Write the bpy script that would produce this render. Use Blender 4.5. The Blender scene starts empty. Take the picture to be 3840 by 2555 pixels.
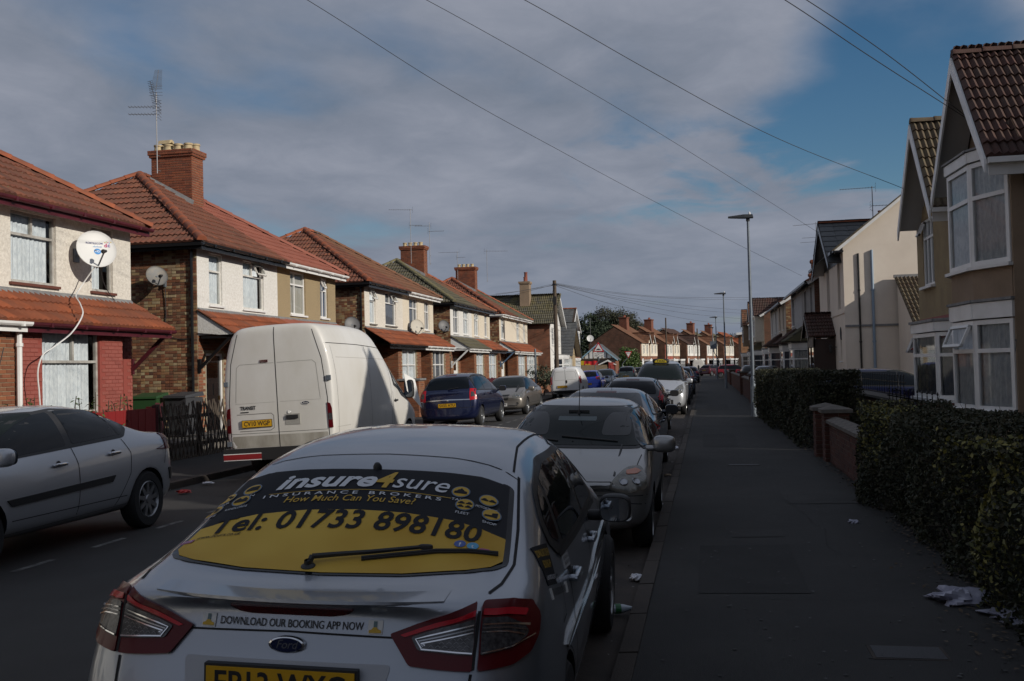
import bpy, bmesh, math, random
import numpy as np
from mathutils import Vector, Matrix
from mathutils.bvhtree import BVHTree
from mathutils.geometry import delaunay_2d_cdt
R=math.radians
rng=random.Random(7)
S=bpy.context.scene
COL=S.collection
# ------------------------------------------------------------------ camera
cam=bpy.data.cameras.new('camera'); cam.lens=35.0; cam.sensor_width=36.0; cam.clip_start=0.05; cam.clip_end=3000
camo=bpy.data.objects.new('camera',cam); COL.objects.link(camo); S.camera=camo
camo.matrix_world=Matrix.Translation((0,0,1.8))@Matrix.Rotation(R(10.96),4,'Z')@Matrix.Rotation(R(91.55),4,'X')@Matrix.Rotation(R(-1.4),4,'Z')
# ------------------------------------------------------------------ light
SUN=Vector((1.0,-0.40,0.44)).normalized()          # towards the sun
sun=bpy.data.lights.new('sun','SUN'); sun.energy=3.4; sun.angle=R(0.6); sun.color=(1.0,0.93,0.83)
suno=bpy.data.objects.new('sun',sun); COL.objects.link(suno)
suno.rotation_euler=SUN.to_track_quat('Z','Y').to_euler(); suno.location=(40,-20,40)
S.view_settings.view_transform='Standard'; S.view_settings.look='None'; S.view_settings.exposure=0.0; S.view_settings.gamma=1.0
S.view_settings.use_curve_mapping=False
S.cycles.max_bounces=6; S.cycles.transparent_max_bounces=12; S.cycles.use_denoising=True; S.cycles.caustics_reflective=False
W=bpy.data.worlds.new('World'); S.world=W; W.use_nodes=True
def world():
    nt=W.node_tree; N=nt.nodes; L=nt.links; N.clear()
    def n(t,**k):
        o=N.new(t)
        for a,b in k.items(): setattr(o,a,b)
        return o
    def m(op,a,b=None,c=None,cl=False):
        o=n('ShaderNodeMath',operation=op,use_clamp=cl)
        for i,q in enumerate((a,b,c)):
            if q is None: continue
            if isinstance(q,(int,float)): o.inputs[i].default_value=q
            else: L.new(q,o.inputs[i])
        return o.outputs[0]
    def smooth(x,a,b,lo=0.,hi=1.):
        o=n('ShaderNodeMapRange',interpolation_type='SMOOTHSTEP'); L.new(x,o.inputs[0])
        for i,q in enumerate((a,b,lo,hi)): o.inputs[i+1].default_value=q
        return o.outputs[0]
    out=n('ShaderNodeOutputWorld'); bg=n('ShaderNodeBackground'); bg.inputs[1].default_value=0.10
    sky=n('ShaderNodeTexSky',sky_type='NISHITA'); sky.sun_disc=False
    sky.sun_elevation=math.asin(SUN.z); sky.sun_rotation=math.atan2(SUN.x,SUN.y)
    sky.air_density=1.0; sky.dust_density=0.3; sky.ozone_density=2.0
    tc=n('ShaderNodeTexCoord'); sp=n('ShaderNodeSeparateXYZ'); L.new(tc.outputs['Generated'],sp.inputs[0])
    x,y,z=sp.outputs
    den=m('ADD',m('MAXIMUM',z,0.0),0.11)
    cb=n('ShaderNodeCombineXYZ'); L.new(m('DIVIDE',x,den),cb.inputs[0]); L.new(m('DIVIDE',y,den),cb.inputs[1])
    def noise(sc,det,rough,off,dist=0.):
        t=n('ShaderNodeTexNoise'); t.inputs['Scale'].default_value=sc; t.inputs['Detail'].default_value=det
        t.inputs['Roughness'].default_value=rough; t.inputs['Distortion'].default_value=dist
        mp=n('ShaderNodeMapping'); mp.inputs['Location'].default_value=off; mp.inputs['Scale'].default_value=(1,0.8,1)
        mp.inputs['Rotation'].default_value=(0,0,R(20))
        L.new(cb.outputs[0],mp.inputs[0]); L.new(mp.outputs[0],t.inputs[0]); return t.outputs[0]
    big=noise(0.55,3,0.5,(3.1,1.7,0)); mid=noise(1.1,6,0.52,(0.4,5.2,0),0.2); fine=noise(4.0,7,0.62,(2,9,0),0.4); strk=noise(2.3,6,0.58,(7,3,0),0.5)
    # clear patch of sky above the right-hand houses
    def lobe(u,w0,w1,stretch):
        dx=m('SUBTRACT',x,u[0]); dy=m('SUBTRACT',y,u[1]); dz=m('MULTIPLY',m('SUBTRACT',z,u[2]),stretch)
        d=m('SQRT',m('ADD',m('ADD',m('MULTIPLY',dx,dx),m('MULTIPLY',dy,dy)),m('MULTIPLY',dz,dz)))
        return smooth(d,w0,w1,1.,0.)
    gap=lobe(LOBE1,0.03,0.20,1.15); gap2=lobe(LOBE2,0.01,0.10,1.6); gap3=lobe(LOBE3,0.04,0.30,3.6); gap4=lobe((-0.35,0.92,0.15),0.03,0.25,6.0)
    cov=m('ADD',m('MULTIPLY',big,0.62),m('MULTIPLY',mid,0.45))
    cov=m('ADD',m('SUBTRACT',cov,m('MULTIPLY',gap,0.31)),m('MULTIPLY',m('SUBTRACT',strk,0.5),m('ADD',m('MULTIPLY',gap3,.75),.05))); cov=m('SUBTRACT',cov,m('MULTIPLY',gap4,.07)); cov=m('SUBTRACT',cov,m('MULTIPLY',gap2,0.05)); cov=m('SUBTRACT',cov,m('MULTIPLY',gap3,0.15))
    fac=smooth(cov,0.31,0.47)
    shade=m('ADD',m('ADD',m('MULTIPLY',mid,0.46),m('MULTIPLY',big,0.28)),m('MULTIPLY',fine,0.26))
    cr=n('ShaderNodeValToRGB'); L.new(shade,cr.inputs[0]); e=cr.color_ramp.elements
    e[0].position=0.34; e[0].color=(1.55,1.88,2.45,1); e[1].position=0.64; e[1].color=(3.3,3.5,4.15,1)
    e2=e.new(0.48); e2.color=(2.25,2.52,3.15,1)
    hz=smooth(z,0.0,0.25,1.,0.); mx0=n('ShaderNodeMix',data_type='RGBA'); mx0.inputs[7].default_value=(1.75,2.1,2.75,1)
    L.new(m('MULTIPLY',hz,0.55),mx0.inputs[0]); L.new(cr.outputs[0],mx0.inputs[6])
    mx=n('ShaderNodeMix',data_type='RGBA'); L.new(fac,mx.inputs[0])
    hs=n('ShaderNodeHueSaturation'); hs.inputs['Saturation'].default_value=1.3; hs.inputs['Value'].default_value=SKYV; L.new(sky.outputs[0],hs.inputs['Color'])
    L.new(hs.outputs[0],mx.inputs[6]); L.new(mx0.outputs[2],mx.inputs[7])
    L.new(mx.outputs[2],bg.inputs[0]); L.new(bg.outputs[0],out.inputs[0])
LOBE1=(0.20,0.94,0.26); LOBE2=(-0.51,0.80,0.31); LOBE3=(0.03,0.98,0.185); SKYV=0.66
world()
# ------------------------------------------------------------------ materials
_M={}
def mat(name,c=(0.5,0.5,0.5),rough=0.8,metal=0.0,c2=None,scale=6.0,bump=0.0,bscale=None,coat=0.0,piece=None,spec=0.5,dirt=0.0,stretch=(1,1,1),det=5,emit=None,flake=0.0,coord='Object'):
    if name in _M: return _M[name]
    m=bpy.data.materials.new(name); m.use_nodes=True; nt=m.node_tree; N=nt.nodes; L=nt.links
    b=N['Principled BSDF']; b.inputs['Roughness'].default_value=rough; b.inputs['Metallic'].default_value=metal
    b.inputs['Coat Weight'].default_value=coat; b.inputs['Coat Roughness'].default_value=0.06; b.inputs['Specular IOR Level'].default_value=spec
    tc=N.new('ShaderNodeTexCoord'); mp=N.new('ShaderNodeMapping'); mp.inputs['Scale'].default_value=stretch; L.new(tc.outputs[coord],mp.inputs[0])
    col=None
    def tex(sc,d,r=0.6):
        t=N.new('ShaderNodeTexNoise'); t.inputs['Scale'].default_value=sc; t.inputs['Detail'].default_value=d; t.inputs['Roughness'].default_value=r
        L.new(mp.outputs[0],t.inputs[0]); return t
    if piece:
        oi=N.new('ShaderNodeObjectInfo'); ge=N.new('ShaderNodeNewGeometry'); ad=N.new('ShaderNodeMath'); ad.operation='ADD'; fr=N.new('ShaderNodeMath'); fr.operation='FRACT'
        L.new(oi.outputs['Random'],ad.inputs[0]); L.new(ge.outputs['Random Per Island'],ad.inputs[1]); L.new(ad.outputs[0],fr.inputs[0])
        cr=N.new('ShaderNodeValToRGB'); L.new(fr.outputs[0],cr.inputs[0]); cr.color_ramp.interpolation='LINEAR'
        el=cr.color_ramp.elements; k=len(piece)
        for i in range(k-2): el.new(0.5)
        for i,p in enumerate(piece): el[i].position=i/(k-1); el[i].color=(*p,1)
        col=cr.outputs[0]
    if c2 is not None:
        t=tex(scale,det); mx=N.new('ShaderNodeMix'); mx.data_type='RGBA'
        mr=N.new('ShaderNodeMapRange'); mr.inputs[1].default_value=0.38; mr.inputs[2].default_value=0.66; L.new(t.outputs[0],mr.inputs[0]); L.new(mr.outputs[0],mx.inputs[0])
        if col: L.new(col,mx.inputs[6])
        else: mx.inputs[6].default_value=(*c,1)
        mx.inputs[7].default_value=(*c2,1)
        if piece:
            mm=N.new('ShaderNodeMath'); mm.operation='MULTIPLY'; mm.inputs[1].default_value=0.6; L.new(mr.outputs[0],mm.inputs[0]); L.new(mm.outputs[0],mx.inputs[0])
        col=mx.outputs[2]
    if dirt:
        t=tex(1.3,8,0.7); mr=N.new('ShaderNodeMapRange'); mr.inputs[1].default_value=0.45; mr.inputs[2].default_value=0.75; mr.inputs[4].default_value=dirt; L.new(t.outputs[0],mr.inputs[0])
        mx=N.new('ShaderNodeMix'); mx.data_type='RGBA'; L.new(mr.outputs[0],mx.inputs[0])
        if col: L.new(col,mx.inputs[6])
        else: mx.inputs[6].default_value=(*c,1)
        mx.inputs[7].default_value=(0.06,0.055,0.045,1); col=mx.outputs[2]
    if col: L.new(col,b.inputs['Base Color'])
    else: b.inputs['Base Color'].default_value=(*c,1)
    if flake:
        t=tex(900,2); mr=N.new('ShaderNodeMapRange'); mr.inputs[3].default_value=rough-flake; mr.inputs[4].default_value=rough+flake; L.new(t.outputs[0],mr.inputs[0]); L.new(mr.outputs[0],b.inputs['Roughness'])
    if bump:
        t=tex(bscale or scale*4,4,0.65); bp=N.new('ShaderNodeBump'); bp.inputs['Strength'].default_value=bump; bp.inputs['Distance'].default_value=0.02
        L.new(t.outputs[0],bp.inputs['Height']); L.new(bp.outputs[0],b.inputs['Normal'])
    if emit: b.inputs['Emission Color'].default_value=(*emit,1); b.inputs['Emission Strength'].default_value=1
    _M[name]=m; return m
def brickmat(name,c1,c2,mortar,scale=1.0,rough=0.9):
    """running bond for far walls, in world metres"""
    if name in _M: return _M[name]
    m=bpy.data.materials.new(name); m.use_nodes=True; nt=m.node_tree; N=nt.nodes; L=nt.links; b=N['Principled BSDF']; b.inputs['Roughness'].default_value=rough
    g=N.new('ShaderNodeNewGeometry'); sp=N.new('ShaderNodeSeparateXYZ'); L.new(g.outputs['Position'],sp.inputs[0])
    ad=N.new('ShaderNodeMath'); ad.operation='ADD'; L.new(sp.outputs[0],ad.inputs[0]); L.new(sp.outputs[1],ad.inputs[1])
    cb=N.new('ShaderNodeCombineXYZ'); L.new(ad.outputs[0],cb.inputs[0]); L.new(sp.outputs[2],cb.inputs[1])
    t=N.new('ShaderNodeTexBrick'); t.inputs['Scale'].default_value=1.0; t.inputs['Brick Width'].default_value=0.225*scale; t.inputs['Row Height'].default_value=0.075*scale; t.inputs['Mortar Size'].default_value=0.006; t.inputs['Mortar Smooth'].default_value=0.3
    t.inputs['Color1'].default_value=(*c1,1); t.inputs['Color2'].default_value=(*c2,1); t.inputs['Mortar'].default_value=(*mortar,1); L.new(cb.outputs[0],t.inputs[0])
    n=N.new('ShaderNodeTexNoise'); n.inputs['Scale'].default_value=1.4; n.inputs['Detail'].default_value=6; L.new(g.outputs['Position'],n.inputs[0])
    mr=N.new('ShaderNodeMapRange'); mr.inputs[1].default_value=0.3; mr.inputs[2].default_value=0.7; mr.inputs[3].default_value=0.7; mr.inputs[4].default_value=1.2; L.new(n.outputs[0],mr.inputs[0])
    hs=N.new('ShaderNodeHueSaturation'); L.new(mr.outputs[0],hs.inputs['Value']); L.new(t.outputs[0],hs.inputs['Color']); L.new(hs.outputs[0],b.inputs['Base Color'])
    _M[name]=m; return m
def glassmat(name,tint=(0.55,0.6,0.6),ior=1.5,refl=1.0):
    if name in _M: return _M[name]
    m=bpy.data.materials.new(name); m.use_nodes=True; nt=m.node_tree; N=nt.nodes; L=nt.links; N.remove(N['Principled BSDF'])
    fr=N.new('ShaderNodeFresnel'); fr.inputs[0].default_value=ior; mu=N.new('ShaderNodeMath'); mu.operation='MULTIPLY'; mu.use_clamp=True; mu.inputs[1].default_value=refl; L.new(fr.outputs[0],mu.inputs[0])
    tr=N.new('ShaderNodeBsdfTransparent'); tr.inputs[0].default_value=(*tint,1); gl=N.new('ShaderNodeBsdfGlossy'); gl.inputs['Roughness'].default_value=0.02
    ms=N.new('ShaderNodeMixShader'); L.new(mu.outputs[0],ms.inputs[0]); L.new(tr.outputs[0],ms.inputs[1]); L.new(gl.outputs[0],ms.inputs[2]); L.new(ms.outputs[0],N['Material Output'].inputs[0])
    _M[name]=m; return m
tile_red=mat('tile_red',piece=[(0.13,0.044,0.027),(0.21,0.066,0.036),(0.17,0.06,0.037),(0.25,0.082,0.042)],c2=(0.085,0.06,0.04),scale=3.0,rough=0.85,bump=0.35,bscale=60)
tile_orange=mat('tile_orange',piece=[(0.22,0.058,0.022),(0.34,0.088,0.03),(0.27,0.075,0.03),(0.19,0.06,0.03)],c2=(0.11,0.05,0.03),scale=2.2,rough=0.85,bump=0.35,bscale=60)
tile_new=mat('tile_new',piece=[(0.26,0.085,0.055),(0.30,0.10,0.065),(0.23,0.075,0.05)],rough=0.8,bump=0.15,bscale=60)
tile_brown=mat('tile_brown',piece=[(0.17,0.075,0.04),(0.23,0.095,0.05),(0.14,0.07,0.045)],c2=(0.12,0.085,0.05),scale=2.0,rough=0.88,bump=0.35,bscale=60)
tile_grey=mat('tile_grey',piece=[(0.075,0.07,0.055),(0.11,0.10,0.075),(0.06,0.058,0.05)],c2=(0.19,0.16,0.05),scale=1.4,rough=0.9,bump=0.4,bscale=60)
tile_maroon=mat('tile_maroon',piece=[(0.060,0.028,0.022),(0.085,0.036,0.027),(0.070,0.040,0.030)],c2=(0.06,0.045,0.035),scale=3,rough=0.82,bump=0.35,bscale=60)
tile_lichen=mat('tile_lichen',piece=[(0.085,0.06,0.036),(0.115,0.082,0.05),(0.075,0.045,0.03)],c2=(0.14,0.12,0.07),scale=5,rough=0.88,bump=0.4,bscale=60)
slate=mat('slate',piece=[(0.055,0.06,0.065),(0.085,0.09,0.095),(0.07,0.07,0.07)],c2=(0.16,0.16,0.15),scale=3,rough=0.7,bump=0.2)
hip_orange=mat('hip_orange',(0.33,0.085,0.035),0.8,piece=[(0.30,0.075,0.03),(0.37,0.10,0.04),(0.24,0.065,0.03)],c2=(0.13,0.06,0.035),scale=4,bump=0.25)
hip_grey=mat('hip_grey',(0.13,0.12,0.08),0.9,c2=(0.2,0.17,0.07),scale=4,bump=0.3)
BR_PAL=[(0.17,0.062,0.03),(0.25,0.085,0.038),(0.13,0.052,0.03),(0.29,0.105,0.045),(0.21,0.095,0.05),(0.24,0.075,0.035)]
brick_mix=mat('brick_mix',piece=[(0.15,0.06,0.03),(0.27,0.10,0.045),(0.45,0.33,0.16),(0.10,0.045,0.03),(0.24,0.085,0.04),(0.50,0.42,0.25),(0.20,0.07,0.035),(0.28,0.12,0.055)],rough=0.92,c2=(0.1,0.05,0.03),scale=1.2,bump=0.3,bscale=90)
brick_orange=mat('brick_orange',piece=BR_PAL,rough=0.92,bump=0.3,bscale=90)
brick_stack=mat('brick_stack',piece=[(0.20,0.06,0.03),(0.27,0.08,0.037),(0.16,0.05,0.03)],c2=(0.09,0.045,0.03),scale=2.5,rough=0.92,bump=0.3,bscale=90)
brick_painted=mat('brick_painted',(0.30,0.085,0.066),0.7,piece=[(0.27,0.075,0.058),(0.31,0.09,0.07),(0.29,0.082,0.063)],bump=0.25,bscale=80)
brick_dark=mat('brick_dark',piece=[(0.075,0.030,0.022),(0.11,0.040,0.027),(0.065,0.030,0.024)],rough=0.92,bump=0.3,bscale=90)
mortar=mat('mortar',(0.33,0.27,0.18),0.95,c2=(0.24,0.18,0.12),scale=9,bump=0.3)
mortar_dark=mat('mortar_dark',(0.15,0.12,0.09),0.95,bump=0.3)
mortar_red=mat('mortar_painted',(0.27,0.06,0.045),0.8)
farbrick=brickmat('far_brick',(0.24,0.08,0.04),(0.16,0.06,0.035),(0.24,0.18,0.12))
farbrick2=brickmat('far_brick_dark',(0.17,0.07,0.04),(0.11,0.05,0.03),(0.18,0.14,0.10))
farbrickY=brickmat('far_brick_buff',(0.42,0.33,0.20),(0.36,0.27,0.16),(0.42,0.36,0.26))
farbrickO=brickmat('far_brick_tan',(0.34,0.17,0.08),(0.28,0.13,0.06),(0.34,0.26,0.18))
rend_white=mat('render_white',(0.80,0.79,0.76),0.9,c2=(0.66,0.64,0.59),scale=17,bump=1.0,bscale=26,dirt=0.10)
rend_cream=mat('render_cream',(0.76,0.70,0.58),0.9,c2=(0.64,0.56,0.44),scale=15,bump=1.0,bscale=26,dirt=0.12)
rend_warm=mat('render_warm_white',(0.78,0.74,0.66),0.9,c2=(0.62,0.58,0.51),scale=15,bump=1.0,bscale=24,dirt=0.16)
pebble=mat('pebbledash',(0.42,0.32,0.18),0.95,c2=(0.24,0.19,0.12),scale=38,bump=1.0,bscale=45,dirt=0.15)
rend_tan=mat('render_tan',(0.31,0.225,0.155),0.9,c2=(0.25,0.18,0.12),scale=1.6,bump=0.35,bscale=60,dirt=0.22)
rend_ochre=mat('render_ochre',(0.37,0.285,0.16),0.95,c2=(0.29,0.22,0.13),scale=2,bump=1.0,bscale=40,dirt=0.15)
rend_peach=mat('render_peach',(0.78,0.69,0.585),0.9,c2=(0.72,0.63,0.53),scale=1.2,bump=0.15,bscale=50,dirt=0.05)
rend_grey=mat('render_grey',(0.34,0.33,0.32),0.9,c2=(0.27,0.26,0.25),scale=2,bump=0.6,bscale=30,dirt=0.15)
rend_fawn=mat('render_fawn',(0.56,0.48,0.39),0.9,c2=(0.48,0.41,0.33),scale=2,bump=0.2,dirt=0.1)
white=mat('white_paint',(0.80,0.80,0.79),0.4,c2=(0.72,0.72,0.70),scale=3)
offwhite=mat('worn_white_paint',(0.72,0.71,0.67),0.6,c2=(0.52,0.50,0.46),scale=5)
greyframe=mat('grey_frame_paint',(0.45,0.44,0.41),0.6,c2=(0.30,0.28,0.25),scale=6)
black=mat('black_gloss',(0.012,0.012,0.013),0.25,spec=0.5)
blackm=mat('black_matt',(0.018,0.018,0.019),0.6)
darkroom=mat('dark_room',(0.03,0.028,0.026),0.95)
maroon=mat('maroon_paint',(0.085,0.010,0.018),0.5,c2=(0.06,0.008,0.013),scale=5)
redpaint=mat('red_paint',(0.22,0.018,0.018),0.5,c2=(0.24,0.018,0.018),scale=3)
brownsill=mat('brown_sill',(0.13,0.045,0.03),0.6)
lead=mat('lead_flashing',(0.17,0.17,0.18),0.6,c2=(0.25,0.25,0.24),scale=7,bump=0.3)
galv=mat('galvanised_steel',(0.17,0.20,0.23),0.5,metal=0.4,c2=(0.13,0.15,0.18),scale=3)
alu=mat('aluminium',(0.20,0.20,0.21),0.5,metal=0.5)
chrome=mat('chrome',(0.75,0.76,0.78),0.12,metal=1.0)
wire_m=mat('cable_black',(0.03,0.03,0.032),0.7)
net=mat('net_curtain',(0.82,0.86,0.90),0.95,c2=(0.60,0.65,0.71),scale=22,bump=0.5,stretch=(1,1,0.4))
blindm=mat('blind_fabric',(0.42,0.40,0.36),0.9)
curtain_dark=mat('dark_curtain',(0.10,0.12,0.16),0.9,c2=(0.16,0.16,0.18),scale=9)
curtain_blue=mat('blue_curtain',(0.05,0.11,0.24),0.9)
pane_m=glassmat('window_glass',(0.92,0.94,0.94),1.5,1.0)
pane_d=glassmat('window_glass_dark',(0.5,0.52,0.52),1.5,1.6)
wood_dark=mat('weathered_dark_wood',(0.06,0.045,0.035),0.85,c2=(0.10,0.08,0.06),scale=12,bump=0.4,stretch=(1,1,0.2))
wood_pole=mat('pole_wood',(0.12,0.09,0.065),0.9,c2=(0.06,0.045,0.035),scale=10,bump=0.5,stretch=(1,1,0.1))
fence_tan=mat('fence_tan',(0.33,0.25,0.16),0.9,c2=(0.25,0.19,0.12),scale=6,stretch=(1,1,0.2))
concrete=mat('concrete',(0.17,0.155,0.135),0.92,c2=(0.11,0.10,0.09),scale=6,bump=0.3,bscale=60)
potm=mat('clay_pot_buff',(0.52,0.42,0.25),0.8,c2=(0.42,0.32,0.19),scale=8)
potr=mat('clay_pot_red',(0.25,0.07,0.04),0.8,c2=(0.16,0.05,0.035),scale=8)
# ------------------------------------------------------------------ mesh helpers
def lk(name,data,parent=None):
    o=bpy.data.objects.new(name,data); COL.objects.link(o)
    if parent is not None: o.parent=parent
    return o
def mesh(name,v,f,m=None,smooth=False,mi=None):
    me=bpy.data.meshes.new(name)
    me.from_pydata([tuple(p) for p in v],[],[tuple(int(i) for i in q) for q in f])
    for q in (m if isinstance(m,(list,tuple)) else [m]):
        if q: me.materials.append(q)
    if mi is not None: me.polygons.foreach_set('material_index',mi)
    if smooth:
        me.shade_smooth()
        try: me.set_sharp_from_angle(angle=R(38))
        except Exception: pass
    me.update(); return me
def tag(o,label=None,cat=None,group=None,kind=None):
    if label: o['label']=label
    if cat: o['category']=cat
    if group: o['group']=group
    if kind: o['kind']=kind
    return o
def root(name,loc,rz,label,cat,group=None):
    o=lk(name,None); o.location=loc; o.rotation_euler=(0,0,rz); o.empty_display_size=0.2
    return tag(o,label,cat,group)
class MB:
    def __init__(s): s.v=[]; s.f=[]; s.mi=[]
    def add(s,v,f,mi=0):
        b=len(s.v); s.v+= [tuple(p) for p in v]; s.f+=[tuple(i+b for i in q) for q in f]; s.mi+=[mi]*len(f); return s
    def box(s,a,b,mi=0):
        x0,y0,z0=a; x1,y1,z1=b
        return s.add([(x0,y0,z0),(x1,y0,z0),(x1,y1,z0),(x0,y1,z0),(x0,y0,z1),(x1,y0,z1),(x1,y1,z1),(x0,y1,z1)],
          [(0,3,2,1),(4,5,6,7),(0,1,5,4),(1,2,6,5),(2,3,7,6),(3,0,4,7)],mi)
    def fbox(s,o,u,v,n,a,b,mi=0):
        """box in a frame: a,b are (u,v,n) corners"""
        o,u,v,n=map(Vector,(o,u,v,n)); P=[]
        for k in (a[2],b[2]):
            for (i,j) in ((a[0],a[1]),(b[0],a[1]),(b[0],b[1]),(a[0],b[1])): P.append(o+u*i+v*j+n*k)
        return s.add(P,[(0,3,2,1),(4,5,6,7),(0,1,5,4),(1,2,6,5),(2,3,7,6),(3,0,4,7)],mi)
    def tube(s,pts,r,seg=6,mi=0,r2=None,cap=True):
        pts=[Vector(p) for p in pts]; n=len(pts); V=[]; F=[]
        for i,p in enumerate(pts):
            t=(pts[min(i+1,n-1)]-pts[max(i-1,0)]).normalized()
            a=t.orthogonal().normalized() if i==0 else (A-t*A.dot(t)).normalized()
            A=a; b=t.cross(a); rr=r if r2 is None else r+(r2-r)*i/(n-1)
            for k in range(seg):
                q=2*math.pi*k/seg; V.append(p+a*math.cos(q)*rr+b*math.sin(q)*rr)
        for i in range(n-1):
            for k in range(seg):
                F.append((i*seg+k,i*seg+(k+1)%seg,(i+1)*seg+(k+1)%seg,(i+1)*seg+k))
        if cap: F.append(tuple(range(seg-1,-1,-1))); F.append(tuple((n-1)*seg+k for k in range(seg)))
        return s.add(V,F,mi)
    def lathe(s,prof,o=(0,0,0),axis=(0,0,1),seg=16,mi=0,sc=(1,1)):
        """prof: (radius, height) list"""
        o=Vector(o); t=Vector(axis).normalized(); a=t.orthogonal().normalized(); b=t.cross(a); V=[]; F=[]; n=len(prof)
        for (r,h) in prof:
            for k in range(seg):
                q=2*math.pi*k/seg; V.append(o+t*h+a*math.cos(q)*r*sc[0]+b*math.sin(q)*r*sc[1])
        for i in range(n-1):
            for k in range(seg): F.append((i*seg+k,i*seg+(k+1)%seg,(i+1)*seg+(k+1)%seg,(i+1)*seg+k))
        return s.add(V,F,mi)
    def poly(s,pts,mi=0): return s.add(pts,[tuple(range(len(pts)))],mi)
    def prism(s,pts,d,mi=0):
        """polygon extruded by vector d"""
        n=len(pts); d=Vector(d); P=[Vector(p) for p in pts]; Q=[p+d for p in P]
        return s.add(P+Q,[tuple(range(n)),tuple(range(2*n-1,n-1,-1))]+[(i,i+n,(i+1)%n+n,(i+1)%n) for i in range(n)],mi)
    def out(s,name,m,parent=None,smooth=False,fix=True):
        me=mesh(name,s.v,s.f,m,smooth,s.mi if isinstance(m,(list,tuple)) else None)
        if fix and len(s.f)<60000:
            bm=bmesh.new(); bm.from_mesh(me); bmesh.ops.recalc_face_normals(bm,faces=bm.faces); bm.to_mesh(me); bm.free()
        return lk(name,me,parent)
def box(name,a,b,m,parent=None): return MB().box(a,b).out(name,m,parent)
def copy_tree(o,parent=None,loc=None,rz=None):
    c=o.copy(); COL.objects.link(c); c.parent=parent
    if loc is not None: c.location=loc
    if rz is not None: c.rotation_euler=(c.rotation_euler[0],c.rotation_euler[1],rz)
    for ch in [q for q in o.children]: copy_tree(ch,c)
    return c
# ------------------------------------------------------------------ pieces (bricks, tiles, boards)
CAMW=camo.matrix_world.copy(); CINV=np.array(CAMW.inverted())
def wmat(o):
    m=Matrix.Identity(4)
    while o is not None:
        m=Matrix.LocRotScale(o.location,o.rotation_euler,o.scale)@m; o=o.parent
    return m
def frameM(o,u,v,n):
    m=Matrix.Identity(4)
    for i,q in enumerate((u,v,n,o)):
        for k in range(3): m[k][i]=q[k]
    return m
def scatter(parent,name,tv,tf,Ts,m,top=300,smooth=False):
    """pieces sharing one mesh; past the limit, or outside the view, they are joined"""
    if not Ts: return
    A=np.array([[list(r) for r in t] for t in Ts]); Wm=np.array(wmat(parent)); P=(Wm@A)[:,:,3]; Q=(CINV@P.T).T
    d=-Q[:,2]; ok=(d>0.5)&(abs(Q[:,0]/np.maximum(d,.1))<0.535)&(abs(Q[:,1]/np.maximum(d,.1))<0.36)
    key=np.where(ok,d,1e6+d); order=np.argsort(key); ind=[i for i in order[:top] if ok[i]]
    sel=set(int(i) for i in ind); me=None
    if ind:
        me=mesh(name,tv,tf,m,smooth)
        for i in ind:
            c=lk(name,me,parent); c.matrix_basis=Ts[int(i)]
    rest=[i for i in range(len(Ts)) if i not in sel]
    if rest:
        V=np.c_[np.array([list(p) for p in tv]),np.ones(len(tv))]; B=A[rest]; allv=np.einsum('nij,kj->nki',B,V)[:,:,:3].reshape(-1,3)
        n=len(tv); F=[]
        for k in range(len(rest)):
            F+= [tuple(i+k*n for i in f) for f in tf]
        o=lk(name,mesh(name+'_rows',allv,F,m,smooth),parent); o['kind']='stuff'
TILE_W,TILE_L=0.30,0.40
def tile_t(w=TILE_W,l=TILE_L+0.05,amp=0.022,style='roll'):
    amp*=1.5; up=.042 if style=='roll' else .028
    V=[];F=[]; xs=np.linspace(0,1,9 if style=='roll' else 2)
    zs=[amp*(0.5-0.5*math.cos(4*math.pi*x)) if style=='roll' else 0.0 for x in xs]; k=len(xs); g=0.004
    for x,z in zip(xs,zs): V.append((g+x*(w-2*g),0,z+up))
    for x,z in zip(xs,zs): V.append((g+x*(w-2*g),l,z+0.004))
    for x,z in zip(xs,zs): V.append((g+x*(w-2*g),0,-0.002))
    for i in range(k-1): F+=[(i,i+1,k+i+1,k+i),(2*k+i,2*k+i+1,i+1,i)]
    F+=[(0,k,2*k),(k-1,3*k-1,2*k-1)]
    return V,F
def inpoly(x,y,P):
    c=False; j=len(P)-1
    for i in range(len(P)):
        if (P[i][1]>y)!=(P[j][1]>y) and x<(P[j][0]-P[i][0])*(y-P[i][1])/(P[j][1]-P[i][1])+P[i][0]: c=not c
        j=i
    return c
def tiles(parent,o,u,v,n,poly,m,top=300,w=TILE_W,l=TILE_L,style='roll',stagger=False,name='roof_tile',amp=0.022):
    tv,tf=tile_t(w,l+0.05,amp,style); F=frameM(o,u,v,n); Ts=[]
    x0=min(p[0] for p in poly); x1=max(p[0] for p in poly); y1=max(p[1] for p in poly)
    r=0; y=0.0
    while y<y1-0.05:
        x=x0-(w/2 if (stagger and r%2) else 0)
        while x<x1:
            cx,cy=x+w/2,min(y+l*0.5,y1-0.02)
            if inpoly(cx,cy,poly):
                Ts.append(F@Matrix.Translation((x,y-0.02,0.012+rng.uniform(-.002,.003)))@Matrix.Rotation(rng.gauss(0,0.004),4,'Z')@Matrix.Rotation(rng.gauss(0,0.006),4,'X'))
            x+=w
        y+=l; r+=1
    scatter(parent,name,tv,tf,Ts,m,top)
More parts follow.
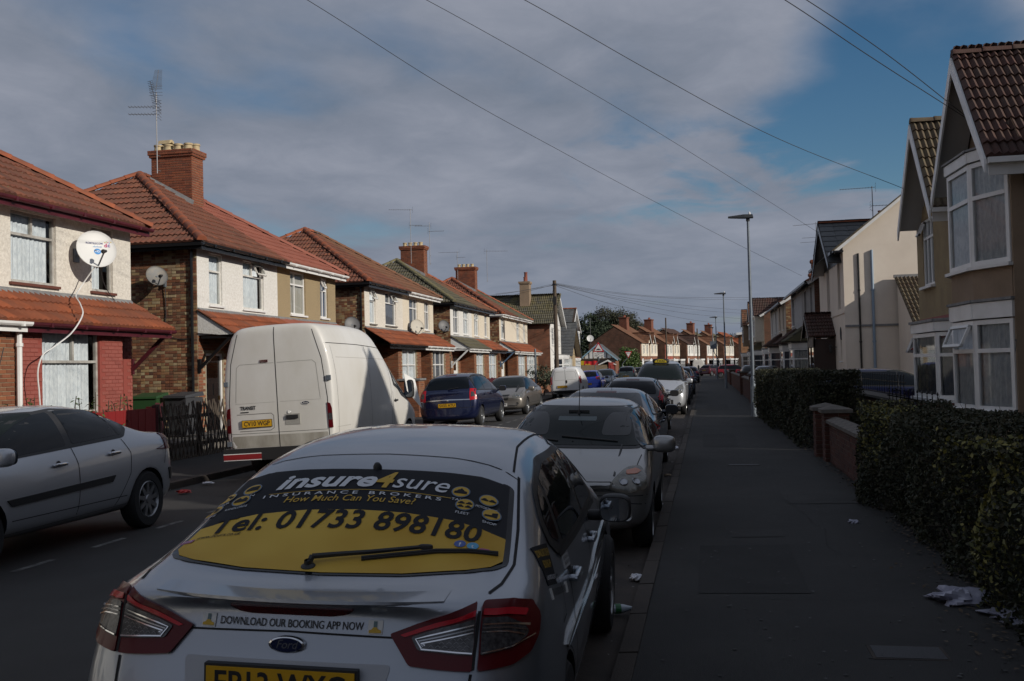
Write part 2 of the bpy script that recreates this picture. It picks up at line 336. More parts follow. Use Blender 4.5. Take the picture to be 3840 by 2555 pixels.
def hips(parent,a,b,m,r=0.13,l=0.42,name='ridge_tile',up=(0,0,1)):
    a=Vector(a); b=Vector(b); d=(b-a); L=d.length; d.normalize(); k=max(1,int(L/l)); s=Vector(up).cross(d).normalized(); w=d.cross(s)
    V=[];F=[]; seg=7
    for (y,rr) in ((0,r),(0.03,r*1.06),(0.06,r),(L/k*1.04,r*0.9)):
        for i in range(seg+1):
            q=math.pi*i/seg; V.append((math.cos(q)*rr,y,math.sin(q)*rr*0.9))
    for j in range(3):
        for i in range(seg): F.append((j*(seg+1)+i,j*(seg+1)+i+1,(j+1)*(seg+1)+i+1,(j+1)*(seg+1)+i))
    V.append((0,0,0)); F+=[(i+1,i,len(V)-1) for i in range(seg)]
    Ts=[frameM(a+d*(L/k*i),s,d,w)@Matrix.Translation((0,0,0.0+rng.uniform(-.004,.004))) for i in range(k)]
    scatter(parent,name,V,F,Ts,m,300,True)
def brick_t(bw=0.215,bh=0.065,t=0.012):
    return [(0,0,0),(bw,0,0),(bw,bh,0),(0,bh,0),(.004,.004,t),(bw-.004,.004,t),(bw-.004,bh-.004,t),(.004,bh-.004,t)],[(4,5,6,7),(0,1,5,4),(1,2,6,5),(2,3,7,6),(3,0,4,7)]
def bricks(parent,o,u,v,n,u0,u1,v0,v1,m,holes=(),top=300,flemish=False,clip=None,name='brick',pw=0.225,ph=0.075):
    """brick faces standing proud of the mortar plane"""
    F=frameM(o,u,v,n); A=[];B=[]; y=v0; r=0
    while y<v1-ph*0.6:
        x=u0-(rng.choice((0,)) if 0 else (pw/2 if r%2 else 0)); k=0
        while x<u1-0.02:
            hd=flemish and ((k+r)%2==0 or rng.random()<0.45)
            w=pw/2 if hd else pw
            a=max(x,u0); b=min(x+w,u1)
            cx,cy=(a+b)/2,y+ph/2
            if b-a>0.06 and not any(h[0]-0.01<b-0.02 and a+0.02<h[1]+0.01 and h[2]<y+ph-0.01 and y<h[3] for h in holes) and (clip is None or inpoly(cx,cy,clip)):
                T=F@Matrix.Translation((a+.005,y+.005,rng.uniform(-.003,.002)))@Matrix.Diagonal(((b-a-0.01)/(pw-0.01),1,1,1))
                A.append(T)
            x+=w; k+=1
        y+=ph; r+=1
    tv,tf=brick_t(pw-0.01,ph-0.01); scatter(parent,name,tv,tf,A,m,top)
# ------------------------------------------------------------------ walls, windows
def wall(parent,name,o,u,v,n,u0,u1,v0,v1,m,holes=(),depth=0.13,back=darkroom):
    """flat wall face with real openings; each opening has reveals and a dark room behind"""
    o,u,v,n=map(Vector,(o,u,v,n)); xs=sorted({u0,u1,*[h[0] for h in holes],*[h[1] for h in holes]}); ys=sorted({v0,v1,*[h[2] for h in holes],*[h[3] for h in holes]})
    b=MB(); P=lambda x,y,z=0: o+u*x+v*y+n*z
    for i in range(len(xs)-1):
        for j in range(len(ys)-1):
            cx,cy=(xs[i]+xs[i+1])/2,(ys[j]+ys[j+1])/2
            if any(h[0]<cx<h[1] and h[2]<cy<h[3] for h in holes): continue
            b.poly([P(xs[i],ys[j]),P(xs[i+1],ys[j]),P(xs[i+1],ys[j+1]),P(xs[i],ys[j+1])])
    for h in holes:
        a=[(h[0],h[2]),(h[1],h[2]),(h[1],h[3]),(h[0],h[3])]
        for k in range(4):
            p,q=a[k],a[(k+1)%4]; b.poly([P(*p),P(*p,-depth),P(*q,-depth),P(*q)])
            b.poly([P(*p,-depth),P(*p,-depth-0.5),P(*q,-depth-0.5),P(*q,-depth)],1)
        b.poly([P(*p,-depth-0.5) for p in a],1)
    return b.out(name,[m,back],parent,fix=False)
def sheet(o,u,v,n,x0,x1,y0,y1,amp=0.012,waves=9,cols=40):
    b=MB(); V=[]; ph=rng.random()*6
    for j in range(2):
        for i in range(cols+1):
            t=i/cols; q=amp*(math.sin(t*waves*2*math.pi+ph)+0.5*math.sin(t*waves*4.7+ph*2))
            V.append(o+u*(x0+(x1-x0)*t)+v*(y0 if j==0 else y1)+n*q)
    b.add(V,[(i,i+1,cols+2+i,cols+1+i) for i in range(cols)]); return b
def window(parent,o,u,v,n,x0,x1,y0,y1,fm=white,mull=(),trans=0.66,inset=0.05,cur='net',sill=white,openv=(),fw=0.055,name='window',curx=(0.0,1.0),pane=None,sillm=0.05,top_only=False):
    """frame with mullions (fractions), a transom, one pane per light, curtain behind, sill; openv lists top lights tilted outwards"""
    o,u,v,n=map(Vector,(o,u,v,n)); w=x1-x0; h=y1-y0; b=MB(); d0,d1=-inset-0.06,-inset
    xs=[0]+[q*w for q in mull]+[w]; ty=None if trans is None else trans*h
    def bar(a,c,e,f,p=0.0): b.fbox(o,u,v,n,(x0+a,y0+c,d0),(x0+e,y0+f,d1+p))
    bar(0,0,w,fw); bar(0,h-fw,w,h); bar(0,fw,fw,h-fw); bar(w-fw,fw,w,h-fw)
    for q in xs[1:-1]: bar(q-fw*.45,fw if not(top_only and ty) else ty,q+fw*.45,h-fw,-0.003)
    if ty is not None: bar(fw,ty-fw*.45,w-fw,ty+fw*.45,0.003)
    f=b.out(name,fm,parent,fix=False)
    ys=[(fw,h-fw)] if ty is None else [(fw,ty-fw*.45),(ty+fw*.45,h-fw)]
    pm=pane or pane_m
    if top_only and ty:
        z=-inset-0.03; MB().poly([o+u*(x0+fw)+v*(y0+fw)+n*z,o+u*(x1-fw)+v*(y0+fw)+n*z,o+u*(x1-fw)+v*(y0+ty-fw*.45)+n*z,o+u*(x0+fw)+v*(y0+ty-fw*.45)+n*z]).out('pane',pane or pane_m,f,fix=False); ys=ys[1:]
    for i in range(len(xs)-1):
        a=xs[i]+(fw if i==0 else fw*.45); c=xs[i+1]-(fw if i==len(xs)-2 else fw*.45)
        for j,(e,g) in enumerate(ys):
            if j==len(ys)-1 and i in openv and ty is not None:
                # top-hung light swung outwards
                t=R(24); vv=(v*math.cos(t)-n*math.sin(t)); nn=(n*math.cos(t)+v*math.sin(t)); oo=o+u*(x0+a)+v*(y0+g)+n*(-inset+0.01)
                H=g-e; s=MB()
                for q in (((0,-H,0),(c-a,-H+.045,.04)),((0,-.045,0),(c-a,0,.04)),((0,-H,0),(.045,0,.04)),((c-a-.045,-H,0),(c-a,0,.04))): s.fbox(oo,u,vv,nn,*q)
                so=s.out('opening_light',fm,f,fix=False)
                MB().poly([oo+u*.04+vv*(-H+.04)+nn*.02,oo+u*(c-a-.04)+vv*(-H+.04)+nn*.02,oo+u*(c-a-.04)+vv*-.04+nn*.02,oo+u*.04+vv*-.04+nn*.02]).out('pane',pm,f,fix=False)
                continue
            z=-inset-0.03; MB().poly([o+u*(x0+a)+v*(y0+e)+n*z,o+u*(x0+c)+v*(y0+e)+n*z,o+u*(x0+c)+v*(y0+g)+n*z,o+u*(x0+a)+v*(y0+g)+n*z]).out('pane',pm,f,fix=False)
    if cur:
        cm={'net':net,'blind':blindm,'dark':curtain_dark,'blue':curtain_blue}[cur]; z=-inset-0.075
        a=x0+w*curx[0]+.01; c=x0+w*curx[1]-.01
        sheet(o+n*z,u,v,n,a,c,y0+.01,y1-.01,0.012,max(3,int((c-a)*9))).out('curtain',cm,f,True,fix=False)
    if sill: MB().fbox(o,u,v,n,(x0-0.06,y0-0.055,-0.06),(x1+0.06,y0-0.004,0.01+sillm)).out('window_sill',sill,f)
    return f
def pipe(parent,pts,m,r=0.035,name='downpipe'):
    b=MB(); b.tube(pts,r,8)
    p,q=Vector(pts[0]),Vector(pts[-1]); 
    for z in np.arange(min(p.z,q.z)+0.5,max(p.z,q.z)-0.3,1.8): b.lathe([(r*1.35,-.03),(r*1.35,.03)],(q.x,q.y,z),(0,0,1),8)
    return b.out(name,m,parent,True)
def chimney(parent,x0,x1,y0,y1,zb,zt,pots,potmat=potm,m=brick_stack,top=150,pieces=True,name='chimney'):
    """brick stack with corbelled head; local frame of its house"""
    c=MB().box((x0+.01,y0+.01,zb),(x1-.01,y1-.01,zt-0.2),0).box((x0-.04,y0-.04,zt-.2),(x1+.04,y1+.04,zt-.13)).box((x0-.07,y0-.07,zt-.13),(x1+.07,y1+.07,zt)).out(name,mortar if pieces else m,parent)
    if pieces:
        for (o,u,n,L) in (((x0,y0+.01,zb),(1,0,0),(0,-1,0),x1-x0),((x0+.01,y1,zb),(0,-1,0),(-1,0,0),y1-y0),((x1-.01,y0,zb),(0,1,0),(1,0,0),y1-y0)):
            bricks(c,o,u,(0,0,1),n,0,L,0,zt-.2-zb,m,top=top)
        for k,(e,z0,z1) in enumerate(((.05,zt-.2,zt-.13),(.08,zt-.13,zt-.01))):
            for (o,u,n,L) in (((x0-e,y0-e+.01,z0),(1,0,0),(0,-1,0),x1-x0+2*e),((x0-e+.01,y1+e,z0),(0,-1,0),(-1,0,0),y1-y0+2*e),((x1+e-.01,y0-e,z0),(0,1,0),(1,0,0),y1-y0+2*e)):
                bricks(c,o,u,(0,0,1),n,0,L,0.0,z1-z0+.03,m,top=40)
    for (px,py,r,h,kind) in pots:
        b=MB(); b.lathe([(r*1.15,0),(r*1.1,.04),(r,.06),(r*.93,h-.05),(r*1.1,h-.05),(r*1.1,h),(r*.8,h),(r*.75,h-.1),(0.0,h-.1)],(px,py,zt),seg=14)
        if kind=='cowl': b.prism([(px-r*1.3,py-r*1.6,zt+h+.05),(px-r*1.0,py-r*1.6,zt+h+.16),(px,py-r*1.6,zt+h+.2),(px+r*1.0,py-r*1.6,zt+h+.16),(px+r*1.3,py-r*1.6,zt+h+.05),(px,py-r*1.6,zt+h+.12)],(0,r*3.2,0))
        b.out('chimney_pot',potmat,c,True)
    return c
def aerial(loc,h,booms,label,rz=0.0,group='television aerials on the chimneys',wob=False):
    """mast with yagi booms: (height, length, azimuth, elements, tilt)"""
    t=root('tv_aerial',loc,rz,label,'aerial',group); MB().tube([(0,0,0),(0,0,h)],0.016,6).tube([(0,0,.1),(0.0,0.18,.1)],0.015,5).tube([(0,0,.55),(0.0,0.18,.55)],0.015,5).out('mast',alu,t)
    for (z,L,az,k,kind) in booms:
        b=MB(); d=Vector((math.cos(az),math.sin(az),0)); s=Vector((-d.y,d.x,0)); p=Vector((0,0,z)); up=Vector((0,0,1))
        if kind=='tilt': d=(d*0.35+up).normalized()
        if kind=='v': s=up
        b.tube([p-d*L*.1,p+d*L*.9],0.009,5)
        for i in range(k):
            q=p+d*L*(0.02+.86*i/(k-1)); hl=0.17*(1-.35*i/k); b.tube([q-s*hl,q+s*hl],0.006,4)
        q=p-d*L*.1
        for w in (-.14,-.05,.05,.14): b.tube([q+up*w-s*.2,q+up*w+s*.2],0.006,4) if kind!='v' else b.tube([q+Vector((-d.y,d.x,0))*w-s*.2,q+Vector((-d.y,d.x,0))*w+s*.2],0.006,4)
        b.out('aerial_boom',alu if kind!='dark' else blackm,t)
    return t
def dish(loc,r,az,el,m,label,name='satellite_dish',arm_down=True,wall_to=None,marks=None):
    """offset dish: bowl, rim, feed arm with receiver, wall bracket; az = facing direction"""
    t=root(name,loc,0,label,'satellite dish','satellite dishes on the house walls'); d=Vector((math.cos(az)*math.cos(el),math.sin(az)*math.cos(el),math.sin(el)))
    b=MB(); pr=[(0.001,-.16*r),(r*.3,-.145*r),(r*.6,-.10*r),(r*.85,-.04*r),(r*.97,0),(r,.012),(r*1.0,-.01),(r*.85,-.06*r),(r*.3,-.165*r),(.001,-.18*r)]
    b.lathe(pr,(0,0,0),d,28); bo=b.out('dish_bowl',m,t,True)
    rt=Vector((-math.sin(az),math.cos(az),0)); up=d.cross(rt)
    if up.z<0: up=-up
    lo=-up*r*.92-d*.02; ft=d*r*1.05-up*r*.55
    MB().tube([lo-d*.1,lo,ft],0.016,6).out('feed_arm',galv,t)
    MB().lathe([(0.001,-.08),(.03,-.07),(.032,.03),(.045,.05),(.045,.08),(.001,.09)],ft,-d+up*.35,10).out('receiver',blackm,t)
    if wall_to is not None:
        w=Vector(wall_to); MB().tube([-d*.14*r,-d*.2-Vector((0,0,.05)),Vector((w.x,w.y,-.12))],0.025,6).box((w.x-.02,w.y-.08,-.25),(w.x+.02,w.y+.08,.02)).out('wall_bracket',galv,t)
    return t,d,rt,up
# ------------------------------------------------------------------ vehicles
def paint(name,c,rough=0.32,metal=0.75,**k): return mat('paint_'+name,c,rough,metal,coat=0.8,flake=0.05,**k)
p_silver=paint('silver',(0.31,0.335,0.375),0.33,0.75); p_light=paint('light_silver',(0.52,0.54,0.57),0.36,0.55); p_silver2=paint('silver_warm',(0.33,0.33,0.325),0.32,0.75); p_grey=paint('beige_grey',(0.24,0.22,0.195),0.36,0.6)
p_white=mat('paint_white',(0.76,0.77,0.77),0.35,0.0,coat=0.5,dirt=0.10); p_vanwhite=mat('paint_van_white',(0.70,0.69,0.66),0.42,0.0,coat=0.3,c2=(0.62,0.60,0.55),scale=1.2,stretch=(1,1,0.6))
p_navy=paint('navy',(0.008,0.013,0.05),0.25,0.4); p_blue=paint('blue',(0.012,0.05,0.40),0.25,0.5); p_ink=paint('ink',(0.010,0.016,0.035),0.22,0.5); p_black=paint('black',(0.006,0.008,0.014),0.2,0.4)
p_green=paint('grey_green',(0.10,0.13,0.12),0.35,0.6); p_bluegrey=paint('blue_grey',(0.09,0.12,0.17),0.35,0.6); p_red=paint('red',(0.30,0.008,0.02),0.3,0.4); p_wine=paint('wine',(0.075,0.006,0.012),0.3,0.4); p_steel=paint('steel_blue',(0.14,0.19,0.26),0.35,0.6)
carglass=mat('car_glass',(0.004,0.006,0.009),0.03,0.0,spec=0.24); screen_m=mat('windscreen_glass',(0.009,0.013,0.013),0.04,0.0,spec=0.12)
trim=mat('black_plastic',(0.02,0.02,0.021),0.5); gapm=mat('panel_gap',(0.006,0.006,0.007),0.8); tyre_m=mat('tyre_rubber',(0.018,0.018,0.019),0.85,bump=0.2,bscale=40)
rim_m=mat('alloy',(0.34,0.35,0.36),0.35,metal=0.85); red_l=mat('red_lens',(0.085,0.002,0.005),0.28,spec=.25,coat=0.1); red_b=mat('red_lens_bright',(0.42,0.010,0.02),0.25,spec=.3,coat=0.15); clear_l=mat('clear_lens',(0.085,0.085,0.09),0.25,metal=0.3,coat=0.25,c2=(0.03,0.03,0.033),scale=60)
head_l=mat('headlamp_lens',(0.19,0.185,0.16),0.22,metal=0.3,coat=1.0,c2=(0.08,0.08,0.07),scale=14); amber=mat('amber_lens',(0.45,0.11,0.03),0.2,coat=1.0); plate_y=mat('plate_yellow',(0.62,0.34,0.012),0.4); plate_w=mat('plate_white',(0.7,0.7,0.68),0.4); ink_m=mat('plate_ink',(0.012,0.012,0.014),0.5)
mirror_m=mat('mirror_glass',(0.6,0.65,0.7),0.02,metal=1.0); dkchrome=mat('lamp_reflector',(0.35,0.36,0.38),0.25,metal=1.0)
def superell(b,c,r,p=0.6,nu=16,nv=10,mi=0):
    f=lambda q,e: math.copysign(abs(q)**e,q); V=[];F=[]
    for j in range(nv+1):
        t=-math.pi/2+math.pi*j/nv
        for i in range(nu):
            q=2*math.pi*i/nu; V.append((c[0]+r[0]*f(math.cos(t),p)*f(math.cos(q),p),c[1]+r[1]*f(math.cos(t),p)*f(math.sin(q),p),c[2]+r[2]*f(math.sin(t),p)))
    for j in range(nv):
        for i in range(nu): F.append((j*nu+i,j*nu+(i+1)%nu,(j+1)*nu+(i+1)%nu,(j+1)*nu+i))
    b.add(V,F,mi); return b
def fillet(P,r=0.03,k=4):
    out=[]; n=len(P)
    for i in range(n):
        a,b,c=Vector(P[i-1][:2]),Vector(P[i][:2]),Vector(P[(i+1)%n][:2]); rr=P[i][2] if len(P[i])>2 else r
        d1=(a-b); d2=(c-b); q=min(rr,d1.length*.45,d2.length*.45)
        if q<1e-4: out.append((b.x,b.y)); continue
        s=b+d1.normalized()*q; e=b+d2.normalized()*q
        for j in range(k+1):
            t=j/k; z=s*(1-t)**2+b*2*t*(1-t)+e*t*t; out.append((z.x,z.y))
    return out
WS=bpy.data.scenes.new('workshop')
def wdg(): WS.view_layers[0].update(); return WS.view_layers[0].depsgraph
class Body:
    def __init__(s,rings,arch,ar,hw,m,name_m=None,levels=2):
        V=[];F=[]; n=14
        def ring(r):
            idx=[]
            for p in r: V.append(p); idx.append(len(V)-1)
            for p in r[6:0:-1]: V.append((-p[0],p[1],p[2])); idx.append(len(V)-1)
            return idx
        I=[ring(r) for r in rings]
        for a,b in zip(I[:-1],I[1:]):
            for k in range(n): F.append((a[k],a[(k+1)%n],b[(k+1)%n],b[k]))
        for e,(I0,r) in enumerate(((I[0],rings[0]),(I[-1],rings[-1]))):
            Cc=[I0[0],I0[0]]; 
            C=[I0[0]]
            for k in range(2,6): V.append((0,r[k][1]-(0.03 if e==0 else -0.03),r[k][2])); C.append(len(V)-1)
            C.append(I0[7])
            for k in range(1,6):
                q=(C[k-1],I0[k],I0[k+1],C[k]); q2=(C[k-1],C[k],I0[14-k-1],I0[14-k])
                F.append(q[::-1] if e==0 else q); F.append(q2[::-1] if e==0 else q2)
            # close the ends of the grid: triangles at bottom and top are already shared
        me=mesh('b',V,F,m,True); bm=bmesh.new(); bm.from_mesh(me); bmesh.ops.recalc_face_normals(bm,faces=bm.faces); bm.to_mesh(me); bm.free()
        o=bpy.data.objects.new('tmp',me); WS.collection.objects.link(o); md=o.modifiers.new('s','SUBSURF'); md.levels=levels; md.render_levels=levels
        dg=wdg(); ev=o.evaluated_get(dg); sm=bpy.data.meshes.new_from_object(ev); s.sub=sm
        bm=bmesh.new(); bm.from_mesh(sm); s.bvh=BVHTree.FromBMesh(bm); bm.free()
        c=MB()
        for y in arch:
            for sg in (-1,1): c.lathe([(0.001,0),(ar,0),(ar,.30),(0.001,.30)],(sg*(hw+.05),y,0.32),(-sg,0,0),28)
        cut=c.out('cut',blackm); COL.objects.unlink(cut); WS.collection.objects.link(cut)
        md.show_viewport=False; o.data=sm; o.modifiers.remove(md); bo=o.modifiers.new('b','BOOLEAN'); bo.object=cut; bo.operation='DIFFERENCE'; bo.solver='EXACT'
        try: bo.material_mode='TRANSFER'
        except Exception: pass
        dg=wdg(); s.me=bpy.data.meshes.new_from_object(o.evaluated_get(dg))
        s.me.shade_smooth()
        try: s.me.set_sharp_from_angle(angle=R(40))
        except Exception: pass
        bpy.data.objects.remove(cut); bpy.data.objects.remove(o)
    def hit(s,view,a,b,sg=1):
        if view=='side': o,d=Vector((sg*3,a,b)),Vector((-sg,0,0))
        elif view=='rear': o,d=Vector((a,-6,b)),Vector((0,1,0))
        elif view=='front': o,d=Vector((a,6,b)),Vector((0,-1,0))
        elif view=='top': o,d=Vector((a,b,5)),Vector((0,0,-1))
        else: o,d=view[0]+view[1]*a+view[2]*b,view[3]
        h=s.bvh.ray_cast(o,d)
        if h[0] is None:
            h=s.bvh.find_nearest(o+d*3 if view=='side' else o+d*4); 
        return h[0],h[1]
    def patch(s,parent,name,P,view,m,off=0.004,sg=1,dens=0.05,rad=0.02,skirt=True,raw=False):
        Q=P if raw else fillet(P,rad)
        # subdivide the outline
        E=[]
        for i in range(len(Q)):
            a,b=Q[i],Q[(i+1)%len(Q)]; k=max(1,int(math.dist(a,b)/dens))
            for j in range(k): E.append((a[0]+(b[0]-a[0])*j/k,a[1]+(b[1]-a[1])*j/k))
        x0=min(p[0] for p in E); x1=max(p[0] for p in E); y0=min(p[1] for p in E); y1=max(p[1] for p in E); I=[]
        for i in range(1,int((x1-x0)/dens)+1):
            for j in range(1,int((y1-y0)/dens)+1):
                x,y=x0+i*dens,y0+j*dens
                if inpoly(x,y,E) and min(math.dist((x,y),e) for e in E)>dens*.4: I.append((x,y))
        n=len(E); res=delaunay_2d_cdt([Vector(p) for p in E+I],[(i,(i+1)%n) for i in range(n)],[],1,1e-6)
        vs,es,fs=res[0],res[1],res[2]; V=[]
        for p in vs:
            h,nn=s.hit(view,p[0],p[1],sg); V.append(h+nn*off)
        F=[tuple(f) for f in fs]
        if skirt:
            cnt={}
            for f in F:
                for i in range(len(f)): k=tuple(sorted((f[i],f[(i+1)%len(f)]))); cnt[k]=cnt.get(k,0)+1
            mp={}
            for k,c in cnt.items():
                if c==1:
                    for q in k:
                        if q not in mp: h,nn=s.hit(view,vs[q][0],vs[q][1],sg); mp[q]=len(V); V.append(h-nn*0.006)
                    F.append((k[0],k[1],mp[k[1]],mp[k[0]]))
        b=MB(); b.add(V,F); return b.out(name,m,parent,True)
    def line(s,parent,name,pts,view,m,w=0.008,off=0.0025,sg=1,step=0.04):
        P=[]
        for a,b in zip(pts[:-1],pts[1:]):
            k=max(1,int(math.dist(a,b)/step)); P+=[(a[0]+(b[0]-a[0])*j/k,a[1]+(b[1]-a[1])*j/k) for j in range(k)]
        P.append(pts[-1]); V=[]
        for i,p in enumerate(P):
            a,b=Vector(P[max(i-1,0)]),Vector(P[min(i+1,len(P)-1)]); t=(b-a).normalized(); nn=Vector((-t.y,t.x))*w/2
            for q in (Vector(p)+nn,Vector(p)-nn): h,hn=s.hit(view,q.x,q.y,sg); V.append(h+hn*off)
        return MB().add(V,[(2*i,2*i+1,2*i+3,2*i+2) for i in range(len(P)-1)]).out(name,m,parent,True)
_fontcache={}
def textmesh(txt,size=1.0,bold=0.0,shear=0.0,space=1.0,align='CENTER'):
    txt=txt or ' . '
    key=(txt,bold,shear,space,align)
    if key not in _fontcache:
        cu=bpy.data.curves.new('t','FONT'); cu.body=txt; cu.size=1.0; cu.offset=bold; cu.shear=shear; cu.space_character=space; cu.align_x=align; cu.align_y='CENTER'; cu.resolution_u=3
        o=bpy.data.objects.new('t',cu); WS.collection.objects.link(o); dg=wdg(); me=bpy.data.meshes.new_from_object(o.evaluated_get(dg))
        _fontcache[key]=([tuple(v.co) for v in me.vertices],[tuple(p.vertices) for p in me.polygons]); bpy.data.objects.remove(o); bpy.data.meshes.remove(me)
    V,F=_fontcache[key]; return [(v[0]*size,v[1]*size) for v in V],F
def flattext(parent,name,txt,o,u,v,n,size,m,width=None,bold=0.0,space=1.0,shear=0.0,align='CENTER'):
    V,F=textmesh(txt,size,bold,shear,space,align); o,u,v,n=map(Vector,(o,u,v,n))
    if width:
        w=max(p[0] for p in V)-min(p[0] for p in V); k=width/w; V=[(p[0]*k,p[1]) for p in V]
    b=MB(); b.add([o+u*p[0]+v*p[1]+n*0.0025 for p in V],F); return b.out(name,m,parent,fix=False)
def projtext(body,parent,name,txt,f,view,size,m,width=None,bold=0.0,space=1.0,shear=0.0,off=0.006,sg=1,align='CENTER'):
    """lettering laid on a curved panel; f maps text (x,y) to panel coordinates"""
    V,F=textmesh(txt,size,bold,shear,space,align)
    if width:
        w=max(p[0] for p in V)-min(p[0] for p in V); k=width/w; V=[(p[0]*k,p[1]) for p in V]
    out=[]
    for p in V:
        q=f(p[0],p[1]); h,nn=body.hit(view,q[0],q[1],sg); out.append(h+nn*off)
    b=MB(); b.add(out,F); return b.out(name,m,parent,True,fix=False)
def plate(parent,o,u,v,n,txt,m,wd=0.52,hd=0.111,name='number_plate'):
    o,u,v,n=map(Vector,(o,u,v,n)); p=MB().fbox(o,u,v,n,(-wd/2-.008,-hd/2-.008,-.02),(wd/2+.008,hd/2+.008,.006)).out(name+'_holder',trim,parent)
    q=MB().fbox(o,u,v,n,(-wd/2,-hd/2,.006),(wd/2,hd/2,.010)).out(name,m,p)
    q.parent=p; flattext(p,'plate_lettering',txt,o+n*.0085-v*.002,u,v,n,0.108,ink_m,width=wd*.88,bold=0.018); return p
def wheel(parent,x,y,r=0.32,w=0.21,style=9,sg=1,rimr=None,m=rim_m):
    rr=rimr or r*.63; b=MB(); ax=(sg,0,0)
    b.lathe([(rr,-w/2),(r*.9,-w/2),(r*.985,-w/2+.03),(r,-w*.25),(r,w*.25),(r*.985,w/2-.03),(r*.9,w/2-.003),(rr*1.04,w/2-.003),(rr,w/2-.02),(rr*.98,-w*.1),(rr,-w/2)],(x,y,r),ax,36)
    t=b.out('wheel',tyre_m,parent,True); c=Vector((x,y,r)); a=Vector(ax)
    k=MB(); k.lathe([(rr*1.02,w/2-.012),(rr*.97,w/2-.004),(rr*.9,w/2-.025),(rr*.88,0)],c,ax,36)
    k.lathe([(.001,w/2-.006),(.045,w/2-.008),(.06,w/2-.03),(.06,0)],c,ax,14)
    for i in range(style):
        q=2*math.pi*i/style+.2; d=Vector((0,math.cos(q),math.sin(q))); s=a.cross(d); w0,w1=(.028,.02) if style>6 else (.045,.035)
        P=[c+a*(w/2-.018)+d*.04-s*w0,c+a*(w/2-.018)+d*.04+s*w0,c+a*(w/2-.014)+d*rr*.95+s*w1,c+a*(w/2-.014)+d*rr*.95-s*w1]; k.prism(P,-a*.03)
    k.out('rim',m,t,True)
    MB().lathe([(.001,w/2-.07),(rr*.97,w/2-.07)],c,ax,24).out('brake_disc',blackm,t)
    return t
def handle(parent,body,y,z,sg,m,ln=0.2,name='door_handle'):
    h,n=body.hit('side',y,z,sg); b=MB(); superell(b,h+Vector((sg*.030,0,0)),(.013,ln/2,.019),0.55,14,8)
    for q in (-ln*.42,ln*.42): superell(b,h+Vector((sg*.012,q,0)),(.026,.016,.016),0.8,8,6)
    d=b.out(name,m,parent,True); MB().lathe([(.001,.003),(.034,.003),(.040,-.004)],h,(sg,0,0),14,sc=(1,1)).out('handle_recess',trim,d,True); return d
def door_mirror(parent,body,y,z,sg,m,face=-1,size=(.115,.075,.085),fold=0.0):
    h,n=body.hit('side',y,z,sg); c=h+Vector((sg*(size[0]+.07),0.0,.03)); b=MB(); superell(b,c,size,0.62,18,12); superell(b,h+Vector((sg*.05,0.01,-.015)),(.08,.035,.03),0.8,10,8)
    d=b.out('door_mirror',m,parent,True)
    P=[]; 
    for k in range(20):
        q=2*math.pi*k/20; f=lambda t,e:math.copysign(abs(t)**e,t); P.append(c+Vector((size[0]*.86*f(math.cos(q),.6),face*size[1]*1.02,size[2]*.82*f(math.sin(q),.6))))
    MB().poly(P).out('mirror_glass',mirror_m,d); MB().poly([c+(p-c)*1.08-Vector((0,face*.006,0)) for p in P]).out('mirror_surround',trim,d); return d
def ringp(y,zb,hw,zbelt,wt,zte,ztc,lean=None,wbelt=0.97,wb=0.8):
    P=[(0,y,zb),(hw*wb,y,zb),(hw*.965,y,zb+.1),(hw,y,(zb+.1+zbelt)/2+.03),(hw*wbelt,y,zbelt),(wt,y,zte),(wt*.62,y,ztc-.012),(0,y,ztc)]
    if lean: P=[(a,b+lean(a,c),c) for a,b,c in P]
    return P
def clipy(P,a,b):
    def half(P,y,s):
        o=[]
        for i in range(len(P)):
            p,q=P[i-1],P[i]; ip,iq=(p[0]-y)*s>=0,(q[0]-y)*s>=0
            if ip!=iq: t=(y-p[0])/(q[0]-p[0]); o.append((y,p[1]+(q[1]-p[1])*t))
            if iq: o.append(q)
        return o
    return half(half(P,a,1),b,-1)
DN=.065
BASE=dict(L=4.4,W=1.78,H=1.46,zb=.22,yg0=.25,zg0=1.0,yg1=.75,yw1=2.65,yw0=3.35,zc=1.0,zf=.74,zbr=.93,zbf=.86,wt=.60,lr=.10,lf=.10,ra=.62,fa=.60,r=.32,arch=.355)
_bodies={}
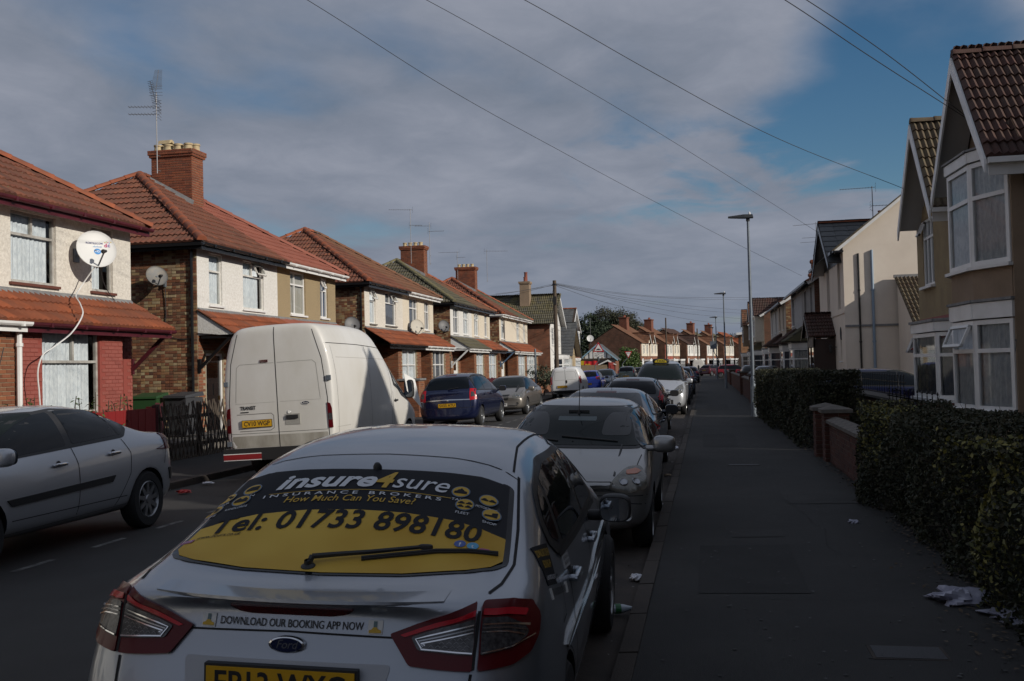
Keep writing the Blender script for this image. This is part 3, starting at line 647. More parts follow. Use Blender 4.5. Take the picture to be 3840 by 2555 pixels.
def shell(sp,m,key):
    if key in _bodies: return _bodies[key]
    s=dict(BASE,**sp); L,W,H,zb=s['L'],s['W'],s['H'],s['zb']; hw=W/2; y0=-L/2; cr=s.get('cr',.055); zr=lambda z:max(0,(z-.62))
    kr=s['lr']/max(.1,(s['zg0']-.62)); kf=s['lf']/.4
    cn=lambda q:(lambda a,c: (abs(a)/hw)**3*q + kr*zr(c)); cf=lambda q:(lambda a,c:-(abs(a)/hw)**3*q-kf*zr(c))
    zd=s['zg0']; Rg=[]
    zbr,zbf=s['zbr'],s['zbf']; f=lambda t:zbr+(zbf-zbr)*t
    Rg.append(ringp(y0+.0,zb+.10,hw*.80,zbr-.05,hw*.64,zd-.07,zd-.03,cn(.10)))
    Rg.append(ringp(y0+.05,zb+.02,hw*.93,zbr,hw*.76,zd-.025,zd+.0,cn(.12)))
    if s['yg0']>.3: Rg.append(ringp(y0+s['yg0']*.6,zb,hw*.985,zbr,hw*.80,zd-.01,zd+.012))
    Rg.append(ringp(y0+max(s['yg0'],.17)+.06,zb,hw*.99,zbr,hw*.80,zd+.01,zd+.035))
    Rg.append(ringp(y0+s['yg1'],zb,hw,f(.25),s['wt'],H-cr-.045,H-.035,wbelt=.965))
    ym=(s['yg1']+s['yw1'])/2; Rg.append(ringp(y0+ym,zb,hw,f(.5),s['wt']+.015,H-cr,H,wbelt=.965))
    Rg.append(ringp(y0+s['yw1'],zb,hw,f(.75),s['wt']+.0,H-cr-.03,H-.035,wbelt=.965))
    Rg.append(ringp(y0+s['yw0'],zb,hw,f(1.)-.0,hw*.82,s['zc']-.02,s['zc']+.01,wbelt=.95))
    yh=L-.55; Rg.append(ringp(y0+(s['yw0']+yh)/2+.1,zb,hw*.99,(s['zc']+s['zf'])/2-.04,hw*.78,(s['zc']+s['zf'])/2+.02,(s['zc']+s['zf'])/2+.055))
    Rg.append(ringp(y0+L-.30,zb,hw*.975,s['zf']-.05,hw*.77,s['zf']+.0,s['zf']+.045,cf(.04)))
    Rg.append(ringp(y0+L-.07,zb+.02,hw*.93,s['zf']-.13,hw*.72,s['zf']-.08,s['zf']-.04,cf(.13)))
    Rg.append(ringp(y0+L-.0,zb+.09,hw*.80,s['zf']-.18,hw*.62,s['zf']-.14,s['zf']-.11,cf(.12)))
    b=Body(Rg,(y0+s['ra'] if 'ray' not in s else s['ray'],y0+L-s['fa']-.25),s['arch'],hw,m); b.s=s; b.m=m; _bodies[key]=b; return b
def place(t,X,Y,head,tilt=0.0,z=0.03):
    t.location=(X,Y,z); t.rotation_euler=(0,R(tilt),R(head))
def common(t,b,m,rear=True,front=True,sides=(1,-1),pillars=(.42,.72),cols=None,handles=(1,),style=9,mirrors=True,dlo=None,hm=None,strip=False,rimm=rim_m,mm=None,tint=None):
    s=b.s; L,hw,H=s['L'],s['W']/2,s['H']; y0=-L/2
    o=lk('body',b.me,t); o.data=b.me; g=carglass
    zb_,zf_=s['zbr'],s['zbf']
    D=dlo or [(s['yg0']+.22,zb_+.05),(s['yg1']+.12,H-.17),(s['yg1']+.45,H-.115),(s['yw1']-.25,H-.115),(s['yw1']+.08,H-.17),(s['yw0']-.18,zf_+.13),(s['yw0']-.05,zf_+.045)]
    D=[(y0+a,z) for a,z in D]; ys=[p[0] for p in D]; a0,a1=min(ys),max(ys)
    for sg in sides:
        b.patch(t,'window_surround',D,'side',trim,0.006,sg,DN,0.05)
        cx=sum(p[0] for p in D)/len(D); cz=sum(p[1] for p in D)/len(D); I=[(cx+(p[0]-cx)*.975,cz+(p[1]-cz)*.90) for p in D]
        cuts=[a0]+[a0+(a1-a0)*q for q in pillars]+[a1]
        for i in range(len(cuts)-1):
            P=clipy(I,cuts[i]+.018,cuts[i+1]-.018)
            if len(P)>2: b.patch(t,'side_window',P,'side',g,0.011,sg,DN,0.03)
        # door gaps
        for q in cuts[1:-1]: b.line(t,'door_gap',[(q,zb_-.0),(q-.0,s['zb']+.22)],'side',gapm,0.009,0.0015,sg)
        b.line(t,'sill_gap',[(y0+s['ra']+s['arch']+.05,s['zb']+.2),(y0+L-s['fa']-.25-s['arch']-.05,s['zb']+.2)],'side',gapm,0.008,0.0015,sg)
        for q in handles: handle(t,b,y0+q,zb_-.09,sg,hm or m)
        if strip: b.patch(t,'rubbing_strip',[(y0+s['ra']+s['arch']+.12,.50),(y0+L-s['fa']-.25-s['arch']-.12,.46),(y0+L-s['fa']-.25-s['arch']-.12,.52),(y0+s['ra']+s['arch']+.12,.56)],'side',trim,0.012,sg,0.12,0.02)
        if mirrors: door_mirror(t,b,y0+s['yw0']-.18,s['zbf']+.06,sg,mm or m)
    ray=s['ray'] if 'ray' in s else y0+s['ra']
    for sg in (1,-1):
        for y in (ray,y0+L-s['fa']-.25): wheel(t,sg*(hw-.12),y,s['r'],.20,style,sg,m=rimm)
    return o
def rearend(t,b,lamp,plate_txt,m,badge=True,plz=None,glass=None,lampm=red_l,lens=clear_l,wiper=True,lines=True,pm=plate_y,brake=True):
    s=b.s; L,hw,H=s['L'],s['W']/2,s['H']; zd=s['zg0']; wt=s['wt']
    G=glass or [(-hw*.70,zd+.05),(hw*.70,zd+.05),(wt-.07,H-.115),(-(wt-.07),H-.115)]
    b.patch(t,'rear_window',G,'rear',carglass,0.009,1,0.055,0.06)
    for sg in (1,-1):
        P=[(sg*p[0],*p[1:]) for p in lamp]; l=b.patch(t,'tail_lamp',P,'rear',lampm,0.012,1,0.05,0.02)
        cx=sum(p[0] for p in P)/len(P); cz=sum(p[1] for p in P)/len(P); I=[(cx+(p[0]-cx)*.55,cz+(p[1]-cz)*.42) for p in P]
        b.patch(l,'lamp_lens',I,'rear',lens,0.018,1,0.05,0.01)
    pz=plz or .78; h,n=b.hit('rear',0,pz); n=Vector((0,-1,0)); h,_=b.hit('rear',0,pz); 
    plate(t,h+Vector((0,-.015,0)),(1,0,0),(0,0,1),(0,-1,0),plate_txt,pm)
    if badge: h,_=b.hit('rear',0,pz+.13); MB().lathe([(.001,.012),(.032,.010),(.040,0)],h,(0,-1,0),16).out('badge',chrome,t,True)
    if lines:
        b.line(t,'bumper_seam',[(-hw*.9,.62),(hw*.9,.62)],'rear',gapm,0.010,0.002); b.line(t,'tailgate_gap',[(-hw*.76,.64),(-hw*.76,zd-.06)],'rear',gapm,0.008,0.002); b.line(t,'tailgate_gap',[(hw*.76,.64),(hw*.76,zd-.06)],'rear',gapm,0.008,0.002)
    if brake: b.patch(t,'brake_lamp',[(-.16,H-.085),(.16,H-.085),(.16,H-.06),(-.16,H-.06)],'rear',red_l,0.006,1,0.08,0.005)
    if wiper:
        h,_=b.hit('rear',.0,zd+.06); g,_=b.hit('rear',.32,zd+.10); MB().tube([h+Vector((0,-.02,0)),h+Vector((.05,-.025,.01)),g+Vector((0,-.02,0))],.009,5).out('wiper',blackm,t)
def frontend(t,b,lamp,grille=None,lower=None,plate_txt=None,fog=None,m=None,scr=None,plz=.42,badge=True,lines=True):
    s=b.s; L,hw,H=s['L'],s['W']/2,s['H']; wt=s['wt']; zc=s['zc']
    G=scr or [(-hw*.82,zc+.02),(hw*.82,zc+.02),(wt-.03,H-.10),(-(wt-.03),H-.10)]
    b.patch(t,'windscreen_surround',[(q[0]*1.035,q[1]-.02 if q[1]<zc+.2 else q[1]+.015) for q in G],'front',trim,0.005,1,0.055,0.06); b.patch(t,'windscreen',G,'front',screen_m,0.010,1,0.055,0.05)
    for sg in (1,-1):
        P=[(sg*p[0],*p[1:]) for p in lamp]; l=b.patch(t,'headlamp',P,'front',head_l,0.010,1,0.05,0.03)
        cx=sum(p[0] for p in P)/len(P); cz=sum(p[1] for p in P)/len(P)
        for dx in (-.05,.06):
            h,n=b.hit('front',cx+dx*sg,cz-.01); MB().lathe([(.001,.013),(.030,.013),(.036,.017),(.042,.012)],h,n,14).out('reflector',dkchrome,l,True)
        if fog: 
            h,n=b.hit('front',sg*fog[0],fog[1]); f=MB(); f.lathe([(fog[2]*.7,.006),(fog[2],.012),(fog[2]*1.15,.0)],h,n,18); f=f.out('fog_lamp_ring',m or trim,t,True); MB().lathe([(.001,.005),(fog[2]*.72,.006)],h,n,16).out('fog_lamp',blackm,f)
    if grille:
        for P in grille:
            g=b.patch(t,'grille',P,'front',blackm,0.006,1,0.08,0.02); z0=min(p[1] for p in P); z1=max(p[1] for p in P); x1=max(p[0] for p in P)*.92; x0=min(p[0] for p in P)*.92 if min(p[0] for p in P)<0 else min(p[0] for p in P)
            z=z0+.022
            while z<z1-.012: b.line(g,'grille_slat',[(x0+.02,z),(x1-.0,z)],'front',trim,0.007,0.016); z+=.028
    if plate_txt: h,_=b.hit('front',0,plz); plate(t,h+Vector((0,.015,0)),(-1,0,0),(0,0,1),(0,1,0),plate_txt,plate_w)
    if badge: h,n=b.hit('front',0,s['zf']-.10); MB().lathe([(.001,.014),(.038,.012),(.048,0)],h,n,16).out('badge',chrome,t,True)
    if lines:
        b.line(t,'bonnet_gap',[(-hw*.80,L/2-.42),(-hw*.84,-L/2+s['yw0']+.1)],'top',gapm,0.008,0.002); b.line(t,'bonnet_gap',[(hw*.80,L/2-.42),(hw*.84,-L/2+s['yw0']+.1)],'top',gapm,0.008,0.002)
        b.line(t,'bumper_seam',[(-hw*.93,s['zf']-.22),(hw*.93,s['zf']-.22)],'front',gapm,0.007,0.002)
    z=zc+.05
    for q in ((-.45,.12),(.15,.62)):
        P=[]
        for k in range(6):
            x=q[0]+(q[1]-q[0])*k/5; h,n=b.hit('front',x,z+.02*k/5*2); P.append(h+n*.018)
        MB().tube(P,.008,5).out('wiper',blackm,t,True)
# ------------------------------------------------------------------ ground and street
asph=mat('asphalt',(0.036,0.035,0.034),0.85,c2=(0.024,0.023,0.023),scale=1.3,bump=0.35,bscale=140,piece=None,dirt=0.15)
pave=mat('pavement_asphalt',(0.030,0.029,0.028),0.88,c2=(0.020,0.0195,0.019),scale=0.9,bump=0.35,bscale=120,dirt=0.2)
gutm=mat('gutter_dirt',(0.060,0.048,0.040),0.92,c2=(0.036,0.030,0.027),scale=3,bump=0.4,bscale=80)
kerbm=mat('kerb_stone',(0.13,0.105,0.085),0.9,c2=(0.040,0.034,0.03),scale=5,bump=0.3,bscale=70,piece=[(0.060,0.048,0.040),(0.050,0.041,0.034),(0.070,0.056,0.046)])
soil=mat('garden_ground',(0.075,0.06,0.045),0.95,c2=(0.05,0.055,0.03),scale=2,bump=0.5)
grassm=mat('rough_grass',(0.05,0.07,0.03),0.95,c2=(0.09,0.08,0.045),scale=0.3,bump=0.5)
def ground(name,b,m): o=b.out(name,m,fix=False); o['kind']='structure'; return o
g=MB(); g.poly([(-900,-60,-.06),(900,-60,-.06),(900,1600,-.06),(-900,1600,-.06)]); ground('ground',g,grassm)
XL,XR=-8.33,-0.56
def camber(x): t=abs(x-(XL+XR)/2)/((XR-XL)/2); return 0.12*(1-t**1.6)
b=MB(); xs=[XL+(XR-XL)*i/12 for i in range(13)]; ys=[-14,10,30,60,100,150]
V=[(x,y,camber(x)) for y in ys for x in xs]; b.add(V,[(j*13+i,j*13+i+1,(j+1)*13+i+1,(j+1)*13+i) for j in range(5) for i in range(12)]); road=b.out('road',asph,None,True,fix=False); road['kind']='structure'
b=MB(); b.poly([(-30,93.5,.012),(XL,93.5,.012),(XL,104,.012),(-30,104,.012)]); ground('side_street',b,asph)
b=MB(); b.poly([(XL,150,.015),(XR,150,.015),(18,230,.015),(8,235,.015)]).poly([(-14,150,.011),(7,150,.011),(24,235,.011),(2,235,.011)]); ground('road_beyond',b,asph)
b=MB(); b.poly([(XR-.55,-14,.050),(XR,-14,.020),(XR,150,.020),(XR-.55,150,.050)]); gt=ground('gutter',b,gutm)
for k in range(40): # joints of the gutter slabs
    pass
b=MB(); b.poly([(XR+.12,-14,.10),(2.0,-14,.115),(1.9,60,.115),(1.9,150,.115),(XR+.12,150,.10)]); ground('pavement',b,pave)
b=MB(); b.poly([(1.9,-14,.09),(60,-14,.09),(60,230,.09),(1.9,230,.09)]); ground('garden_ground',b,soil)
b=MB(); b.poly([(XL-.12,-14,.10),(XL-.12,93.5,.10),(-10.5,93.5,.115),(-10.5,-14,.115)]).poly([(XL-.12,104,.10),(XL-.12,150,.10),(-10.5,150,.115),(-10.5,104,.115)]); ground('pavement',b,pave)
b=MB(); b.poly([(-10.5,-14,.09),(-10.5,93.5,.09),(-60,93.5,.09),(-60,-14,.09)]).poly([(-10.5,104,.09),(-10.5,230,.09),(-80,230,.09),(-80,104,.09)]); ground('garden_ground',b,soil)
for side,x0,x1 in (('r',XR,XR+.125),('l',XL-.125,XL)):
    kb=ground('kerb',MB().box((x0+.01,-14,-.02),(x1-.005,150,.085)),gutm)
    tv=[(0,0,0),(.12,0,0),(.12,.91,0),(0,.91,0),(.008,.006,.105),(.12,.006,.112),(.12,.904,.112),(.008,.904,.105)] if side=='r' else [(0,0,0),(.12,0,0),(.12,.91,0),(0,.91,0),(0,.006,.112),(.112,.006,.105),(.112,.904,.105),(0,.904,.112)]
    tf=[(4,5,6,7),(0,1,5,4),(1,2,6,5),(2,3,7,6),(3,0,4,7)]
    scatter(kb,'kerb_stone',tv,tf,[Matrix.Translation((x0+rng.uniform(-.003,.003),-13.5+.925*i,rng.uniform(-.002,.003))) for i in range(176)],kerbm,120)
# parking-bay dashes on the far side
pw=mat('road_marking',(0.22,0.22,0.21),0.8,c2=(0.05,0.05,0.05),scale=9,dirt=0.3)
b=MB()
for k in range(60):
    y=2+1.18*k
    for x in (-6.14,-2.6) if y>12 else (-6.14,): b.poly([(x,y,camber(x)+.004),(x+.07,y,camber(x)+.004),(x+.07,y+.55,camber(x)+.004),(x,y+.55,camber(x)+.004)])
ground('road_marking',b,pw)
# iron covers in the pavement
for x,y,w,d,lab in ((.57,16.8,.52,.20,'long narrow metal cover set in the pavement beside the silver hatchback'),(1.09,6.07,.42,.28,'small metal access cover in the pavement near the camera')):
    t=root('access_cover',(x,y,.106),0,lab,'drain cover'); MB().box((-w/2,-d/2,0),(w/2,d/2,.006)).out('frame',gutm,t); MB().box((-w/2+.02,-d/2+.02,.006),(w/2-.02,d/2-.02,.009)).out('lid',mat('cast_iron',(.07,.07,.075),.6,metal=.5,bump=.6,bscale=120),t)

# repairs and joints in the tarmac
pt=mat('tarmac_patch',(0.024,0.0235,0.023),0.9,c2=(0.017,0.0165,0.016),scale=2.2,bump=0.4,bscale=160); pt2=mat('tarmac_patch_pale',(0.042,0.041,0.039),0.9,c2=(0.030,0.029,0.028),scale=2.2,bump=0.4,bscale=160)
pz=lambda x,e=.004: .10+.0152*(x-XR-.12)/(2.0-XR-.12)+e
b=MB(); b2=MB()
for (x,y,w,l,k) in ((-.1,7.5,.8,2.0,0),(.9,12.2,.9,1.3,1),(-.1,20.5,.7,3.6,0),(.6,27,1.1,1.8,1),(.2,9.9,.5,.5,1),(1.2,4.1,.6,1.2,0),(.0,36,.8,5,0),(-.2,3.2,.5,1.5,1)):
    (b if k==0 else b2).poly([(x,y,pz(x)),(x+w,y+.04,pz(x+w)),(x+w,y+l,pz(x+w)),(x,y+l-.05,pz(x))])
for (x,y,w,l,k) in ((-5.2,14,1.0,7,0),(-4.0,24,1.4,3,1),(-3.4,30,.6,14,0),(-6.9,13.2,.7,1.1,1)):
    (b if k==0 else b2).poly([(x,y,camber(x)+.006),(x+w,y,camber(x+w)+.006),(x+w,y+l,camber(x+w)+.006),(x,y+l,camber(x)+.006)])
ground('tarmac_patch',b,pt); ground('tarmac_patch',b2,pt2)
b=MB(); r_=random.Random(3)
def crack(x,y,dx,dy,n,z):
    P=[(x,y)]
    for i in range(n): x+=dx+r_.uniform(-.04,.04); y+=dy+r_.uniform(-.04,.04); P.append((x,y))
    for (a,c),(e,f) in zip(P[:-1],P[1:]): b.poly([(a,c,pz(a,.0065)),(a+.003,c+.003,pz(a,.0065)),(e+.003,f+.003,pz(e,.0065)),(e,f,pz(e,.0065))])
for y in (3.9,7.2,10.4,13.9,18.0,23.5,30.0): crack(-.43,y,.16,.01,14,.121)
crack(1.1,9,-.01,.2,20,.121)
ground('pavement_joint',b,mat('crack_dark',(0.010,0.010,0.010),1.))
k=420; P=[]; b=MB()
for i in range(k):
    x,y=r_.uniform(-.35,1.9),r_.uniform(2.8,30)**1.0; s=r_.uniform(.006,.016); b.poly([(x+s*math.cos(q)*r_.uniform(.7,1.2),y+s*math.sin(q),pz(x,.0062)) for q in (0,1.05,2.1,3.14,4.2,5.2)])
g_=b.out('gum_spots',mat('gum_spot',(.055,.055,.053),.9),fix=False); g_['kind']='stuff'
# ------------------------------------------------------------------ left side: pairs of hipped houses
ZE,ZR=5.12,7.80
RH=math.hypot(4.3,ZR-ZE); cth,sth=4.3/RH,(ZR-ZE)/RH
def gutter(parent,x0,x1,m,y=-.36,z=ZE-.02,name='gutter',fascia=True):
    b=MB(); V=[];F=[]; prof=[(-.06,0.0),(-.055,-.04),(-.03,-.068),(0,-.075),(.03,-.068),(.052,-.04),(.055,0.0),(.047,0),(.045,-.035),(.0,-.064),(-.045,-.035),(-.052,0.0)]
    for x in (x0,x1): V+=[(x,y+a,z+c) for a,c in prof]
    n=len(prof); F=[(i,(i+1)%n,n+(i+1)%n,n+i) for i in range(n)]+[tuple(range(n)),tuple(range(2*n-1,n-1,-1))]; b.add(V,F)
    for x in np.arange(x0+.5,x1,1.0): b.box((x-.03,y-.066,z-.08),(x+.03,y+.06,z-.0))
    if fascia: b.box((x0+.005,y+.062,z-.17),(x1-.005,y+.085,z+.01))
    return b.out(name,m,parent)
def semi(Y0,w,near,label,upper,tile,hipm,gut,wins,lowm=brick_orange,lowmort=mortar,lwin=None,door=None,porchtile=tile_orange,detail=2,fm=white,apron=False,cheek=None,pile=None,brk=None,pots=None,stack=False,brace=None,doorm=None,porchgut=None,X=-12.5):
    """one half of a pair: x along the street, y into the plot. near = hip end towards the camera"""
    t=root('semi_detached_house',(X,Y0,0),R(90),label,'house','houses along the left side of the street')
    O=Vector((0,0,0)); U=(1,0,0); Z=(0,0,1); Nf=(0,-1,0)
    holes=[(q['x'][0],q['x'][1],q['z'][0] if 'z' in q else 3.61,q['z'][1] if 'z' in q else 4.95) for q in wins]
    wf=wall(t,'front_wall',(0,0,0),U,Z,Nf,0,w,3.28,ZE+.02,upper,holes)
    MB().poly([(0,0,3.28),(w,0,3.28),(w,0,2.9),(0,0,2.9)]).out('wall_band',lead if apron else upper,t,fix=False)
    for q in wins:
        window(t,(0,0,0),U,Z,Nf,q['x'][0],q['x'][1],*(q['z'] if 'z' in q else (3.61,4.95)),fm=q.get('fm',fm),mull=q.get('mull',()),trans=q.get('tr',.70),cur=q.get('cur','net'),sill=q.get('sill',fm),openv=q.get('open',()),curx=q.get('curx',(0,1)),inset=q.get('inset',.05),fw=q.get('fw',.055),top_only=q.get('to',False))
    # lower storey: projecting room y=-0.75, recessed doorway at y=0
    bx0,bx1=lwin['span']; yb=-.75; lh=[(a,c,1.0 if 'z' not in lwin else lwin['z'][0],2.62 if 'z' not in lwin else lwin['z'][1]) for a,c in lwin['x']]
    pieces=detail>=1
    lw=wall(t,'bay_wall',(0,yb,0),U,Z,Nf,bx0,bx1,0.0,2.86,lowmort if pieces else lowm,lh)
    if pieces: bricks(lw,(0,yb,0),U,Z,Nf,bx0,bx1,0.1,2.84,lowm,lh,top=300 if detail>1 else 200)
    for (a,c,e,f_) in lh: window(t,(0,yb,0),U,Z,Nf,a,c,e,f_,fm=lwin.get('fm',fm),mull=lwin.get('mull',(.5,)),trans=lwin.get('tr',.66),cur=lwin.get('cur','net'),curx=lwin.get('curx',(0,1)),sill=lwin.get('sill',concrete),top_only=lwin.get('to',False))
    s=MB(); 
    for xx in (bx0,bx1): s.poly([(xx,yb,0),(xx,0,0),(xx,0,2.9),(xx,yb,2.86)])
    sr=s.out('bay_return',lowmort if pieces else lowm,t,fix=False)
    if pieces and bx1<w-.3: bricks(sr,(bx1,yb,0),(0,1,0),Z,(1,0,0),0,.75,.1,2.84,lowm,top=60)
    if pieces and bx0>.3: bricks(sr,(bx0,0,0),(0,-1,0),Z,(-1,0,0),0,.75,.1,2.84,lowm,top=100)
    # doorway
    d0,d1=(0,bx0) if bx0>.3 else (bx1,w)
    dw=wall(t,'porch_wall',(0,0,0),U,Z,Nf,d0,d1,0,2.9,lowmort if pieces else lowm,[((d0+d1)/2-.45,(d0+d1)/2+.45,.12,2.35)],.10)
    if pieces: bricks(dw,(0,0,0),U,Z,Nf,d0,d1,.1,2.88,lowm,[((d0+d1)/2-.5,(d0+d1)/2+.5,.1,2.4)],top=120)
    dc=(d0+d1)/2; fr=MB(); fr.box((dc-.45,.03,.12),(dc-.39,.10,2.35)).box((dc+.39,.03,.12),(dc+.45,.10,2.35)).box((dc-.39,.03,2.29),(dc+.39,.10,2.35)); fr=fr.out('door_frame',white,t)
    dr=MB().box((dc-.39,.07,.12),(dc+.39,.10,2.29)); 
    for q in ((.28,1.0),(1.15,1.45)): dr.box((dc-.28,.055,.12+q[0]),(dc-.03,.072,.12+q[1])).box((dc+.03,.055,.12+q[0]),(dc+.28,.072,.12+q[1]))
    dr=dr.out('door',doorm or black,t); box('door_light',(dc-.28,.06,1.72),(dc+.28,.068,2.12),pane_d,dr); box('door_handle',(dc+.30,.03,1.1),(dc+.33,.07,1.25),mat('brass',(.5,.3,.08),.3,metal=1.),dr)
    box('step',(d0+.05,-.5,.0),(d1-.05,-.002,.12),concrete,t)
    # lean-to roof over bay and porch
    a0,a1=(-.0 if near else 0),(w+.0); L=math.hypot(1.0,.62); ov0=.04 if near else 0; ov1=.0 if near else .12
    base=MB().poly([(a0-ov0,-1.0,2.80),(a1+ov1,-1.0,2.80),(a1+ov1,0,3.42),(a0-ov0,0,3.42)]).poly([(a0-ov0,-1.0,2.76),(a1+ov1,-1.0,2.76),(a1+ov1,0,2.86),(a0-ov0,0,2.86)],0)
    pr=base.out('porch_roof',blackm if not porchgut else porchgut,t,fix=False)
    tiles(pr,(0,-1.0,2.80),U,(0,1.0/L,.62/L),(0,-.62/L,1.0/L),[(a0-ov0,0),(a1+ov1,0),(a1+ov1,L-.02),(a0-ov0,L-.02)],porchtile,top=60,l=.385)
    MB().add([(a0,-.10,3.40),(a1,-.10,3.40),(a1,-.006,3.50),(a0,-.006,3.50)],[(0,1,2,3)]).out('flashing',lead,pr,fix=False)
    gutter(t,a0,a1,porchgut or gut,y=-1.04,z=2.79,name='porch_gutter')
    if cheek: MB().prism([(0.0,-.98,2.80),(0.0,-.0,2.80),(0.0,-.0,3.40)],(.05,0,0)).out('porch_cheek',cheek,t)
    xe=(0.02 if near else w-.02)
    if brace: MB().tube([(xe,-.02,1.95),(xe,-.86,2.72)],.055,4).tube([(xe,-.02,1.85),(xe,-.02,2.2)],.05,4).tube([(xe,-.1,2.74),(xe,-.95,2.74)],.045,4).out('porch_bracket',brace,t)
    # end wall and the rest of the shell
    xw=0 if near else w; nx=(-1,0,0) if near else (1,0,0)
    ew=MB().poly([(xw,0,0),(xw,8,0),(xw,8,ZE),(xw,0,ZE)]).out('side_wall',mortar if detail>=1 and near else farbrick,t,fix=False)
    if near and detail>=1: bricks(ew,(0,8,0),(0,-1,0),Z,(-1,0,0),0,7.995,.1,ZE-.02,brk or brick_mix,top=300,flemish=True)
    if near and detail>=1:  # dark red quoin bricks at the corner
        pass
    MB().poly([(0,8,0),(w,8,0),(w,8,ZE),(0,8,ZE)]).out('rear_wall',farbrick,t,fix=False)
    # roof
    e=.3
    if near:
        base=MB().poly([(-e,-e,ZE),(w,-e,ZE),(w,4,ZR),(4.3-e,4,ZR)]).poly([(-e,8.3,ZE),(-e,-e,ZE),(4.3-e,4,ZR)]).poly([(w,8.3,ZE),(-e,8.3,ZE),(4.3-e,4,ZR),(w,4,ZR)]).poly([(-e,-e,ZE-.02),(w,-e,ZE-.02),(w,8.3,ZE-.02),(-e,8.3,ZE-.02)])
    else:
        base=MB().poly([(0,-e,ZE),(w+e,-e,ZE),(w+e-4.3,4,ZR),(0,4,ZR)]).poly([(w+e,-e,ZE),(w+e,8.3,ZE),(w+e-4.3,4,ZR)]).poly([(w+e,8.3,ZE),(0,8.3,ZE),(0,4,ZR),(w+e-4.3,4,ZR)]).poly([(0,-e,ZE-.02),(w+e,-e,ZE-.02),(w+e,8.3,ZE-.02),(0,8.3,ZE-.02)])
    rf=base.out('roof',mat('roof_underlay',(.05,.035,.028),.95),t,fix=False)
    top=300 if detail>1 else (220 if detail==1 else 120)
    nf=(0,-sth,cth); vf=(0,cth,sth)
    if near:
        tiles(rf,(-e,-e,ZE),U,vf,nf,[(0,0),(w+e,0),(w+e,RH),(4.3,RH)],tile,top=top)
        tiles(rf,(-e,8.3,ZE),(0,-1,0),(cth,0,sth),(-sth,0,cth),[(0,0),(8.6,0),(4.3,RH)],tile,top=min(top,200))
        hips(rf,(-e-.03,-e-.03,ZE+.03),(4.3-e,4,ZR+.05),hipm); hips(rf,(-e,8.3,ZE+.03),(4.3-e,4,ZR+.05),hipm); hips(rf,(4.3-e,4,ZR+.05),(w,4,ZR+.05),hipm)
    else:
        tiles(rf,(0,-e,ZE),U,vf,nf,[(0,0),(w+e,0),(w+e-4.3,RH),(0,RH)],tile,top=top)
        hips(rf,(w+e+.02,-e-.02,ZE+.03),(w+e-4.3,4,ZR+.05),hipm); hips(rf,(0,4,ZR+.05),(w+e-4.3,4,ZR+.05),hipm)
    gutter(t,-e if near else 0,w if near else w+e,gut)
    if detail>1: # moss and lichen tufts in the tile laps
        r_=random.Random(int(Y0*10)); mb=MB(); 
        for i in range(260):
            u_=r_.uniform(.2,w); v_=.40*r_.randint(0,11)+r_.uniform(-.02,.03); 
            if near and u_-.3<v_*.84: continue
            if not near and (w-u_)<v_*.84: continue
            if v_>RH-.3: continue
            p=Vector((u_,-e,ZE))+Vector(vf)*v_+Vector(nf)*.035; s_=r_.uniform(.012,.04); mb.add([p+Vector((s_,0,0)),p+Vector((0,s_*.7,s_*.5)),p-Vector((s_,0,0)),p-Vector((0,s_*.7,s_*.5)),p+Vector(nf)*s_*.8],[(0,1,4),(1,2,4),(2,3,4),(3,0,4)])
        q=mb.out('moss',mat('moss',(.07,.075,.03),.95,c2=(.25,.24,.16),scale=3),rf,fix=False); q['kind']='stuff'
    if near: 
        b=MB().box((-e-.085,-e-.04,ZE-.10),(-e-.005,8.3,ZE-.02)).box((-e-.005,-e+.0,ZE-.18),(-e+.02,8.3,ZE-.022)); b.out('side_gutter',gut,t); MB().box((-e+.02,-e+.03,ZE-.06),(w,-.005,ZE-.025)).box((-e+.02,0,ZE-.06),(-.005,8.0,ZE-.025)).out('soffit',gut if gut is not maroon else white,t)
    else: MB().box((0,-e+.03,ZE-.06),(w+e-.02,-.005,ZE-.025)).out('soffit',gut if gut is not maroon else white,t)
    if pile: pipe(t,pile,gut)
    if stack:
        P=[(x,y,r,h,k) for x,y,r,h,k in pots] if pots else [(w-.15+dx*.0,2.75+.3*k,.11,.22,'') for k in range(4) for dx in (0,)]
        c=chimney(t,w-.36,w+.34,2.52,3.86,6.7,8.62,P,potmat=potm if detail<3 else potm,top=130 if detail>1 else 60)
        MB().add([(w-.44,2.46,6.86),(w-.37,2.46,7.06),(w-.37,3.9,7.86),(w-.44,3.9,7.76)],[(0,1,2,3)]).out('chimney_flashing',lead,c,fix=False)
    return t
pots8=[(4.55,2.68+.33*k,.125,.20,'') for k in range(4)]+[(5.0,2.68+.33*k,.12,.27,'cowl' if k==3 else '') for k in range(4)]
gW=dict
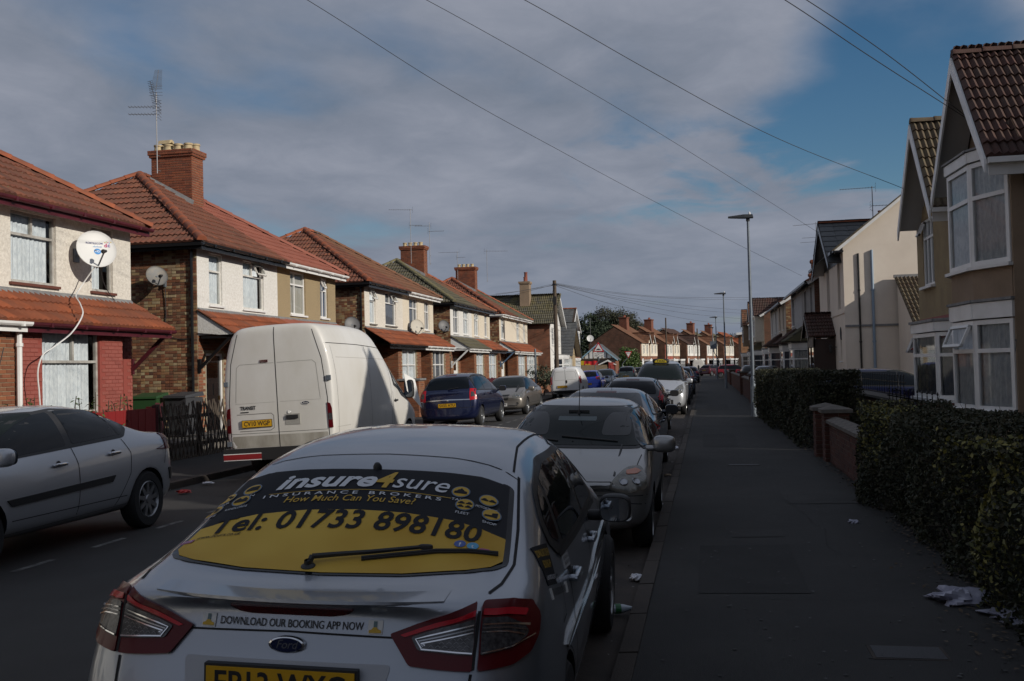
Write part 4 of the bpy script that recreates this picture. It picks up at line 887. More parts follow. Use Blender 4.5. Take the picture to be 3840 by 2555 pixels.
# first pair: only its far half is in the picture
h1n=semi(10.6,4.75,True,'orange brick bay at the left edge, beyond the white downpipe',rend_warm,tile_red,hip_orange,maroon,[gW(x=(1.0,2.4),fm=greyframe,mull=(.5,),tr=.7)],lwin=dict(x=[(2.0,3.8)],span=(1.55,4.75),mull=(.33,.66)),detail=1,stack=False,porchgut=white)
h1=semi(15.35,4.75,False,'cream house at the left edge with red painted brickwork and a large satellite dish',rend_warm,tile_red,hip_orange,maroon,
 [gW(to=True,x=(.85,2.16),fm=greyframe,mull=(.5,),tr=.68,sill=brownsill,curx=(0,.92)),gW(x=(3.31,4.07),fm=greyframe,tr=None,sill=brownsill,curx=(0,.6))],lowm=brick_painted,lowmort=mortar_red,
 lwin=dict(to=True,x=[(.68,2.42)],span=(0,3.2),mull=(.56,),fm=greyframe,z=(1.12,2.72),tr=.62,curx=(0,.9),sill=brownsill),detail=2,brace=maroon,porchgut=maroon,doorm=mat('door_maroon',(.08,.01,.015),.4))
pipe(h1,[(-.05,-.84,.1),(-.05,-.84,2.74)],white,.05)
MB().lathe([(.001,.01),(.085,.012),(.095,0)],(3.55,-.0,1.62),(0,-1,0),20,sc=(.7,1.15)).out('house_number_plaque',white,h1,True)
h2=semi(23.05,4.8,True,'white rendered house with mottled brick side wall and big chimney of eight pots',rend_white,tile_red,hip_orange,black,
 [gW(x=(.62,1.33),fm=offwhite,tr=.66,fw=.05),gW(to=True,x=(2.54,3.86),fm=offwhite,mull=(.5,),tr=.70,open=(1,),curx=(0,.88),fw=.05)],lwin=dict(x=[(2.2,4.2)],span=(1.7,4.8)),cheek=rend_white,brace=black,detail=2,stack=True,pots=pots8,pile=[(-.05,.12,.1),(-.05,.12,4.95)],doorm=black)
h3=semi(27.85,4.75,False,'pebbledashed house with white gutter and newer pink roof tiles behind the white van',pebble,tile_new,tile_new,white,
 [gW(x=(.94,2.13),mull=(.36,),tr=.70,cur='blind'),gW(x=(3.37,4.04),mull=(.5,),tr=.68,cur='blue',open=(0,))],apron=True,lwin=dict(x=[(.5,2.5)],span=(0,3.1)),detail=2,porchtile=tile_new)
h4=semi(35.6,4.8,True,'off-white house with bright orange hip, second pair, nearer half with black gutter',rend_warm,tile_red,hip_orange,black,
 [gW(x=(.58,1.26),tr=.66,sill=concrete,open=(0,)),gW(to=True,x=(2.47,3.86),mull=(.5,),tr=.68,open=(1,),cur='dark',sill=concrete)],lwin=dict(x=[(2.2,4.15)],span=(1.7,4.8),mull=(.5,),tr=.62),detail=2,pile=[(-.05,.12,.1),(-.05,.12,4.95)])
h5=semi(40.4,4.8,False,'pale cream house with brown roof and white gutter, second pair, farther half',rend_cream,tile_brown,tile_brown,white,
 [gW(x=(.94,2.22),mull=(.62,),tr=.66,cur='dark'),gW(x=(3.31,4.13),mull=(.5,),tr=.62,cur='dark')],apron=True,lwin=dict(x=[(1.9,3.9)],span=(1.6,4.8),mull=(.3,.7),tr=.62,cur='dark'),detail=2,porchtile=tile_orange,porchgut=white)
h6=semi(48.4,4.65,True,'bright white house under a dark grey lichen-covered roof with grey porch canopy',rend_white,tile_grey,hip_grey,black,
 [gW(x=(.6,1.7),mull=(.5,),tr=.62,cur='dark'),gW(x=(2.75,3.9),mull=(.5,),tr=.62)],lwin=dict(x=[(2.4,4.1)],span=(1.9,4.65),mull=(.5,),tr=.62),detail=1,porchtile=tile_grey,porchgut=white,brace=white,cheek=white,stack=True,doorm=white)
h7=semi(53.05,4.65,False,'cream house sharing its chimney stack, orange tiled half of the grey-roofed pair',rend_cream,tile_brown,hip_orange,black,
 [gW(x=(.6,1.7),mull=(.5,),tr=.66,open=(0,)),gW(x=(3.2,4.0),mull=(.5,),tr=.62,cur='dark')],lwin=dict(x=[(.8,2.8)],span=(0,3.1),mull=(.5,),tr=.62),detail=1)
h8=semi(60.5,4.9,True,'cream house with two red hip lines and a tiled porch, third from the pole',rend_cream,tile_red,hip_orange,white,
 [gW(x=(.5,1.5),mull=(.5,),tr=.62)],lwin=dict(x=[(2.2,4.6)],span=(1.7,4.9),mull=(.33,.66),tr=.6),detail=1,porchgut=white,cheek=white,brace=mat('blue_brace',(.10,.16,.25),.5),stack=True,doorm=white)
h9=semi(65.4,5.0,False,'cream house half hidden by the telegraph pole with wide white bay window',rend_cream,tile_grey,hip_orange,white,
 [gW(x=(.8,1.9),mull=(.5,),tr=.66),gW(x=(3.4,4.2),mull=(.5,),tr=.66)],lwin=dict(x=[(.4,4.4)],span=(0,4.9),mull=(.25,.5,.75),tr=.6),detail=1,porchgut=white)
# aerials
aerial((-15.9,27.05,7.85),2.45,[(2.0,.9,R(195),9,''),(1.78,.9,R(195),9,''),(2.55,.75,R(100),16,'tilt'),(2.1,.75,R(250),14,'tilt')],'tall aerial mast with four booms beside the eight-pot chimney')
aerial((-15.6,52.2,7.6),3.0,[(2.95,1.3,R(200),10,''),(2.1,.7,R(20),8,'')],'thin aerial mast on the square chimney above the dark grey roof')
aerial((-14.9,53.5,7.6),2.4,[(2.2,.9,R(200),10,''),(1.9,.9,R(10),9,'')],'second, shorter aerial on the chimney above the dark grey roof')
aerial((-16.2,65.0,7.8),1.9,[(1.85,1.4,R(190),9,''),(1.5,.6,R(20),7,'')],'left aerial on the chimney between the red hip roofs')
aerial((-14.3,65.6,7.6),2.2,[(2.1,1.6,R(20),8,'')],'right aerial bracket with one long arm beside the red hip roof chimney')
# dishes
dw=mat('dish_white',(.72,.72,.70),.5); dg=mat('dish_grey',(.17,.17,.17),.6,metal=.2,c2=(.22,.2,.17),scale=9)
t,d,rt,up=dish((-12.02,18.12,4.40),.395,R(-38),R(16),dw,'large round white satellite dish with printed logo on the cream house',wall_to=(-.46,-.0))
def onbowl(x,y): # printed front of the bowl
    r=math.hypot(x,y)/.395; return d*(-.16*.395*(1-r*r)+.006)-rt*(-x)+up*y
for txt,x,y,sz,mm,w in (('ROMTELECOM',-.02,.14,.055,mat('logo_navy',(.04,.04,.18),.5),.33),('dolce',.04,.075,.055,mat('logo_pale_blue',(.25,.40,.62),.5),.17),('HD',.035,-.03,.06,mat('logo_white',(.8,.8,.8),.5),.09)):
    if txt=='HD':
        MB().add([onbowl(x+.07*math.cos(q),y+.065*math.sin(q)) for q in np.linspace(0,2*math.pi,25)[:-1]],[tuple(range(24))]).out('dish_logo',mat('logo_blue',(.03,.25,.62),.5),t,fix=False)
    V,F=textmesh(txt,sz,.01); k=w/(max(p[0] for p in V)-min(p[0] for p in V)); MB().add([onbowl(x+p[0]*k,y+p[1])+d*.003 for p in V],F).out('dish_lettering',mm,t,fix=False)
for q,(x,c) in enumerate(((.20,(.5,.02,.15)),(.26,(.10,.03,.3)))):
    V,F=textmesh('dc'[q],.11,.03); MB().add([onbowl(x+p[0],.10+p[1])+d*.003 for p in V],F).out('dish_lettering',mat('logo_%d'%q,c,.5),t,fix=False)
for q,c in enumerate(((.7,.35,.02),(.3,.5,.05),(.6,.05,.2),(.05,.3,.6),(.7,.5,.05))): MB().add([onbowl(.19+.028*q+.011*math.cos(a),.165+.012*math.sin(q*1.6)+.011*math.sin(a)) for a in np.linspace(0,2*math.pi,11)[:-1]],[tuple(range(10))]).out('dish_logo',mat('dot_%d'%q,c,.5),t,fix=False)
dish((-13.35,22.62,4.30),.27,R(-42),R(22),dg,'small weathered grey dish on the mottled brick side wall',wall_to=(.0,.42))
dish((-12.85,35.2,3.55),.30,R(-52),R(15),mat('dish_dark',(.10,.10,.105),.5),'dark grey dish at the brick corner just above the white van',wall_to=(.1,.4))
dish((-12.1,41.2,3.65),.33,R(-42),R(15),mat('dish_cream',(.50,.47,.40),.6),'pale cream dish low on the front of the pale cream house',wall_to=(-.35,0))
dish((-12.7,47.9,3.95),.30,R(-52),R(15),mat('dish_dark',(.1,.1,.105),.5),'dark dish on the corner of the bright white house',wall_to=(.1,.45))
# loose cable on the front of the first house
def wirething(name,pts,r,m,label,cat='cable',n=1,sag=0,group=None,seg=5):
    b=MB(); b.tube(pts,r,seg); o=b.out(name,m,None,True); tag(o,label,cat,group); return o
def smoothpts(P,k=8):
    P=[Vector(p) for p in P]; n=len(P); T=[]; out=[]
    for i in range(n):
        a,b=P[max(i-1,0)],P[min(i+1,n-1)]; c=P[i]; l1=(c-a).length or 1; l2=(b-c).length or 1
        s1=(c-a)/l1 if i>0 else (b-c)/l2; s2=(b-c)/l2 if i<n-1 else s1; T.append((s1*l2+s2*l1)/(l1+l2))
    for i in range(n-1):
        L=(P[i+1]-P[i]).length
        for j in range(k):
            t=j/k; out.append(P[i]*(2*t**3-3*t*t+1)+T[i]*L*(t**3-2*t*t+t)+P[i+1]*(-2*t**3+3*t*t)+T[i+1]*L*(t**3-t*t))
    out.append(P[-1]); return out
wirething('hanging_cable',smoothpts([(-12.0,18.05,4.05),(-12.25,17.95,3.65),(-12.0,17.4,3.40),(-11.6,16.95,3.20),(-11.38,16.7,3.0),(-11.33,16.33,2.66),(-11.33,15.75,2.35),(-11.33,15.46,2.2),(-11.35,15.39,2.03),(-11.38,15.44,1.52),(-11.4,15.5,1.15)]),.013,white,'loose white cable hanging from the large dish down past the ground floor window')
wirething('dish_cable',smoothpts([(-12.0,18.2,4.15),(-12.3,18.8,3.75),(-12.45,19.4,3.45),(-12.48,20.0,3.2)]),.009,wire_m,'thin black cable running from the large dish to the house corner')
wirething('wall_cable',smoothpts([(-13.35,23.0,4.1),(-13.35,23.02,3.4),(-13.33,23.02,2.85),(-13.0,23.02,2.72),(-12.6,23.02,2.72)]),.010,wire_m,'black cable running down the mottled brick side wall from the small dish')
# ------------------------------------------------------------------ right side
def rroot(X,Yfar,label,name='gabled_house',z=.0): 
    return root(name,(X,Yfar,z),R(-90),label,'house','houses along the right side of the street')
def gable_roof(t,xc,half,ze,za,y0,y1,tile,top=200,l=.30,w=.24,barge=white,style='roll',amp=.022,sides=(1,-1),bw=.20,soff=True,ridge=None,name='roof',verge=True):
    """ridge runs back from the street"""
    H=math.hypot(half,za-ze); a,b_=half/H,(za-ze)/H; o=MB()
    for sg in (1,-1): o.poly([(xc+sg*half,y0,ze),(xc+sg*half,y1,ze),(xc,y1,za),(xc,y0,za)])
    rf=o.out(name,mat('roof_underlay',(.05,.035,.028),.95),t,fix=False)
    if 1 in sides: tiles(rf,(xc+half,y0,ze),(0,1,0),(-a,0,b_),(b_,0,a),[(0,0),(y1-y0,0),(y1-y0,H),(0,H)],tile,top=top,l=l,w=w,style=style,amp=amp)
    if -1 in sides: tiles(rf,(xc-half,y1,ze),(0,-1,0),(a,0,b_),(-b_,0,a),[(0,0),(y1-y0,0),(y1-y0,H),(0,H)],tile,top=60,l=l,w=w,style=style,amp=amp)
    if ridge: hips(rf,(xc,y0,za+.03),(xc,y1,za+.03),ridge,r=.11)
    if barge:
        for sg in (1,-1):
            P=[(xc+sg*(half+.03),y0-.03,ze-.03),(xc,y0-.03,za-.005),(xc,y0-.03,za-.005-bw*1.25),(xc+sg*(half+.03),y0-.03,ze-.03-bw)]
            MB().prism(P,(0,.03,0)).out('bargeboard',barge,t)
        if soff:
            s=MB()
            for sg in (1,-1): s.poly([(xc+sg*half,y0,ze-.035),(xc,y0,za-.05),(xc,y0+.45,za-.05),(xc+sg*half,y0+.45,ze-.035)])
            s.out('soffit',mat('soffit_grey',(.42,.41,.40),.7),t,fix=False)
    return rf
def bay(t,V,levels,fm=white,rend=rend_tan,cur='net',cap=lead,mulls=None,opens=()):
    """V: plan points from the near wall to the far wall (x,y); levels: list of (kind,z0,z1)"""
    for kind,z0,z1 in levels:
        for i in range(len(V)-1):
            a,c=Vector((*V[i],0)),Vector((*V[i+1],0)); u=(c-a); L=u.length; u.normalize(); n=u.cross(Vector((0,0,1)))
            if n.y>0 or (abs(n.y)<.3 and (n.x>0)!=(V[i][0]>sum(p[0] for p in V)/len(V))): n=-n
            uu=u if u.cross(Vector((0,0,1))).dot(n)>0 else u
            if kind=='wall': MB().poly([a+Vector((0,0,z0)),c+Vector((0,0,z0)),c+Vector((0,0,z1)),a+Vector((0,0,z1))]).out('bay_wall',rend,t,fix=False)
            elif kind=='fascia': MB().fbox(a,u,(0,0,1),n,(-.03,z0,-.05),(L+.03,z1,.05)).out('bay_fascia',white,t)
            elif kind=='lead': MB().fbox(a,u,(0,0,1),n,(-.05,z0,-.3),(L+.05,z1,.08)).out('bay_flashing',lead,t)
            elif kind=='sill': MB().fbox(a,u,(0,0,1),n,(-.04,z0,-.1),(L+.04,z1,.09)).out('window_sill',white,t)
            elif kind=='win':
                oo=a; uv=u
                if (u.cross(Vector((0,0,1)))-n).length>.5: oo=c; uv=-u
                nn=uv.cross(Vector((0,0,1)))
                window(t,oo,uv,(0,0,1),nn,.0,L,z0,z1,fm=fm,trans=.66,cur=cur,sill=None,inset=-.02,fw=.07,openv=(0,) if (i,z0) in opens else ())
                MB().poly([a-n*.42+Vector((0,0,z0)),c-n*.42+Vector((0,0,z0)),c-n*.42+Vector((0,0,z1)),a-n*.42+Vector((0,0,z1))]).out('room_back',darkroom,t,fix=False)
                
        if kind in('lead','sill','fascia'):
            for z in ((z1-.002,) if kind!='fascia' else (z0+.01,)): MB().poly([(p[0],p[1],z) for p in V]+[(V[-1][0],.3,z),(V[0][0],.3,z)]).out('bay_top',cap if kind=='lead' else white,t,fix=False)
# --- number seventeen
a=rroot(4.4,18.45,'tan rendered house with curved two-storey bay and dark red roof at the right edge')
Wd=3.05; V=[(3.0,-.02),(2.25,-.36),(1.15,-.42),(.25,-.05)]
MB().poly([(0,0,0),(Wd,0,0),(Wd,0,5.2),(0,0,5.2)]).poly([(Wd,.0,0),(Wd,8,0),(Wd,8,4.7),(Wd,0,4.7)]).out('wall_core',mortar_dark,a,fix=False)
MB().poly([(2.86,-.012,0),(Wd+.01,-.012,0),(Wd+.01,-.012,4.7),(2.86,-.012,4.7)]).poly([(Wd+.012,-.012,0),(Wd+.012,.16,0),(Wd+.012,.16,4.7),(Wd+.012,-.012,4.7)]).out('corner_render',rend_tan,a,fix=False)
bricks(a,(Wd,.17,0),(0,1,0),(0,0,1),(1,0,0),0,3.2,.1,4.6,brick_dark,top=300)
bay(a,V,[('wall',.1,.92),('sill',.92,.98),('win',.98,2.34),('fascia',2.36,2.60),('lead',2.61,2.65),('wall',2.64,3.10),('sill',3.10,3.15),('win',3.16,4.72),('fascia',4.74,4.90),('lead',4.91,4.94)],rend=rend_tan,opens=((1,.98),))
MB().poly([(.05,.06,4.9),(3.3,.06,4.9),(1.7,.06,6.45)]).out('gable_wall',rend_tan,a,fix=False)
gable_roof(a,1.7,1.68,4.62,6.55,-.42,7.5,tile_maroon,top=300,l=.27,w=.22,amp=.03,ridge=tile_maroon)
gb=MB(); gb.box((3.36,-.40,4.52),(3.47,7.5,4.60)).box((3.33,-.38,4.36),(3.36,7.5,4.52)); gb.out('gutter',white,a)
flattext(a,'house_number','17',(2.955,-.0125,1.93),(1,0,0),(0,0,1),(0,-1,0),.26,mat('number_iron',(.02,.025,.03),.5),bold=.0)
# --- the adjoining half
c=rroot(4.5,22.45,'ochre roughcast house with narrow gable between the tan house and the large cream wall')
Wb=3.95; MB().poly([(0,0,0),(Wb,0,0),(Wb,0,2.6),(0,0,2.6)]).out('door_wall',redpaint,c,fix=False)
wall(c,'front_wall',(0,0,0),(1,0,0),(0,0,1),(0,-1,0),0,Wb,2.6,4.9,rend_ochre,[(.55,1.55,3.25,4.62)])
window(c,(0,0,0),(1,0,0),(0,0,1),(0,-1,0),.55,1.55,3.25,4.62,mull=(.35,.68),trans=.72,sill=white,sillm=.08,openv=(0,),inset=.02)
MB().poly([(.2,.02,4.88),(3.4,.02,4.88),(1.8,.02,6.4)]).out('gable_wall',rend_ochre,c,fix=False)
bay(c,[(3.75,-.0),(3.3,-.38),(1.5,-.42),(.75,-.02)],[('wall',.1,.98),('sill',.98,1.04),('win',1.04,2.25),('fascia',2.27,2.44),('lead',2.45,2.50)],rend=redpaint,cur='dark',opens=((2,1.04),))
gable_roof(c,1.85,1.5,4.5,6.38,-.42,7.5,tile_lichen,top=300,l=.27,w=.22,amp=.03,ridge=tile_lichen)
gb=MB(); gb.box((3.33,-.40,4.42),(3.44,.1,4.50)).box((3.30,-.38,4.26),(3.33,.1,4.42)); gb.out('gutter',white,c)
MB().poly([(0,0,0),(0,8,0),(0,8,4.6),(0,0,4.6)]).poly([(0,8,0),(Wb,8,0),(Wb,8,4.6),(0,8,4.6)]).out('rear_walls',farbrick2,c,fix=False)
# low tiled outhouse between the ochre house and the cream wall
o_=rroot(6.6,36.35,'small side building with a steep scalloped tile roof leaning on the cream gable wall','outbuilding')
MB().poly([(0,0,0),(3.55,0,0),(3.55,0,2.5),(0,0,4.55)]).poly([(3.55,0,0),(3.55,6,0),(3.55,6,2.5),(3.55,0,2.5)]).out('wall',rend_peach,o_,fix=False)
MB().poly([(3.65,-.1,2.46),(3.65,6,2.46),(0,6,4.6),(0,-.1,4.6)]).out('roof',mat('roof_underlay',(.05,.035,.028),.95),o_,fix=False)
Lh=math.hypot(3.65,2.14); tiles(o_,(3.65,-.1,2.46),(0,1,0),(-3.65/Lh,0,2.14/Lh),(2.14/Lh,0,3.65/Lh),[(0,0),(6.1,0),(6.1,Lh),(0,Lh)],tile_lichen,top=200,l=.30,w=.26,amp=.035)
MB().box((-.02,-.12,4.58),(.12,6,4.68)).out('ridge_flashing',lead,o_)
# --- cream house with the big blank gable wall
d=rroot(4.85,44.0,'large cream house with a blank sunlit gable wall, slate front gable and black gutters')
Wc=7.5; hl=[(2.55,3.45,3.60,5.35),(5.85,6.55,3.62,5.35),(6.1,6.5,1.75,2.75)]
wall(d,'front_wall',(0,0,0),(1,0,0),(0,0,1),(0,-1,0),0,Wc,0,5.9,rend_peach,hl,.22)
for h_ in hl[:2]: window(d,(0,0,0),(1,0,0),(0,0,1),(0,-1,0),*h_,trans=.3,cur='dark',inset=.18,sill=None)
window(d,(0,0,0),(1,0,0),(0,0,1),(0,-1,0),*hl[2],trans=None,cur='net',inset=.14,sill=white)
MB().lathe([(.001,.003),(.20,.003),(.24,.006),(.24,-.02)],(6.3,0,2.74),(0,-1,0),20).out('arch_head',darkroom,d)
MB().box((-.02,-.03,3.42),(Wc+.02,.0,3.50)).out('string_course',rend_peach,d)
MB().poly([(Wc,0,0),(Wc,9,0),(Wc,9,5.9),(Wc,4.5,9.3),(Wc,0,5.8)]).out('gable_wall',rend_peach,d,fix=False)
MB().poly([(0,0,0),(0,9,0),(0,9,5.9),(0,4.5,9.3),(0,0,5.8)]).poly([(0,9,0),(Wc,9,0),(Wc,9,5.5),(0,9,5.5)]).out('rear_walls',farbrick2,d,fix=False)
bs=MB().poly([(0,-.35,5.62),(Wc+.15,-.35,5.62),(Wc+.15,4.5,9.4),(0,4.5,9.4)]).poly([(0,9.3,5.7),(Wc+.15,9.3,5.7),(Wc+.15,4.5,9.4),(0,4.5,9.4)]); mr_=bs.out('roof',slate,d,fix=False)
Ls=math.hypot(4.85,3.78); tiles(mr_,(0,-.35,5.62),(1,0,0),(0,4.85/Ls,3.78/Ls),(0,-3.78/Ls,4.85/Ls),[(0,0),(Wc+.15,0),(Wc+.15,Ls),(0,Ls)],slate,top=60,w=.5,l=.45,style='flat',stagger=True,name='slate_tile')
MB().prism([(Wc+.15,-.38,5.61),(Wc+.15,4.5,9.42),(Wc+.15,4.5,9.3),(Wc+.15,-.30,5.50)],(.05,0,0)).out('verge_board',white,d); MB().prism([(Wc+.12,-.40,5.62),(Wc+.12,4.5,9.46),(Wc+.12,4.5,9.42),(Wc+.12,-.36,5.58)],(.1,0,0)).out('verge_tiles',tile_lichen,d)
gable_roof(d,4.4,2.7,5.25,7.0,-.45,2.0,slate,top=120,l=.42,w=.5,barge=black,style='flat',ridge=hip_orange,name='front_gable_roof')
MB().poly([(1.8,-.02,5.3),(7.0,-.02,5.3),(4.4,-.02,6.9)]).out('front_gable',black,d,fix=False)
gb=MB(); gb.box((6.9,-.44,5.50),(Wc+.05,-.34,5.60)).box((0,-.44,5.50),(1.9,-.34,5.6)).box((Wc-.0,-.40,5.52),(Wc+.55,-.05,5.58)); gb.out('gutter',black,d)
pipe(d,[(Wc+.03,.50,.1),(Wc+.03,.50,5.5)],black,.035); pipe(d,[(Wc+.055,.95,.1),(Wc+.055,.95,5.6)],mat('blue_grey_pipe',(.25,.33,.42),.45),.048,'soil_pipe'); box('air_vent',(Wc,2.55,5.75),(Wc+.02,2.8,5.93),rend_tan,d)
MB().box((Wc,.0,2.93),(Wc+.05,6,3.0)).out('wall_pipe',lead,d)
# its tiled porch
MB().box((2.4,-.8,.1),(2.5,0,2.6)).box((4.6,-.8,.1),(4.7,0,2.6)).box((2.4,-.8,.1),(4.7,-.74,.9)).box((2.4,-.8,2.3),(4.7,-.74,2.7)).box((3.4,-.8,.9),(3.5,-.74,2.3)).out('porch_frame',mat('dark_brown_wood',(.035,.018,.012),.5),d)
for x in (2.5,3.5): MB().box((x+.02,-.77,.92),(x+(.86 if x<3 else 1.06),-.76,2.28)).out('porch_pane',pane_d,d)
gable_roof(d,3.55,1.35,2.68,3.55,-1.0,0,tile_maroon,top=60,barge=black,name='porch_roof',bw=.12,soff=False,l=.25,w=.2)
MB().poly([(2.2,-.9,2.68),(4.9,-.9,2.68),(3.55,-.9,3.5)]).out('porch_gable',mat('dark_brown_wood',(.035,.018,.012),.5),d,fix=False)
l_=MB().box((5.0,-.22,2.25),(5.04,-.01,2.29)).lathe([(.03,.0),(.06,.05),(.07,.22),(.09,.24),(.001,.33)],(5.02,-.22,2.05),(0,0,1),8).out('wall_lantern',blackm,d)
aerial((6.4,39.6,6.9),1.45,[(1.4,1.3,R(175),12,''),(.7,.8,R(0),7,'')],'aerial on the slate roof ridge of the large cream house')
# --- terrace farther along
def terr(X,Yn,Yf,label,wm,tile,ze=5.35,zr=7.7,wins=(),lwins=(),bays=(),porch=None,stack=None,gable=None,side=farbrick2,det=0,cur='dark',gm=black):
    t=rroot(X,Yf,label,'terraced_house'); w=Yf-Yn
    hs=[(a,b_,3.65,5.05) for a,b_ in wins]; wall(t,'front_wall',(0,0,0),(1,0,0),(0,0,1),(0,-1,0),0,w,0,ze,wm,hs+[(a,b_,1.0,2.4) for a,b_ in lwins],.16)
    for h_ in hs: window(t,(0,0,0),(1,0,0),(0,0,1),(0,-1,0),*h_,mull=(.5,),trans=.7,cur=cur,inset=.1,sill=white)
    for a,b_ in lwins: window(t,(0,0,0),(1,0,0),(0,0,1),(0,-1,0),a,b_,1.0,2.4,mull=(.5,),trans=.66,cur=cur,inset=.1)
    sw=MB().poly([(w,0,0),(w,8,0),(w,8,ze),(w,4,zr),(w,0,ze)]).out('side_wall',side if not det else mortar_dark,t,fix=False)
    if det: bricks(sw,(w,0,0),(0,1,0),(0,0,1),(1,0,0),0,3.0,.1,ze,brick_mix,top=300)
    MB().poly([(0,0,0),(0,8,0),(0,8,ze),(0,4,zr),(0,0,ze)]).poly([(0,8,0),(w,8,0),(w,8,ze),(0,8,ze)]).out('rear_walls',farbrick2,t,fix=False)
    rf=MB().poly([(0,-.3,ze-.15),(w+.08,-.3,ze-.15),(w+.08,4,zr+.05),(0,4,zr+.05)]).poly([(0,8.3,ze-.15),(w+.08,8.3,ze-.15),(w+.08,4,zr+.05),(0,4,zr+.05)]).out('roof',mat('roof_underlay',(.05,.035,.028),.95),t,fix=False)
    L=math.hypot(4.3,zr-ze+.2); tiles(rf,(0,-.3,ze-.15),(1,0,0),(0,4.3/L,(zr-ze+.2)/L),(0,-(zr-ze+.2)/L,4.3/L),[(0,0),(w+.08,0),(w+.08,L),(0,L)],tile,top=120)
    MB().box((0,-.42,ze-.22),(w+.1,-.3,ze-.12)).out('gutter',gm,t); MB().prism([(w+.08,-.33,ze-.15),(w+.08,4,zr+.08),(w+.08,4,zr-.05),(w+.08,-.25,ze-.28)],(.04,0,0)).out('verge_board',white,t)
    for (x0,x1,d_) in bays:
        bay(t,[(x1,0),(x1-.3,-d_),(x0+.3,-d_),(x0,0)],[('wall',.1,.9),('sill',.9,.96),('win',.96,2.35),('fascia',2.37,2.6),('lead',2.61,2.68)],rend=wm,cur=cur)
    if porch:
        x0,x1,tm=porch; L=math.hypot(1.0,.75); pr=MB().poly([(x0,-1.0,2.7),(x1,-1.0,2.7),(x1-.2,0,3.45),(x0+.2,0,3.45)]).poly([(x1,-1.0,2.7),(x1,0,2.7),(x1-.2,0,3.45)]).poly([(x0,-1.0,2.7),(x0,0,2.7),(x0+.2,0,3.45)]).poly([(x0,-1,2.69),(x1,-1,2.69),(x1,0,2.69),(x0,0,2.69)]).out('porch_roof',tm,t,fix=False)
        tiles(pr,(x0,-1,2.7),(1,0,0),(0,1/L,.75/L),(0,-.75/L,1/L),[(0,0),(x1-x0,0),(x1-x0-.2,L),(.2,L)],tm,top=30)
    if stack:
        for (x,y,zt,pm) in stack: chimney(t,x-.35,x+.35,y-.5,y+.5,zr-1.6,zt,[(x,y-.28,.10,.38,''),(x,y+.05,.10,.42,''),(x,y+.32,.10,.34,'')],potmat=pm,top=60)
    if gable:
        for (xc,half,za,dm) in gable:
            gable_roof(t,xc,half,ze-.15,za,-.75,3.0,dm,top=60,barge=white,name='front_gable_roof',l=.3,w=.25,soff=False,bw=.15)
            MB().poly([(xc-half+.1,-.62,3.3),(xc+half-.1,-.62,3.3),(xc+half-.1,-.62,ze-.1),(xc,-.62,za-.15),(xc-half+.1,-.62,ze-.1)]).poly([(xc+half-.1,-.62,3.3),(xc+half-.1,0,3.3),(xc+half-.1,0,ze),(xc+half-.1,-.62,ze)]).poly([(xc-half+.1,-.62,3.3),(xc+half-.1,-.62,3.3),(xc+half-.1,0,3.3),(xc-half+.1,0,3.3)]).out('front_gable',wm,t,fix=False)
            window(t,(0,-.62,0),(1,0,0),(0,0,1),(0,-1,0),xc-half*.6,xc+half*.6,3.7,4.95,mull=(.5,),trans=.7,cur='net',inset=-.07)
    return t
terr(4.7,44.6,50.4,'grey rendered house with two narrow upstairs windows beside the cream house',rend_grey,tile_red,wins=[(1.3,2.2),(4.0,4.8)],lwins=[(3.9,5.0)],bays=[(.4,2.8,.7)],porch=(.2,3.0,tile_grey),stack=[(.35,4.0,8.5,potr)])
terr(4.7,50.4,56.5,'paler grey roughcast house with tall white window, farther half of the grey pair',mat('render_pale_grey',(.45,.45,.45),.95,c2=(.37,.37,.37),scale=3,bump=1.,bscale=30),tile_red,wins=[(.6,2.1)],bays=[(.5,3.0,.7)],porch=(.4,3.2,tile_maroon),stack=[(5.7,4.2,8.4,potr)])
terr(4.6,59.0,65.0,'fawn house with sunlit brick end wall and white barge board',rend_fawn,tile_brown,ze=5.3,zr=7.5,wins=[(.9,1.8),(3.7,4.5)],bays=[(.5,2.6,.7)],porch=(.2,3.0,tile_maroon),stack=[(3.6,3.6,8.3,potr)],det=1)
terr(4.6,65.0,72.5,'pale house with the tall red chimney behind the nearest street lamp',mat('render_pale',(.50,.48,.45),.9),tile_brown,ze=5.3,zr=7.5,wins=[(1.2,2.0),(5.0,5.8)],bays=[(1.0,3.2,.7)],stack=[(2.0,3.2,8.6,potr)])
terr(4.4,77.0,83.0,'brick house with cream upper bay and orange ridge beyond the red chimney',rend_cream,tile_maroon,ze=5.4,zr=7.6,gable=[(4.2,1.5,6.6,tile_maroon)],bays=[(2.6,5.4,.8)],porch=(.2,2.4,tile_grey),stack=[(5.0,4,8.3,potr)])
terr(4.4,83.0,90.0,'house with brown gable and white-framed bay seen past the street lamp',rend_tan,tile_brown,ze=5.4,zr=7.6,gable=[(3.0,1.6,6.7,tile_brown)],bays=[(1.4,4.4,.8)])
terr(4.3,96.0,103.0,'far right house with steep brown roof showing above its white bay',rend_tan,tile_brown,ze=5.4,zr=7.5,gable=[(3.5,1.7,6.8,tile_brown)],bays=[(1.8,5,.8)])
f_=rroot(3.9,121.0,'plain tan brick building with white roof edge at the end of the right row','flat_roofed_building'); 
MB().box((0,0,0),(9,7,4.9)).out('wall',farbrickO,f_); MB().prism([(-.3,-.5,4.75),(9.3,-.5,4.75),(9.3,-.5,5.0),(-.3,-.5,5.0)],(0,8,.6)).out('roof',white,f_)
